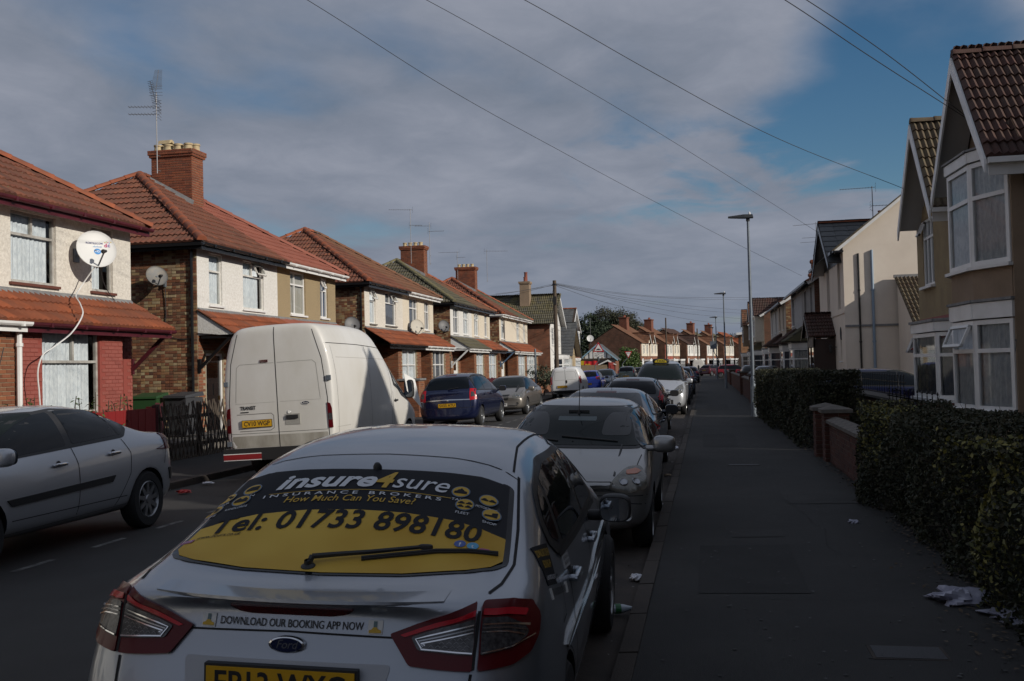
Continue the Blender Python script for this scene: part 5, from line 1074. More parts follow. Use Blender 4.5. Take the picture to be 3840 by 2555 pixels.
# house just outside the view on the right, whose roof shades the near cars
hx=rroot(5.4,13.4,'tan rendered double-gabled house just beyond the right edge of the view')
MB().box((0,0,0),(9.4,8,4.9)).out('wall',rend_tan,hx); gable_roof(hx,.4,1.45,4.85,6.85,-.4,8,tile_maroon,top=0,l=.4,w=.4); gable_roof(hx,4.2,1.75,4.85,6.85,-.4,8,tile_maroon,top=0,l=.4,w=.4); gable_roof(hx,7.9,1.75,4.85,6.85,-.4,8,tile_maroon,top=0,l=.4,w=.4)
aerial((6.6,60.6,7.3),2.6,[(2.5,1.5,R(160),14,''),(1.7,.9,R(170),9,'')],'tall aerial near the red chimney on the right side')
aerial((6.9,62.0,7.4),1.6,[(1.5,1.2,R(170),9,''),(1.1,.6,R(20),7,'')],'short aerial behind the terracotta pots on the right side')

# the street goes on behind the viewer
def plainhouse(X,Y,rz,w,label,wm,tm,hip=False):
    t=root('street_house',(X,Y,0),R(rz),label,'house','houses along the street behind the viewer'); MB().box((0,0,0),(w,8,5.1)).out('wall',wm,t)
    MB().poly([(-.3,-.3,5.1),(w+.3,-.3,5.1),(w-2 if hip else w+.3,4,7.9),(2 if hip else -.3,4,7.9)]).poly([(-.3,8.3,5.1),(w+.3,8.3,5.1),(w-2 if hip else w+.3,4,7.9),(2 if hip else -.3,4,7.9)]).poly([(-.3,-.3,5.1),(-.3,8.3,5.1),(2 if hip else -.3,4,7.9)]).poly([(w+.3,-.3,5.1),(w+.3,8.3,5.1),(w-2 if hip else w+.3,4,7.9)]).out('roof',tm,t,fix=False)
    for k in range(int(w/2.4)):
        for z in (1.0,3.6):
            f=MB().box((.7+2.4*k,-.05,z),(2.1+2.4*k,-.004,z+1.4)).out('window',white,t); MB().box((.78+2.4*k,-.06,z+.08),(2.02+2.4*k,-.052,z+1.32)).out('pane',carglass_b,f)
carglass_b=mat('far_pane',(.02,.025,.03),.05)
for k in range(6):
    plainhouse(-12.5,10.3-12.6*(k+1),90,9.6,'hipped pair number %s behind the viewer on the left side'%('one','two','three','four','five','six')[k],rend_warm if k%2 else rend_white,tile_red,True)
    plainhouse(4.6,3.6-10.5*k,-90,9.0,'terraced pair number %s behind the viewer on the right side'%('one','two','three','four','five','six')[k],rend_tan if k%2 else farbrick2,tile_maroon)
# ------------------------------------------------------------------ farther left side, beyond the hipped pairs
def lroot(X,Y0,label,name='gabled_house',rz=90): return root(name,(X,Y0,0),R(rz),label,'house','houses along the left side of the street')
def shellbox(t,w,dep,z,m,front=True):
    b=MB().poly([(0,0,0),(0,dep,0),(0,dep,z),(0,0,z)]).poly([(w,0,0),(w,dep,0),(w,dep,z),(w,0,z)]).poly([(0,dep,0),(w,dep,0),(w,dep,z),(0,dep,z)]); return b.out('side_wall',m,t,fix=False)
q6=lroot(-11.2,72.6,'gabled house with brick side wall and grey tiled roof right behind the telegraph pole')
wall(q6,'front_wall',(0,0,0),(1,0,0),(0,0,1),(0,-1,0),0,5.6,0,5,rend_white,[(.8,2.0,3.4,4.7),(3.2,4.6,3.4,4.7)]); shellbox(q6,5.6,9,5,farbrick)
for a_,b_ in ((.8,2.0),(3.2,4.6)): window(q6,(0,0,0),(1,0,0),(0,0,1),(0,-1,0),a_,b_,3.4,4.7,mull=(.5,),cur='dark')
MB().poly([(0,0,4.98),(5.6,0,4.98),(2.8,0,7.1)]).out('gable_wall',white,q6,fix=False)
gable_roof(q6,2.8,3.1,4.95,7.2,-.4,8.5,tile_grey,top=250,l=.34,w=.3)
bay(q6,[(5.4,0),(5.0,-.7),(1.6,-.7),(1.2,0)],[('wall',.1,.9),('win',.95,2.4),('fascia',2.42,2.65),('lead',2.66,2.7)],rend=rend_white,cur='net')
chimney(q6,1.6,2.5,1.75,2.5,5.0,8.3,[(1.85,2.1,.11,.35,''),(2.25,2.1,.13,.75,'')],potmat=potr,m=rend_tan,pieces=False)
q7=lroot(-11.0,79.4,'low buff brick annexe with steep grey slate roof and black barge boards')
wall(q7,'front_wall',(0,0,0),(1,0,0),(0,0,1),(0,-1,0),0,6,0,2.8,farbrickY,[(1.6,4.2,.9,2.5)]); window(q7,(0,0,0),(1,0,0),(0,0,1),(0,-1,0),1.6,4.2,.9,2.5,mull=(.33,.66),cur='net')
MB().poly([(0,0,2.78),(6,0,2.78),(3,0,5.2)]).out('gable_wall',farbrickY,q7,fix=False); shellbox(q7,6,7,2.8,farbrickY); gable_roof(q7,3,3.3,2.6,5.4,-.5,7,slate,top=120,barge=black,style='flat',l=.4,w=.4)
q8=lroot(-11.9,86.8,'brick house with grey gable roof and tall white upstairs bay, last before the side street')
wall(q8,'front_wall',(0,0,0),(1,0,0),(0,0,1),(0,-1,0),0,5.2,0,5,farbrick,[(3.8,4.6,.1,2.1)]); shellbox(q8,5.2,8,5,farbrick2); MB().poly([(0,0,4.98),(5.2,0,4.98),(2.6,0,6.9)]).out('gable_wall',white,q8,fix=False)
gable_roof(q8,2.6,2.9,4.95,6.95,-.6,8,slate,top=120,style='flat',l=.4,w=.4,ridge=hip_orange)
bay(q8,[(4.8,0),(4.4,-.6),(.9,-.6),(.5,0)],[('wall',.1,.9),('win',.95,2.3),('fascia',2.32,2.5),('wall',2.5,3.2),('win',3.2,4.8),('fascia',4.82,4.95)],rend=farbrick,cur='net')
# timbered shop across the side street
X0=-15.3
s=root('timbered_shop',(-13.3,108.0,0),0,'low shop with black-and-white timber gable, blue barge boards and a red banner','shop')
MB().box((0,0,0),(4.9,6,2.7)).out('wall',farbrick,s); MB().prism([(.1,-.02,2.7),(4.8,-.02,2.7),(2.45,-.02,4.25)],(0,6,0)).out('gable',white,s)
for k in range(7):
    x=.55+.63*k; h_=1.5*(1-abs(x-2.45)/2.4); MB().box((x-.06,-.06,2.72),(x+.06,-.02,2.72+max(.15,h_))).out('timber_post',wood_dark if k%2 else fence_tan,s)
MB().box((0,-.07,2.62),(4.9,-.02,2.76)).out('timber_beam',wood_dark,s)
bl=mat('pale_blue_paint',(.25,.40,.50),.6)
for sg in (1,-1): MB().prism([(2.45,-.35,4.5),(2.45+sg*2.85,-.35,2.55),(2.45+sg*2.85,-.35,2.38),(2.45,-.35,4.3)],(0,.06,0)).out('bargeboard',bl,s); MB().poly([(2.45,-.35,4.5),(2.45+sg*2.85,-.35,2.55),(2.45+sg*2.85,6.2,2.55),(2.45,6.2,4.5)]).out('roof_slope',slate,s,fix=False)
MB().box((-.2,-.35,.1),(4.9,-.12,2.55)).out('shutter',blackm,s)
MB().box((0,-.42,2.0),(.5,-.38,2.5)).out('yellow_panel',mat('yellow_panel',(.6,.42,.02),.5),s)
b=MB(); V=[(.5+2.0*i/12,-.45+.05*math.sin(i*1.3),z+(.04*math.sin(i*.9))) for z in (1.25,2.45) for i in range(13)]; b.add(V,[(i,i+1,i+14,i+13) for i in range(12)]); bn=b.out('banner',mat('banner_red',(.50,.015,.02),.5),s,fix=False)
flattext(bn,'banner_lettering','99p',(1.2,-.53,1.85),(1,0,0),(0,0,1),(0,-1,0),.75,mat('banner_yellow',(.7,.45,.03),.5),bold=.02)
MB().prism([(2.5,-1.3,2.0),(3.9,-1.3,2.55),(5.1,-1.3,1.95),(4.9,-1.3,1.95),(3.9,-1.3,2.38),(2.7,-1.3,1.95)],(0,1.2,0)).out('canopy',white,s)
def dish_small(loc,r,label): dish(loc,r,R(-80),R(15),dw,label)
dish((-12.2,107.8,4.75),.38,R(-80),R(15),dw,'round white dish on a mast above the timbered shop gable'); s.scale=(.76,.76,.93)
aerial((-12.2,108.1,4.0),3.0,[(2.6,.8,R(10),7,''),(1.4,.5,R(200),5,'')],'bare mast and aerial above the timbered shop')
def boardfence(name,a,b_,h,m,label,gap=.005,bw=.12,z0=.09,group=None,posts=True,vary=.0,rail=True,cat='fence',top=300):
    a=Vector(a); b_=Vector(b_); d=(b_-a); L=d.length; d.normalize(); t=root(name,(a.x,a.y,z0),math.atan2(d.y,d.x),label,cat,group); k=int(L/bw); Ts=[]
    for i in range(k): Ts.append(Matrix.Translation((i*bw,rng.uniform(-.004,.004),0))@Matrix.Diagonal((1,1,1+rng.uniform(-vary,vary),1)))
    v=MB().box((gap/2,-.012,.03),(bw-gap/2,.012,h)); scatter(t,'board',v.v,v.f,Ts,m,top)
    if rail: MB().box((0,.014,.25),(L,.06,.33)).box((0,.014,h-.3),(L,.06,h-.22)).out('rail',m,t)
    if posts:
        for q in np.arange(0,L+.1,1.8): box('post',(q-.04,.015,0),(q+.04,.10,h+.03),m,t)
    return t
boardfence('board_fence',(-14.2,104.6),(-10.0,104.6),1.75,fence_tan,'tan panel fence in front of the timbered shop',bw=.15)
boardfence('striped_fence',(-9.9,104.6),(-9.6,108.5),2.0,mat('striped_fence_red',(.30,.04,.03),.7),'tall red and white striped side fence by the shop',bw=.45,gap=.22)
# far row round the bend
def farhalf(x0,w,near,col,upm,til,label,red=False):
    t=root('terraced_house',(-9.3,147.0,0),R(77.5),label,'house','far row of houses round the bend'); k_=int(x0/10.4+.001)
    t.location=Vector((-9.3,147.0,0))+Matrix.Rotation(R(72.6),3,'Z')@Vector((10.6*k_,0,0))+Matrix.Rotation(R(77.5),3,'Z')@Vector((x0-10.4*k_,0,0))
    wall(t,'front_wall',(0,0,0),(1,0,0),(0,0,1),(0,-1,0),0,w,0,5,brick_far_r if red else farbrick,[(.5,1.5,.1,2.2)])
    MB().box((.3,-.10,3.0),(w-.2,-.01,4.98)).out('upper_bay',upm,t)
    for a_ in (.9,2.7): window(t,(0,-.10,0),(1,0,0),(0,0,1),(0,-1,0),a_,a_+.8,3.4,4.7,mull=(.5,),cur='net',inset=-.06,sill=None)
    b=MB(); b.box((1.8,-.9,.1),(w-.2,-.01,1.0),0).out('bay_base',farbrick,t); MB().box((1.7,-.95,2.25),(w-.1,-.01,2.5)).out('bay_fascia',white,t)
    window(t,(0,-.9,0),(1,0,0),(0,0,1),(0,-1,0),1.8,w-.2,1.0,2.25,mull=(.25,.5,.75),cur='dark',inset=0,sill=None); MB().box((1.85,-.55,1.0),(w-.25,-.5,2.25)).out('room_back',darkroom,t)
    MB().lathe([(.001,.01),(.52,.01),(.52,.06),(.40,.06),(.40,-.01)],(1.0,-.01,2.15),(0,-1,0),16).out('arch_surround',white,t); MB().box((.48,-.06,.1),(.58,-.01,2.15)).box((1.42,-.06,.1),(1.52,-.01,2.15)).out('door_surround',white,t)
    xw=0 if near else w; MB().poly([(xw,0,0),(xw,8,0),(xw,8,5),(xw,4,7.4),(xw,0,5)]).out('gable_wall',farbrick2,t,fix=False)
    MB().poly([(0,-.3,4.9),(w,-.3,4.9),(w,4,7.55),(0,4,7.55)]).poly([(0,8.3,4.9),(w,8.3,4.9),(w,4,7.55),(0,4,7.55)]).out('roof',mat('roof_underlay',(.05,.035,.028),.95),t,fix=False)
    L=math.hypot(4.3,2.65); tiles(t,(0,-.3,4.9),(1,0,0),(0,4.3/L,2.65/L),(0,-2.65/L,4.3/L),[(0,0),(w,0),(w,L),(0,L)],til,top=30,w=.4,l=.5)
    gable_roof(t,w-1.2 if near else 1.2,1.0,4.9,6.4,-.5,2.2,til,top=20,name='dormer_roof',soff=False,w=.4,l=.4,bw=.22)
    MB().poly([((w-1.2 if near else 1.2)-.9,-.3,4.9),((w-1.2 if near else 1.2)+.9,-.3,4.9),(w-1.2 if near else 1.2,-.3,6.25)]).out('dormer_gable',upm,t,fix=False)
    if near and int(x0/10.4) not in (2,5): chimney(t,w-1.3,w+.0,3.0,4.2,6.3,9.0,[(w-1.1+.25*k,3.5,.10,.30 if (k+int(x0))%2 else .15,'') for k in range(4)],potmat=potr,m=brickmat('far_brick_stack',(.20,.06,.035),(.15,.05,.03),(.18,.12,.08)),pieces=False)
    return t
brick_far_r=brickmat('far_brick_red',(.32,.07,.045),(.28,.06,.04),(.30,.12,.09))
specs=[(tile_brown,tile_brown,rend_cream,rend_cream,'first','brown roof and cream bay',False),(tile_brown,tile_brown,rend_warm,rend_cream,'second','grey-brown roof and red front',True),(tile_maroon,tile_maroon,rend_white,rend_white,'third','dark red roof and bright white upper floor',False),(tile_brown,tile_grey,rend_white,rend_cream,'fourth','brown roof behind the far van',False),(tile_brown,tile_grey,rend_cream,rend_warm,'fifth','pale brown roof behind the third street lamp',False),(tile_orange,tile_orange,rend_warm,rend_warm,'last','orange roof at the end of the bend',False)]
for i,(t1,t2,u1,u2,nm,desc,red) in enumerate(specs):
    farhalf(10.4*i,4.6,True,None,u1,t1,'near half of the %s far pair, %s'%(nm,desc),red); farhalf(10.4*i+4.6,4.6,False,None,u2,t2,'far half of the %s far pair, %s'%(nm,desc))
# ------------------------------------------------------------------ trees and hedges
leafd=mat('leaf_dark',(.02,.035,.014),.75,piece=[(.016,.030,.012),(.032,.05,.018),(.024,.038,.016)])
leafc=mat('leaf_conifer',(.02,.035,.014),.8,piece=[(.014,.026,.013),(.026,.042,.02),(.035,.05,.022)])
leafe=mat('leaf_olive',(.05,.05,.025),.75,piece=[(.035,.042,.02),(.06,.062,.032),(.045,.038,.022)])
leafb=mat('leaf_laurel',(.05,.09,.02),.5,piece=[(.035,.07,.015),(.07,.12,.025),(.09,.13,.03)])
leafh=mat('leaf_hedge',(.04,.045,.02),.65,piece=[(.018,.026,.011),(.030,.036,.014),(.050,.045,.020),(.016,.021,.010)])
leafy=mat('leaf_variegated',(.20,.19,.04),.6,piece=[(.11,.115,.03),(.22,.19,.04),(.07,.085,.025)])
twigm=mat('twig',(.07,.055,.04),.9)
barkm=mat('bark',(.10,.075,.055),.9,c2=(.2,.17,.13),scale=4,bump=.4)
nr=np.random.default_rng(5)
def leaves(P,N,size,name,m,parent,asp=.55,jit=.9):
    """leaf blades at points P, roughly facing N"""
    n=len(P); d=nr.normal(size=(n,3))*jit+N; d/=np.linalg.norm(d,axis=1)[:,None]; a=np.cross(d,nr.normal(size=(n,3))); a/=np.linalg.norm(a,axis=1)[:,None]; b=np.cross(d,a)
    s=(size*nr.uniform(.5,1.5,n))[:,None]; V=np.stack([P-a*s*.5,P+b*s*asp*.5+d*s*.08,P+a*s*.5,P-b*s*asp*.5+d*s*.08],1).reshape(-1,3)
    me=bpy.data.meshes.new(name); me.vertices.add(4*n); me.vertices.foreach_set('co',V.ravel().astype('f4')); me.loops.add(4*n); me.loops.foreach_set('vertex_index',np.arange(4*n,dtype='i4')); me.polygons.add(n); me.polygons.foreach_set('loop_start',np.arange(0,4*n,4,dtype='i4')); me.polygons.foreach_set('loop_total',np.full(n,4,dtype='i4')); me.materials.append(m); me.update(); me.validate()
    return lk(name,me,parent)
def clump_tree(name,loc,blobs,n,size,m,label,trunk=(.18,3),group=None,cat='tree',asp=.55,limbs=True):
    """blobs: (x,y,z,rx,ry,rz) lobes of the crown; leaf clumps on and inside them with gaps"""
    t=root(name,loc,0,label,cat,group); P=[];N=[]; tot=sum(b[3]*b[5] for b in blobs)
    for bx,by,bz,rx,ry,rz in blobs:
        k=int(n*rx*rz/tot); nc=max(6,k//45); c=nr.normal(size=(nc,3)); c/=np.linalg.norm(c,axis=1)[:,None]; c*=nr.uniform(.55,1.08,(nc,1)); c*=np.array([rx,ry,rz])
        idx=nr.integers(0,nc,k); q=c[idx]+nr.normal(size=(k,3))*np.array([rx,ry,rz])*.16; P.append(q+np.array([bx,by,bz])); N.append(c[idx]/np.linalg.norm(c[idx],axis=1)[:,None])
    cr=leaves(np.concatenate(P),np.concatenate(N)*.8+np.array([0,0,.3]),size,'crown',m,t,asp)
    b=MB(); b.tube([(0,0,0),(.1,0,trunk[1]*.5),(.0,.1,trunk[1])],trunk[0],8,r2=trunk[0]*.6)
    if limbs:
        for bl in blobs[:7]: b.tube([(0,.1,trunk[1]*.7),(bl[0]*.5,bl[1]*.5,(trunk[1]*.7+bl[2])/2),(bl[0],bl[1],bl[2])],trunk[0]*.45,5,r2=.03)
    b.out('trunk',barkm,t,True); return t
clump_tree('conifer_tree',(-19.0,168,0),[(0,0,4,4.2,3,3.6),(-1.2,0,6.6,3.2,2.6,2.6),(1.5,0,7,2.6,2.4,2.4),(-.2,0,8.8,1.6,1.5,1.8),(3,0,4,2.2,2,3)],15000,.34,leafc,'dark conifer with rounded top behind the timbered shop',(.3,5))
clump_tree('conifer_tree',(-22.0,166,0),[(0,0,3,2.6,2,3),(-.3,0,5.6,2.,1.8,2.2),(.2,0,7.4,1.2,1.2,1.4)],6000,.32,leafc,'smaller dark conifer at the left end of the tree group',(.25,4))
clump_tree('broad_tree',(-15.2,172,0),[(-1.8,0,9.4,2.3,2,2.0),(1.4,0,9.0,2.6,2.2,2.0),(3.6,0,7.4,1.9,1.8,1.7),(-.2,0,7.4,2.2,2,1.6),(-3,0,7.5,1.6,1.6,1.6)],22000,.30,leafe,'tall olive tree with pale bare branches and spreading rounded crown',(.35,6.5),asp=.4)
clump_tree('broad_tree',(-8.6,190,0),[(0,0,6.6,1.6,1.4,1.6),(1.2,0,7.2,1.3,1.2,1.2),(2.3,0,6,1.4,1.3,1.2)],2600,.32,leafe,'small tree top showing between the far chimneys',(.2,5))
clump_tree('broad_tree',(5.6,215,0),[(0,0,6.0,2.2,2,1.6),(2,0,5.4,1.8,2,1.3)],2200,.34,leafd,'dark tree behind the orange far roof',(.2,5))
clump_tree('laurel_bush',(-10.6,136,0),[(0,0,2.0,1.9,1.6,1.7),(.3,0,3.1,1.4,1.2,1.0),(1.2,0,1.7,1.2,1.2,1.4),(-1.2,0,1.7,1.1,1.2,1.3),(-.2,0,.9,1.7,1.5,.9)],7000,.24,leafb,'big rounded green bush on the corner behind the give way sign',(.12,1.5),cat='bush')
clump_tree('bare_shrub',(5.6,150,0),[(0,0,1.5,1.1,1,1.1)],700,.2,twigm,'small brown shrub in front of the last far house',(.08,1.2),cat='bush')
clump_tree('garden_shrub',(-9.5,58.5,0),[(0,0,1.2,.9,.8,.6),(.6,0,1.0,.7,.6,.5)],2200,.12,mat('leaf_grey',(.07,.08,.05),.8,piece=[(.05,.06,.04),(.09,.10,.06)]),'grey-green shrub over the wall behind the small white van',(.05,.8),cat='bush')
def hedge(name,pts,h,wd,n,size,label,m=leafh,z0=.10,yell=()):
    """clipped hedge along a line of points; leaf blades over a twiggy core"""
    t=root(name,(pts[0][0],pts[0][1],0),0,label,'hedge','garden hedges'); o=Vector((*pts[0][:2],0)); C_=MB(); Pn=[Vector((p[0],p[1],0))-o for p in pts]
    segs=[(a,b) for a,b in zip(Pn[:-1],Pn[1:])]; tot=sum((b-a).length for a,b in segs)
    P=[];N=[]
    for a,b in segs:
        d=(b-a); L=d.length; d.normalize(); s=Vector((d.y,-d.x,0)); k=int(n*L/tot)
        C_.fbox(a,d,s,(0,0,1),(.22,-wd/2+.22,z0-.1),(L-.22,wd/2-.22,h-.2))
        u=nr.uniform(-.05,L+.05,k); f=nr.random(k); side=nr.choice([-1,1],k)
        hh=h+.05*np.sin(u*1.7+1)+.03*np.sin(u*4.3); ww=wd/2+.05*np.sin(u*2.3)+.04*np.sin(u*5.1+2)
        top=f>.62; w_=np.where(top,nr.uniform(-1,1,k)*ww,side*(ww-np.abs(nr.normal(0,.08,k)))); z=np.where(top,hh-np.abs(nr.normal(0,.05,k)),z0+(hh-z0)*nr.random(k)**.9)
        bul=.06*np.sin(z*3.1+u*1.1)+.04*np.sin(z*7+u*3)+.03; w_=np.where(top,w_,w_+side*bul)
        q=np.array(a)[None,:]+u[:,None]*np.array(d)[None,:]+w_[:,None]*np.array(s)[None,:]; q[:,2]=z; P.append(q)
        nn=np.where(top[:,None],np.array([0,0,1.])[None,:],side[:,None]*np.array(s)[None,:]); N.append(nn)
    for e_,(pp,dr) in enumerate(((Pn[0],Pn[0]-Pn[1]),(Pn[-1],Pn[-1]-Pn[-2]))):
        dr=dr.normalized(); sd=Vector((dr.y,-dr.x,0)); k=int(n*.045); q=np.array(pp)[None,:]+np.array(dr)[None,:]*(.02-np.abs(nr.normal(0,.10,k)))[:,None]+np.array(sd)[None,:]*(nr.uniform(-1,1,k)*wd/2)[:,None]; q[:,2]=z0+(h-z0)*nr.random(k); P.append(q); N.append(np.tile(np.array(dr),(k,1)))
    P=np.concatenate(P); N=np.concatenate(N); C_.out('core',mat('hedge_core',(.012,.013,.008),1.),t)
    ym=np.zeros(len(P),bool)
    for (yx,yy,yz,r) in yell: ym|=(np.linalg.norm((P+np.array(o)-np.array([yx,yy,yz]))*np.array([1,.8,1.]),axis=1)<r*(1+.4*nr.normal(size=len(P)))) & (nr.random(len(P))<.22)
    leaves(P[~ym],N[~ym]*.5,size,'foliage',m,t)
    if ym.any(): leaves(P[ym]+N[ym]*.02,N[ym]*.6,size*1.1,'yellow_leaves',leafy,t)
    low=P[:,2]<.45; keep=~(low&(nr.random(len(P))<.0)); k=500; i=nr.choice(len(P),k); b=MB()
    for a,bb in segs:
        dd=(bb-a); n_=int(dd.length*9)
        for j in range(n_):
            p=a+dd*rng.random(); s=Vector((dd.y,-dd.x,0)).normalized()*rng.choice((-1,1))*(wd/2-rng.uniform(.0,.25)); b.tube([p+s*.8+Vector((0,0,z0-.05)),p+s*rng.uniform(.8,1.1)+Vector((rng.uniform(-.1,.1),rng.uniform(-.1,.1),rng.uniform(.3,.6)))],.007,4,cap=False)
            if j%2:
                q=p+Vector((rng.uniform(-.4,.4),0,h-.05)); e_=q+Vector((rng.uniform(-.06,.06),rng.uniform(-.06,.06),rng.uniform(.06,.17))); b.tube([q,e_],.002,3,cap=False)
    for j in i:
        p=Vector(P[j]); q=p+Vector(N[j])*.05+Vector(nr.normal(size=3))*.07; b.tube([p-Vector(N[j])*.1,q],.0025,3,cap=False)
    b.out('twig',twigm,t,fix=False)['kind']='stuff'; return t
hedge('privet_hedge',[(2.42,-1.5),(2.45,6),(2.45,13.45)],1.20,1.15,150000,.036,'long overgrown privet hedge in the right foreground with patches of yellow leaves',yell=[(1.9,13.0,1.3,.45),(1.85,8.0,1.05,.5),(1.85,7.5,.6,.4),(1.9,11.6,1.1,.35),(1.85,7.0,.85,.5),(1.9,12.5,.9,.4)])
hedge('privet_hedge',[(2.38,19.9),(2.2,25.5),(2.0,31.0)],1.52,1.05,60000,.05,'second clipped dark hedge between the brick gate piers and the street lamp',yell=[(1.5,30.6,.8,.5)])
# leafy shrub with upright shoots in the first front garden
def shoots(loc,label,n=16):
    t=root('leafy_shrub',loc,0,label,'shrub'); b=MB(); P=[];N=[]
    for k in range(n):
        x,y=rng.uniform(-.9,.9),rng.uniform(-.5,.5); h_=rng.uniform(.45,1.0); dx,dy=rng.uniform(-.12,.12),rng.uniform(-.12,.12); b.tube([(x,y,0),(x+dx,y+dy,h_)],.008,4)
        for j in range(int(26*h_)):
            f=.25+.75*j/(26*h_); q=rng.uniform(0,6.28); P.append((x+dx*f+.055*math.cos(q),y+dy*f+.055*math.sin(q),h_*f+rng.uniform(0,.04))); N.append((math.cos(q)*.4,math.sin(q)*.4,.8))
    b.out('stem',twigm,t); leaves(np.array(P),np.array(N),.085,'foliage',leafb,t,asp=.38,jit=.45); return t
shoots((-10.9,15.2,.55),'leafy green shrub with upright shoots under the first house window',26); shoots((-10.95,16.6,.5),'second leafy shrub in front of the ground floor window of the red-painted wall',18)
# ------------------------------------------------------------------ boundary walls, fences
boardfence('board_fence',(-10.42,12.0),(-10.42,17.55),1.10,redpaint,'bright red vertical board fence below the painted brick house',bw=.12)
boardfence('board_fence',(-10.42,17.6),(-11.95,20.4),1.12,maroon,'dark red board fence running back beside the passage bins',bw=.12)
def lattice(a,b_,h,label):
    a=Vector((*a,0)); b_=Vector((*b_,0)); d=(b_-a); L=d.length; d.normalize(); t=root('trellis_fence',(a.x,a.y,.09),math.atan2(d.y,d.x),label,'fence'); k=int(L/.15); A=[];B=[]
    v=MB().box((-.018,-.012,0),(.018,.0,h/math.cos(.32)))
    for i in range(-1,k+1):
        x=i*.15+rng.uniform(-.02,.02); A.append(Matrix.Translation((x,0,0))@Matrix.Rotation(.30+rng.uniform(-.05,.05),4,'Y')@Matrix.Diagonal((1,1,1+rng.uniform(-.06,.05),1))); B.append(Matrix.Translation((x+.4,-.013,0))@Matrix.Rotation(-.30+rng.uniform(-.05,.05),4,'Y')@Matrix.Diagonal((1,1,1+rng.uniform(-.06,.05),1)))
    scatter(t,'slat',v.v,v.f,A+B,wood_dark,300); MB().box((0,.002,h*.22),(L,.05,h*.28)).box((0,.002,h*.72),(L,.05,h*.78)).out('rail',wood_dark,t)
    for q in np.arange(0,L,1.6): box('post',(q-.04,.05,0),(q+.04,.13,h),wood_dark,t)
    return t
lattice((-10.4,17.7),(-10.35,23.6),1.16,'black weathered criss-cross trellis fence beside the white van')
def pier(x,y,w,h,label,m=brick_orange,cap='flat',capm=concrete,top=200,mort=mortar_dark,base=.1):
    t=root('brick_pier',(x,y,0),0,label,'gate pier'); MB().box((-w/2+.01,-w/2+.01,0),(w/2-.01,w/2-.01,h)).out('pier_core',mort,t)
    for o,u,n in (((-w/2,-w/2+.01,base),(1,0,0),(0,-1,0)),((w/2-.01,-w/2,base),(0,1,0),(1,0,0)),((-w/2+.01,w/2,base),(0,-1,0),(-1,0,0))): bricks(t,o,u,(0,0,1),n,0,w,0,h-base,m,top=top)
    c=w/2+.05; b=MB()
    if cap=='flat': b.box((-c,-c,h),(c,c,h+.07))
    else: b.add([(-c,-c,h),(c,-c,h),(c,c,h),(-c,c,h),(-c,-c,h+.06),(c,-c,h+.06),(c,c,h+.06),(-c,c,h+.06),(0,0,h+.13)],[(3,2,1,0),(0,1,5,4),(1,2,6,5),(2,3,7,6),(3,0,4,7),(4,5,8),(5,6,8),(6,7,8),(7,4,8)])
    b.out('coping',capm,t); return t
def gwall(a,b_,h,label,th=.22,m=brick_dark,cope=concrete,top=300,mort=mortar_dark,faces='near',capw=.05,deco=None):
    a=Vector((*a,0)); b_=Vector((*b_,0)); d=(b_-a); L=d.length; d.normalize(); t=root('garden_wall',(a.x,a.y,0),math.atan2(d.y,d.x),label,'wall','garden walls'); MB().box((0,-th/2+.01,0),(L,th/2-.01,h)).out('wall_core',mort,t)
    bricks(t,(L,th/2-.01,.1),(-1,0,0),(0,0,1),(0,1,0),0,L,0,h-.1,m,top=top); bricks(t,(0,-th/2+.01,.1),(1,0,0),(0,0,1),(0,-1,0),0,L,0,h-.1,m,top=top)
    k=int(L/.45); v=MB(); c=th/2+capw; v.add([(0.003,-c,0),(.447,-c,0),(.447,c,0),(.003,c,0),(.003,-c,.05),(.447,-c,.05),(.447,0,.10),(.447,c,.05),(.003,c,.05),(.003,0,.10)],[(0,3,2,1),(0,1,5,4),(4,5,6,9),(9,6,7,8),(2,3,8,7),(1,2,7,6,5),(0,4,9,8,3)])
    scatter(t,'coping_stone',v.v,v.f,[Matrix.Translation((i*.45,0,h)) for i in range(k+1)],cope,120); return t
pier(2.05,18.25,.40,.92,'farther of two brick gate piers with pyramid concrete caps',brick_dark,'pyr'); pier(2.1,17.35,.40,.92,'nearer of two brick gate piers, at the end of the low sloping wall',brick_dark,'pyr')
gwall((2.08,13.4),(2.08,17.12),.76,'low brick garden wall with sloping concrete coping beside the near hedge')
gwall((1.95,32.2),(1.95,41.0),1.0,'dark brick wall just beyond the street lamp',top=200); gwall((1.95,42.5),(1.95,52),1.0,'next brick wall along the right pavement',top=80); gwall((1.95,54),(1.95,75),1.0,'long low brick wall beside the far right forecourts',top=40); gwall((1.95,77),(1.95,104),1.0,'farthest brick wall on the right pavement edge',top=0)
pier(1.95,41.7,.45,1.25,'square brick pier between the right garden walls',brick_dark,'flat',top=60); pier(1.95,53,.45,1.25,'brick pier at a driveway on the right',brick_dark,'flat',top=40); pier(1.95,76,.45,1.2,'farthest brick pier on the right',brick_dark,'flat',top=20)
gwall((4.3,31.5),(1.95,31.9),1.0,'side garden wall behind the second hedge',top=60)
gwall((-10.5,25.4),(-10.5,33.6),.85,'orange brick front wall behind the white van',m=brick_orange,mort=mortar,top=100); pier(-10.45,34.7,.75,1.42,'tall orange brick pier with a flat grey cap between van and blue car',brick_orange,'flat',lead,top=200,mort=mortar)
gwall((-10.5,36.5),(-10.5,46.8),.75,'low brick wall behind the silver saloon',m=brick_orange,mort=mortar,top=150); gwall((-10.4,57.0),(-10.4,73.0),1.05,'brick wall with pale coping beside the small white van',m=brick_orange,mort=mortar,top=150)
boardfence('board_fence',(-10.5,47.2),(-10.5,56.8),1.2,maroon,'dark red board fence beyond the silver saloon',bw=.14)
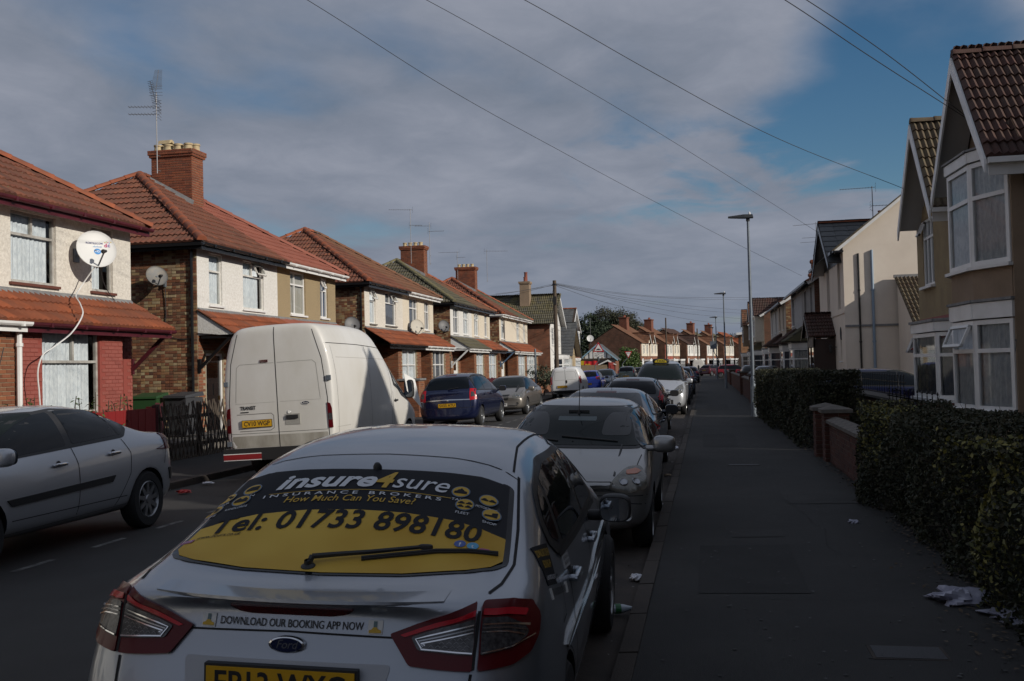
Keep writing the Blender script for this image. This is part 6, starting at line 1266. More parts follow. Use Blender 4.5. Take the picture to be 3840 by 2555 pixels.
box_=MB().box((-14.2,19.5,.08),(-11.2,24,.36)).out('raised_path',concrete); box_['kind']='structure'
def railings(a,b_,h,label,n,z0=.95,arch=False):
    a=Vector((*a,0)); b_=Vector((*b_,0)); d=(b_-a); L=d.length; d.normalize(); t=root('iron_railings',(a.x,a.y,z0),math.atan2(d.y,d.x),label,'railings'); b=MB().tube([(0,0,.08),(L,0,.08)],.012,4).tube([(0,0,h-.1),(L,0,h-.1)],.012,4).out('rail',black,t)
    v=MB().tube([(0,0,0),(0,0,h)],.009,4).lathe([(.001,h+.07),(.02,h+.03),(.001,h)],(0,0,0),(0,0,1),4); scatter(t,'bar',v.v,v.f,[Matrix.Translation((L*(i+.5)/n,0,0)) for i in range(n)],black,200); return t
railings((3.6,27.0),(3.6,19.4),.42,'spiked black railings on the wall in front of the parked blue car',26,z0=1.02)
gwall((3.6,27.0),(3.6,19.4),.98,'dark wall carrying black railings behind the second hedge',top=0)
railings((3.1,40.5),(3.1,34.5),.5,'curved-top black gate railings seen over the second hedge',18,z0=1.0)
railings((3.25,19.2),(3.25,15.0),.18,'low hooped black edging railing under the bay windows',12,z0=1.05)
# wheelie bins in the passage
def bin_(x,y,rz,m,label):
    t=root('wheelie_bin',(x,y,.36),rz,label,'wheelie bin','wheelie bins in the side passage'); V=[]
    for z,w,d_,o in ((0.05,.23,.25,.0),(.92,.29,.34,.0)): V+=[(-w,-d_,z),(w,-d_,z),(w,d_,z),(-w,d_,z)]
    MB().add(V,[(3,2,1,0),(4,5,6,7),(0,1,5,4),(1,2,6,5),(2,3,7,6),(3,0,4,7)]).out('bin_body',m,t)
    MB().add([(-.31,-.38,.92),(.31,-.38,.92),(.31,.37,.95),(-.31,.37,.95),(-.30,-.37,.97),(.30,-.37,.97),(.30,.33,1.05),(-.30,.33,1.05)],[(3,2,1,0),(4,5,6,7),(0,1,5,4),(1,2,6,5),(2,3,7,6),(3,0,4,7)]).out('bin_lid',m,t)
    MB().tube([(-.22,.40,1.0),(.22,.40,1.0)],.016,6).out('bin_handle',m,t)
    for s_ in (-1,1): MB().lathe([(.001,-.03),(.10,-.03),(.10,.03),(.001,.03)],(s_*.26,.30,.10),(1,0,0),14).out('wheel',tyre_m,t)
    return t
bg=bin_(-12.85,21.4,R(8),mat('bin_green',(.022,.065,.022),.5),'green wheelie bin with white number in the brick passage'); flattext(bg,'bin_number','18',(0,-.305,.55),(1,0,0),(0,.1,1),(0,-1,0),.3,offwhite,bold=.02)
bin_(-12.1,21.6,R(-6),mat('bin_grey',(.05,.052,.058),.5),'dark grey wheelie bin beside the drainpipe in the passage')
# ------------------------------------------------------------------ lamp posts, poles, signs, wires
def lamp(x,y,label,h=6.15):
    t=root('street_lamp',(x,y,.1),0,label,'street lamp','street lamps along the right pavement'); MB().lathe([(.10,0),(.10,.05),(.085,.06),(.085,1.15),(.075,1.2),(.055,1.25)],seg=14).out('base_section',galv,t,True); MB().tube([(0,0,1.2),(0,0,h)],.055,12,r2=.04).out('column',galv,t,True); MB().box((-.05,-.09,.45),(.05,-.083,.95)).out('access_door',galv,t)
    b=MB(); b.add([(.16,-.13,h),(.16,.13,h),(-.10,.14,h),(-.60,.09,h+.03),(-.60,-.09,h+.03),(-.10,-.14,h),(.14,-.10,h+.10),(.14,.10,h+.10),(-.12,.10,h+.11),(-.60,.07,h+.07),(-.60,-.07,h+.07),(-.12,-.10,h+.11)],[(5,4,3,2,1,0),(6,7,8,9,10,11),(0,1,7,6),(1,2,8,7),(2,3,9,8),(3,4,10,9),(4,5,11,10),(5,0,6,11)]); b.tube([(0,0,h-.1),(0,0,h+.02)],.06,10); hd=b.out('lamp_head',mat('lamp_head_grey',(.03,.032,.035),.5),t)
    MB().lathe([(.035,0),(.035,.05),(.02,.09),(.001,.10)],(.05,0,h+.10),(0,0,1),10).out('photocell',white,hd); MB().poly([(-.55,-.07,h+.02),(-.15,-.10,h-.005),(-.15,.10,h-.005),(-.55,.07,h+.02)]).out('diffuser',mat('lamp_diffuser',(.5,.5,.48),.3),hd,fix=False); return t
for (x,y,l_) in ((1.42,31.6,'nearest and tallest-looking street lamp, rising from the end of the second hedge'),(1.28,66.5,'second street lamp along the right pavement, about half as tall in view'),(1.12,101,'third street lamp, seen against the sky over the far roofs'),(1.0,130,'farthest small street lamp just left of the third')): lamp(x,y,l_)
pl=root('telegraph_pole',(-9.0,60.7,.0),0,'weathered wooden telegraph pole fanning out wires behind the small white van','telegraph pole'); MB().tube([(0,0,0),(.02,0,3.5),(0,0,7.1)],.15,12,r2=.11).out('pole',wood_pole,pl,True)
MB().lathe([(.14,-.05),(.14,.05)],(0,0,6.85),(0,0,1),10).tube([(-.2,0,6.8),(.2,0,6.8)],.02,5).tube([(0,-.2,6.6),(0,.2,6.6)],.02,5).out('wire_bracket',black,pl); MB().box((-.10,-.17,5.6),(.10,-.11,6.1)).out('junction_box',blackm,pl)
for k in range(6): MB().tube([(-.12,0,3+.5*k),(-.28,0,3+.5*k)] if k%2 else [(.12,0,3+.5*k),(.28,0,3+.5*k)],.012,4).out('step_peg',galv,pl)
p2=root('telegraph_pole',(-8.8,4.5,0),0,'wooden telegraph pole standing behind the viewer on the left, out of view','telegraph pole'); MB().tube([(0,0,0),(0,0,8.2)],.15,12,r2=.11).out('pole',wood_pole,p2,True)
for k,(x,y,h_) in enumerate(((-5.6,149,8.6),(-1.2,168,7.5))):
    p3=root('telegraph_pole',(x,y,0),0,'thin dark telegraph pole before the %s far pair of houses'%('second','fourth')[k],'telegraph pole'); MB().tube([(0,0,0),(0,0,h_)],.13,8,r2=.10).out('pole',wood_pole,p3)
gp=root('grey_post',(-8.7,51.2,.1),0,'plain grey steel post at the kerb beyond the silver saloon','post'); MB().tube([(0,0,0),(0,0,2.6)],.05,10).out('column',galv,gp,True); MB().lathe([(.05,2.6),(.045,2.63),(.001,2.65)],seg=10).out('cap',galv,gp)
WI=[([[-8.8,4.5,7.9],[-5.87,14.38,7.55],[-4.82,17.9,7.2],[-3.16,23.52,6.89],[-.2,33.48,6.45],[4.7,50.01,5.9]],'overhead wire crossing the whole sky, lowest at its right end'),
([[-8.8,4.5,8.0],[-4.23,16.55,8.0],[-1.99,22.46,7.75],[1.14,30.72,7.22],[4.5,39.85,6.65]],'overhead wire ending at the slate gable of the cream house'),
([[-8.8,4.5,7.9],[-2.27,13.25,6.8],[-.68,15.38,6.3],[1.05,17.7,5.81],[4.1,21.4,5.24]],'faint overhead wire ending at the ochre gable'),
([[-8.8,4.5,7.95],[1.19,13.69,6.63],[2.41,14.81,6.12],[4.05,16.36,5.49]],'lower of the two close wires running to the nearest gable'),
([[-8.8,4.5,7.85],[1.5,13.97,6.7],[2.56,14.94,6.26],[4.05,16.36,5.52]],'upper of the two close wires running to the nearest gable')]
for P_,l_ in WI: wirething('overhead_wire',smoothpts(P_,10),.0065 if 'close' in l_ else .0055,wire_m,l_,'wire',group='overhead telephone wires')
for i,(P_,l_) in enumerate([([[-9,60.7,6.95],[-6.55,64.77,6.67],[-3.31,70.16,6.53],[.44,76.4,6.7],[4.5,83.15,7.0]],'top wire of the fan leaving the telegraph pole to the right'),([[-9,60.7,6.9],[-6.56,64.79,6.6],[-3.32,70.21,6.47],[.44,76.5,6.57],[4.5,83.29,6.8]],'second wire of the fan from the telegraph pole'),([[-9,60.7,6.9],[-6.48,70.25,6.75],[-3.18,82.71,6.8],[4.5,111.76,7.4]],'third wire of the fan from the telegraph pole'),([[-9,60.7,6.88],[-6.48,70.3,6.62],[-3.19,82.86,6.6],[.53,97.04,6.72],[4.5,112.2,7.1]],'fourth wire of the fan from the telegraph pole'),([[-9,60.7,6.85],[-6.95,68.59,6.6],[-3.21,83.0,6.25],[4.5,112.69,6.48]],'fifth wire of the fan from the telegraph pole'),([[-9,60.7,6.8],[-6.99,68.87,6.24],[-3.88,81.47,5.94],[-.35,95.83,5.75],[4.5,115.5,6.1]],'lowest wire of the fan leaving the telegraph pole to the right'),
 ([[-9,60.7,6.9],[-11,60.2,6.5],[-12.4,59.2,6.3]],'upper wire from the telegraph pole to the left roofs'),([[-9,60.7,6.85],[-10.8,60.6,6.45],[-12.4,60.6,6.1]],'middle wire from the telegraph pole to the left roofs'),([[-9,60.7,6.8],[-11.3,55,5.95],[-12.4,48.2,5.35]],'lowest wire from the telegraph pole to the left roofs'),([[-9,60.7,6.8],[-9.9,64.5,6.1],[-11.4,72.6,5.2]],'short wire from the telegraph pole to the gabled house')]): wirething('overhead_wire',smoothpts(P_,8),.011,wire_m,l_,'wire',group='overhead telephone wires',seg=4)
sg_=root('hump_warning_sign',(-10.4,95.5,-.25),0,'red triangle road hump sign with white plate below on a cranked pole','road sign'); MB().tube([(0,0,0),(0,0,2.1),(.35,0,2.5),(.35,0,4.3)],.045,8).out('pole',galv,sg_)
def tri(z,w,h,up=True,y=-.06): return [(.35-w/2,y,z),(.35+w/2,y,z),(.35,y,z+h)] if up else [(.35-w/2,y,z+h),(.35+w/2,y,z+h),(.35,y,z)]
sr_=mat('sign_red',(.45,.01,.02),.4); MB().prism(tri(3.35,1.1,.95),(0,.02,0)).out('sign_face',sr_,sg_); MB().prism(tri(3.44,.78,.66,y=-.075),(0,.01,0)).out('sign_panel',white,sg_); MB().prism([(.10,-.085,3.52),(.60,-.085,3.52),(.52,-.085,3.58),(.42,-.085,3.66),(.28,-.085,3.66),(.18,-.085,3.58)],(0,.008,0)).out('sign_symbol',blackm,sg_)
pp=MB().box((-.15,-.07,2.85),(.85,-.05,3.27)).out('plate_panel',white,sg_); flattext(pp,'plate_lettering','Humps for',(.35,-.0705,3.16),(1,0,0),(0,0,1),(0,-1,0),.17,blackm,width=.8); flattext(pp,'plate_lettering','700 yards',(.35,-.0705,2.96),(1,0,0),(0,0,1),(0,-1,0),.17,blackm,width=.8)
gw=root('give_way_sign',(-8.8,112.0,.4),0,'inverted red triangle give way sign on a bent grey pole before the bush','road sign'); MB().tube([(-.35,0,-.4),(-.35,0,1.5),(.35,0,2.3),(.35,0,2.9)],.045,8).out('pole',galv,gw); MB().prism(tri(2.1,.85,.78,False),(0,.02,0)).out('sign_face',sr_,gw); gpn=MB().prism(tri(2.24,.58,.56,False,-.075),(0,.01,0)).out('sign_panel',white,gw); flattext(gpn,'sign_lettering','GIVE WAY',(.35,-.077,2.68),(1,0,0),(0,0,1),(0,-1,0),.13,blackm,width=.42)
st_=root('road_sign_back',(1.7,120,.1),0,'grey back of a round-cornered sign on a bent pole before the far houses','road sign'); MB().tube([(0,0,0),(0,0,1.6),(-.7,0,3.0),(-.7,0,4.2)],.045,8).out('pole',galv,st_); MB().box((-1.1,-.03,3.3),(-.3,-.0,4.2)).out('sign_face',galv,st_)
for k in range(2):
    bo=root('bollard',(-.95+.5*k,140-6*k,.05),0,('taller','shorter')[k]+' dark street bollard at the end of the pavement','bollard','dark bollards near the far white van'); MB().lathe([(.16,0),(.16,1.0-.2*k),(.10,1.05-.2*k),(.15,1.15-.2*k),(.12,1.4-.3*k),(.001,1.45-.3*k)],seg=12).out('bollard_body',blackm,bo,True)
# ------------------------------------------------------------------ litter
def crumple(name,loc,r,m,label,flat=.4,seed=1,el=1.):
    r_=random.Random(seed); b=MB(); V=[];F=[]; nu,nv=34,14
    for j in range(nv+1):
        for i in range(nu):
            t_=math.pi*j/nv; q=2*math.pi*i/nu; k=r*(1+.28*math.sin(3*q+seed+2*t_)*math.sin(2.3*t_+seed)+.16*math.sin(7*q+5*t_)+r_.uniform(-.10,.10)); V.append((k*math.sin(t_)*math.cos(q)*el,k*math.sin(t_)*math.sin(q),max(0,k*math.cos(t_)*flat+r*flat*.6)))
    for j in range(nv):
        for i in range(nu): F.append((j*nu+i,j*nu+(i+1)%nu,(j+1)*nu+(i+1)%nu,(j+1)*nu+i))
    b.add(V,F); o=b.out(name,m,None,True); o.location=loc; tag(o,label,'litter','litter along the kerbs'); return o
paper=mat('paper_white',(.75,.76,.80),.6); film=mat('plastic_bag',(.42,.42,.50),.35,c2=(.30,.30,.38),scale=12)
crumple('plastic_bag',(1.68,7.35,.11),.13,film,'crumpled pale plastic bag under the near hedge',.45,3,1.5); crumple('plastic_bag',(1.95,6.95,.11),.17,film,'flat torn sheet of plastic beside the crumpled bag',.15,4,1.3)
crumple('tissue',(-.61,8.25,.04),.05,paper,'crumpled white tissue in the gutter beside the silver taxi',.5,5); crumple('cup',(-.66,20.8,.04),.06,paper,'small white cup in the gutter beside the black coupe',.6,6); crumple('wrapper',(-.64,15.9,.04),.05,mat('wrapper_brown',(.3,.22,.14),.6),'brown wrapper in the gutter behind the silver hatchback',.3,7); crumple('wrapper',(-.61,12.6,.04),.05,paper,'pale scrap in the gutter beside the parked silver hatchback',.3,8)
crumple('can',(-7.7,13.7,.05),.07,mat('can_red',(.5,.03,.03),.4),'squashed red can by the far kerb behind the saloon',.4,9,1.4); crumple('wrapper',(-7.95,14.9,.05),.06,paper,'white wrapper near the far kerb by the white van',.25,10,1.5); crumple('wrapper',(1.45,10.8,.11),.05,film,'scrap of blue plastic at the foot of the low wall',.4,12)
bt=root('plastic_bottle',(-.66,7.1,.075),R(18),'clear crushed plastic bottle with green cap lying in the gutter','bottle'); MB().lathe([(.001,-.14),(.033,-.14),(.036,-.08),(.026,-.05),(.034,-.01),(.030,.04),(.012,.10),(.012,.12)],axis=(1,0,0),seg=14).out('bottle_body',mat('clear_plastic',(.45,.52,.58),.15,spec=.8),bt,True); MB().lathe([(.015,.12),(.015,.14),(.001,.14)],axis=(1,0,0),seg=10).lathe([(.035,-.02),(.035,.02)],axis=(1,0,0),seg=12).out('bottle_cap',mat('bottle_green',(.02,.16,.05),.4),bt)
# fallen leaves and grit along the hedge foot and kerb
k=2600; y=nr.uniform(3,30,k); x=2.0-np.abs(nr.normal(0,.22,k))*np.clip((14-y)/6,.5,1.6); P=np.stack([x,y,np.full(k,.122)+nr.random(k)*.01],1); o=leaves(P,np.tile([0,0,2.5],(k,1)),.035,'fallen_leaves',mat('dead_leaf',(.08,.06,.04),.9,piece=[(.05,.035,.025),(.13,.10,.07),(.08,.055,.035)]),None,jit=.5); o['kind']='stuff'
k=500; y=nr.uniform(3,60,k); P=np.stack([np.where(nr.random(k)<.5,XR-.05-np.abs(nr.normal(0,.08,k)),XL+.08+np.abs(nr.normal(0,.15,k))),y,np.full(k,.045)],1); o=leaves(P,np.tile([0,0,2.5],(k,1)),.03,'litter_scraps',mat('grit',(.2,.18,.16),.9,piece=[(.08,.06,.04),(.35,.34,.33),(.15,.12,.1)]),None,jit=.5); o['kind']='stuff'
k=260; P=np.stack([nr.uniform(-.3,1.7,k),nr.uniform(3,26,k),np.full(k,.118)],1); o=leaves(P,np.tile([0,0,5.],(k,1)),.028,'pavement_specks',mat('gum',(.09,.09,.088),.8),None,jit=.2,asp=.8); o['kind']='stuff'
# ------------------------------------------------------------------ the silver taxi hatchback in front
def big_hatch():
    Y=lambda r:[(a,b-2.38,c) for a,b,c in r]; m=p_silver
    def mid(y,zb,hw,P4,P5,P6,P7): return Y([(0,y,zb),(hw*.8,y,zb),(hw*.965,y,zb+.12),(hw,y,.62),P4,P5,P6,P7])
    Rg=[Y([(0,.03,.34),(.50,.05,.36),(.63,.07,.46),(.65,.10,.66),(.64,.21,.86),(.52,.25,.975),(.28,.245,1.0),(0,.24,1.005)]),
     Y([(0,.10,.27),(.62,.14,.27),(.76,.22,.40),(.805,.30,.66),(.785,.38,.92),(.64,.27,1.03),(.36,.19,1.035),(0,.16,1.035)]),
     Y([(0,.35,.24),(.70,.35,.24),(.81,.40,.36),(.835,.52,.66),(.805,.56,.92),(.745,.42,1.045),(.42,.32,1.035),(0,.29,1.032)]),
     Y([(0,.7,.22),(.74,.7,.22),(.83,.7,.34),(.855,.75,.64),(.80,.80,.905),(.715,.76,1.11),(.45,.62,1.065),(0,.56,1.045)]),
     mid(1.1,.2,.845,(.770,1.12,.885),(.665,1.13,1.285),(.42,1.05,1.30),(0,1.0,1.295)),
     mid(1.42,.2,.84,(.775,1.45,.89),(.64,1.42,1.395),(.40,1.36,1.425),(0,1.32,1.43)),
     mid(2.1,.2,.84,(.80,2.1,.92),(.61,2.1,1.435),(.40,2.1,1.487),(0,2.1,1.50)),
     mid(2.85,.2,.82,(.775,2.85,.91),(.59,2.85,1.40),(.39,2.85,1.455),(0,2.85,1.465)),
     mid(3.65,.2,.80,(.76,3.6,.90),(.76,3.6,.98),(.5,3.7,1.0),(0,3.75,1.01)),
     mid(4.15,.2,.79,(.74,4.15,.85),(.70,4.15,.89),(.43,4.15,.925),(0,4.15,.93)),
     mid(4.55,.22,.82,(.74,4.5,.72),(.62,4.5,.76),(.4,4.55,.78),(0,4.58,.78)),
     Y([(0,4.76,.3),(.5,4.70,.32),(.62,4.62,.42),(.64,4.60,.55),(.6,4.6,.64),(.5,4.62,.68),(.3,4.68,.69),(0,4.72,.69)])]
    b=Body(Rg,(1.02-2.38,3.87-2.38),.355,.85,m); b.s=dict(BASE,L=4.76,W=1.84,H=1.5)
    t=root('silver_taxi_hatchback',(0,0,0),0,'silver hatchback taxi nearest the camera with black and yellow advert on its rear window','car')
    place(t,-1.45,5.23,1.8,1.7); lk('body',b.me,t); o=-2.38
    yel=mat('advert_yellow',(0.62,0.42,0.075),0.6,c2=(0.46,0.27,0.03),scale=1.6,spec=.2,det=2); bk=mat('advert_black',(0.010,0.011,0.015),0.6,spec=.2); adw=mat('advert_white',(0.60,0.62,0.65),0.5); ady=mat('advert_lettering_yellow',(0.52,0.32,0.02),0.5)
    outl=[(-.575,1.165),(-.3,1.165),(0,1.160),(.3,1.165),(.575,1.165),(.620,.80),(.635,.66),(.60,.60),(.52,.555),(.30,.505),(0,.49),(-.30,.505),(-.52,.555),(-.60,.60),(-.635,.66),(-.620,.80)]
    W0=[(x*1.02,(y-.85)*1.03+.85+o) for x,y in outl]
    rw=b.patch(t,'rear_window',W0,'top',carglass,.003,1,.08,.03)
    seam=[(-.61,.815),(-.4,.865),(-.2,.885),(0,.89),(.2,.885),(.4,.865),(.61,.815)]
    up=[(x*.985,y+o) for x,y in outl[:5]]+[(x,y+o) for x,y in seam[::-1]]
    b.patch(rw,'advert_black_band',up,'top',bk,.0055,1,.07,.004,skirt=False)
    lo=[(x,y+o) for x,y in seam]+[(x*.985,(y-.85)*.985+.85+o) for x,y in outl[6:15]]
    b.patch(rw,'advert_yellow_band',lo,'top',yel,.0055,1,.07,.004,skirt=False)
    arc=lambda x:-.11*x*x
    def T(txt,x,y,sz,m_,w=None,bold=0.,sp=1.,sh=0.,vs=1.0,cur=1.0):
        k=len(txt)
        return projtext(b,rw,'advert_lettering',txt,lambda a,c:(x-.018+a,y+c*vs+arc(x+a)*cur-0*arc(x)+o),'top',sz,m_,w,bold,sp,sh,.0085)
    T('insure',-.165,1.075,.105,adw,.415,.030,1.0,.25,1.3); T('4',.078,1.078,.12,ady,.075,.030,1.,.2,1.25); T('sure',.235,1.075,.105,adw,.235,.004,1.,.25,1.3)
    b.line(rw,'advert_rule',[(-.40,1.006+arc(.4)+o),(-.2,1.008+arc(.2)+o),(0,1.01+o),(.2,1.008+arc(.2)+o),(.36,1.006+arc(.36)+o)],'top',ady,.003,.0085)
    T('I N S U R A N C E   B R O K E R S',-.03,.99,.026,adw,.74,.01)
    T('How Much Can You Save?',-.03,.955,.052,ady,.54,.004,1.,.15)
    T('Tel: 01733 898180',0.0,.825,.118,bk,1.07,.022,1.04,.06,1.25)
    T('www.ifours.co.uk',-.48,.762,.032,bk,.17,.002,1.,.2)
    def disc(x,y,r,m_,n='advert_roundel'):
        x-=.018; return b.patch(rw,n,[(x+r*math.cos(q),y+arc(x)+o+r*.95*math.sin(q)) for q in np.linspace(0,2*math.pi,20)[:-1]],'top',m_,.0085,1,.03,0,skirt=False,raw=True)
    def shape(par,P,x,y,m_,n='advert_pictogram',off=.0105): return b.patch(par,n,[(x-.018+a,y+c+arc(x)+o) for a,c in P],'top',m_,off,1,.05,0,skirt=False,raw=True)
    car_=[(-.026,-.012),(.026,-.012),(.026,.002),(.014,.006),(.008,.016),(-.010,.016),(-.016,.005),(-.026,.0)]
    van_=[(-.025,-.013),(.027,-.013),(.027,.016),(-.010,.016),(-.025,.001)]; home_=[(-.017,-.016),(.017,-.016),(.017,.004),(.024,.004),(0,.022),(-.024,.004),(-.017,.004)]
    land_=[(-.028,-.014),(.028,-.014),(.028,.004),(.014,.018),(.002,.005),(-.010,.018),(-.028,.003)]; taxi_=[(-.026,-.012),(.026,-.012),(.026,.002),(.014,.006),(.008,.014),(.004,.014),(.004,.020),(-.004,.020),(-.004,.014),(-.010,.014),(-.016,.005),(-.026,.0)]
    sm=lambda P,k,dx=0,dy=0:[(a*k+dx,c*k+dy) for a,c in P]
    shop_=[(-.026,-.014),(.022,-.014),(.022,.018),(.002,.010),(.002,-.002),(-.026,-.004)]
    for x,y,name,P in ((-.575,1.065,'CAR',[car_]),(-.475,1.07,'VAN',[van_]),(-.598,.99,'HOME',[home_]),(-.493,1.0,'LANDLORDS',[land_]),(.408,1.058,'TAXI',[taxi_]),(.525,1.045,'MOTORTRADE',[sm(car_,.55,-.015),sm(car_,.55,.016)]),(.440,.985,'FLEET',[sm(car_,.5,-.015,.010),sm(car_,.5,.016,.010),sm(car_,.5,-.015,-.011),sm(car_,.5,.016,-.011)]),(.552,.965,'SHOP',[shop_])):
        y-=0.002; disc(x,y,.038,mat('roundel_ring',(.10,.15,.22),.4)); d=disc(x,y,.033,ady); d.location=(0,0,.0008)
        for q in P: shape(rw,q,x,y,bk)
        T(name,x,y-.050,.020,adw,.085 if len(name)>6 else .055)
    disc(.472,.752,.022,mat('social_blue',(.03,.08,.32),.4)); T('f',.472,.752,.036,adw,None,.01); disc(.521,.752,.022,mat('social_light_blue',(.06,.30,.50),.4)); T('t',.521,.752,.032,adw,None,.01)
    shape(rw,fillet([(-.02,-.016),(.02,-.016),(.02,.018),(-.02,.018)],.01),.568,.735,mat('social_pink',(.30,.04,.16),.4),off=.0085)
    shape(rw,[(-.026,-.012),(.024,-.012),(.030,.012),(-.02,.012)],-.597,.752,mat('social_pink',(.3,.04,.16),.4),off=.0085); T('FCA',-.595,.752,.022,adw)
    # seams round the tailgate
    for sg in (-1,1):
        b.line(t,'tailgate_gap',[(sg*.585,1.30+o),(sg*.640,.93+o),(sg*.665,.68+o),(sg*.650,.50+o),(sg*.625,.40+o)],'top',gapm,.010,.0025)
        b.line(t,'tailgate_gap',[(sg*.61,1.0),(sg*.605,.83)],'rear',gapm,.009,.014)
        b.line(t,'tailgate_gap',[(sg*.60,.82),(sg*.585,.66),(sg*.54,.60)],'rear',gapm,.009,.003)
        b.line(t,'roof_seam',[(sg*.56,1.32+o),(sg*.515,1.7+o),(sg*.50,2.8+o)],'top',gapm,.010,.0015)
    b.line(t,'roof_seam',[(-.585,1.27+o),(-.3,1.33+o),(0,1.345+o),(.3,1.33+o),(.585,1.27+o)],'top',gapm,.007,.0015)
    b.line(t,'crease_gap',[(-.36,.922),(0,.929),(.36,.922)],'rear',gapm,.006,.0025)
    # rear spoiler lip moulding, high brake lamp
    V=[];n_=24
    lip=MB()
    P=[]
    for k in range(n_+1):
        x=-.50+1.0*k/n_; q=1-(abs(x)/.5)**2.2; y=.262+.06*(abs(x)/.5)**2+o; h1,_=b.hit('top',x,y+.06); h2,_=b.hit('rear',x,1.0-.005)
        P.append([h1+Vector((0,0,.001)),Vector((x,b.hit('rear',x,1.03)[0].y-.016*q-.002,1.034+.004*q)),Vector((x,b.hit('rear',x,1.03)[0].y-.018*q-.002,1.027)),h2+Vector((0,-.001,0.012))])
    for r in P: V+=r
    lip.add(V,[(4*i+j,4*i+j+1,4*i+j+5,4*i+j+4) for i in range(n_) for j in range(3)]); lip.out('tailgate_spoiler',m,t,True)
    b.patch(t,'high_brake_lamp',[(-.215,1.008),(.215,1.008),(.185,.984),(.14,.978),(-.14,.978),(-.185,.984)],'rear',mat('dark_red_lens',(.06,.002,.004),.2,coat=1.),.006,1,.05,.01)
    projtext(b,t,'sticker_lettering','DOWNLOAD OUR BOOKING APP NOW',lambda a,c:(a,.951+c),'rear',.034,ink_m,.49,.006,1.,0.,.004)
    for sg in (-1,1):
        s_=b.patch(t,'taxi_sticker',[(sg*.285-.024,.930),(sg*.285+.024,.930),(sg*.285+.024,.972),(sg*.285-.024,.972)],'rear',mat('sticker_white',(.62,.62,.6),.5),.004,1,.03,.002)
        b.patch(s_,'sticker_picture',[(sg*.285-.006,.944),(sg*.285+.006,.944),(sg*.285+.006,.969),(sg*.285-.006,.969)],'rear',mat('sticker_phone',(.10,.16,.17),.5),.0055,1,.03,0,skirt=False,raw=True)
        b.patch(s_,'sticker_picture',[(sg*.285-.020,.934),(sg*.285+.020,.934),(sg*.285+.020,.942),(sg*.285+.01,.945),(sg*.285+.005,.951),(sg*.285-.006,.951),(sg*.285-.012,.944),(sg*.285-.020,.942)],'rear',ady,.0065,1,.03,0,skirt=False,raw=True)
    # tail lamps, in two pieces split by the tailgate gap
    for sg in (-1,1):
        f=lambda P:[(sg*x,*z) for x,*z in P]
        inner=b.patch(t,'tail_lamp',f([(.602,1.022),(.47,.985),(.335,.932,.01),(.405,.842,.01),(.50,.832),(.602,.826)]),'rear',red_l,.012,1,.035,.008)
        outer=b.patch(t,'tail_lamp',f([(.618,1.022),(.70,1.012),(.75,.99),(.775,.945),(.78,.90),(.765,.860),(.72,.836),(.618,.826)]),'rear',red_l,.012,1,.035,.012)
        b.patch(inner,'lamp_bar',f([(.600,1.002),(.48,.970),(.370,.930),(.385,.924),(.49,.958),(.600,.988)]),'rear',red_b,.016,1,.03,.002,skirt=False)
        b.patch(outer,'lamp_bar',f([(.622,1.002),(.70,.994),(.742,.976),(.738,.964),(.69,.980),(.622,.988)]),'rear',red_b,.016,1,.03,.002,skirt=False)
        b.patch(inner,'lamp_lens',f([(.600,.980),(.50,.956),(.405,.925,.01),(.43,.886,.01),(.600,.872)]),'rear',clear_l,.017,1,.03,.006)
        b.patch(outer,'lamp_lens',f([(.622,.980),(.69,.973),(.735,.945,.02),(.755,.915,.02),(.71,.884),(.622,.872)]),'rear',clear_l,.017,1,.03,.006)
        for k in range(3):
            e=.006+.011*k
            b.line(inner,'lamp_reflector',[(sg*.598,.968-e),(sg*.50,.946-e),(sg*(.416+e*.8),.923-e*.6),(sg*(.438+e*.5),.890+e*.4)],'rear',chrome if k!=1 else dkchrome,.004,.021)
            b.line(outer,'lamp_reflector',[(sg*.624,.968-e),(sg*.69,.962-e),(sg*(.752-e*.5),.942-e)],'rear',chrome if k!=1 else dkchrome,.004,.021)
        b.line(inner,'lamp_reflector',[(sg*.598,.877),(sg*.44,.890)],'rear',chrome,.004,.021); b.line(outer,'lamp_reflector',[(sg*.624,.877),(sg*.71,.888),(sg*.765,.905)],'rear',chrome,.004,.021)
        hexm=mat('lamp_mesh',(.16,.16,.165),.3,metal=.7)
        for k in range(5):
            for q in range(7):
                x=.46+.022*q+(.011 if k%2 else 0); z=.887+.011*k
                if x<.592 and z<.885+.055*(x-.42)/.17: b.line(inner,'lamp_mesh',[(sg*(x-.008),z-.003),(sg*x,z+.003),(sg*(x+.008),z-.003)],'rear',hexm,.0018,.0195,step=.02)
    # emblem: oval badge with script
    h,_=b.hit('rear',0,.893); e=MB(); e.add([h+Vector((a_*math.cos(q),-y_,a_*.42*math.sin(q))) for a_,y_ in ((.064,0),(.061,.014),(.054,.016),(.050,.008)) for q in np.linspace(0,2*math.pi,37)[:-1]],[(i*36+k,i*36+(k+1)%36,i*36+36+(k+1)%36,i*36+36+k) for i in range(3) for k in range(36)]); ov=e.out('badge',chrome,t,True)
    MB().add([h+Vector((.0525*math.cos(q),-.0165,.0215*math.sin(q))) for q in np.linspace(0,2*math.pi,33)[:-1]],[tuple(range(32))]).out('badge_field',mat('badge_blue',(.006,.012,.055),.2,coat=1.),ov)
    flattext(ov,'badge_lettering','Ford',h+Vector((0,-.0150,.001)),(1,0,0),(0,0,1),(0,-1,0),.040,chrome,width=.076,bold=.0,shear=.35)
    # plate recess, trim bar, plate
    b.patch(t,'plate_recess',[(-.35,.845),(.35,.845),(.31,.69),(-.31,.69)],'rear',mat('recess_silver',(.30,.31,.33),.45,.5),.003,1,.06,.02)
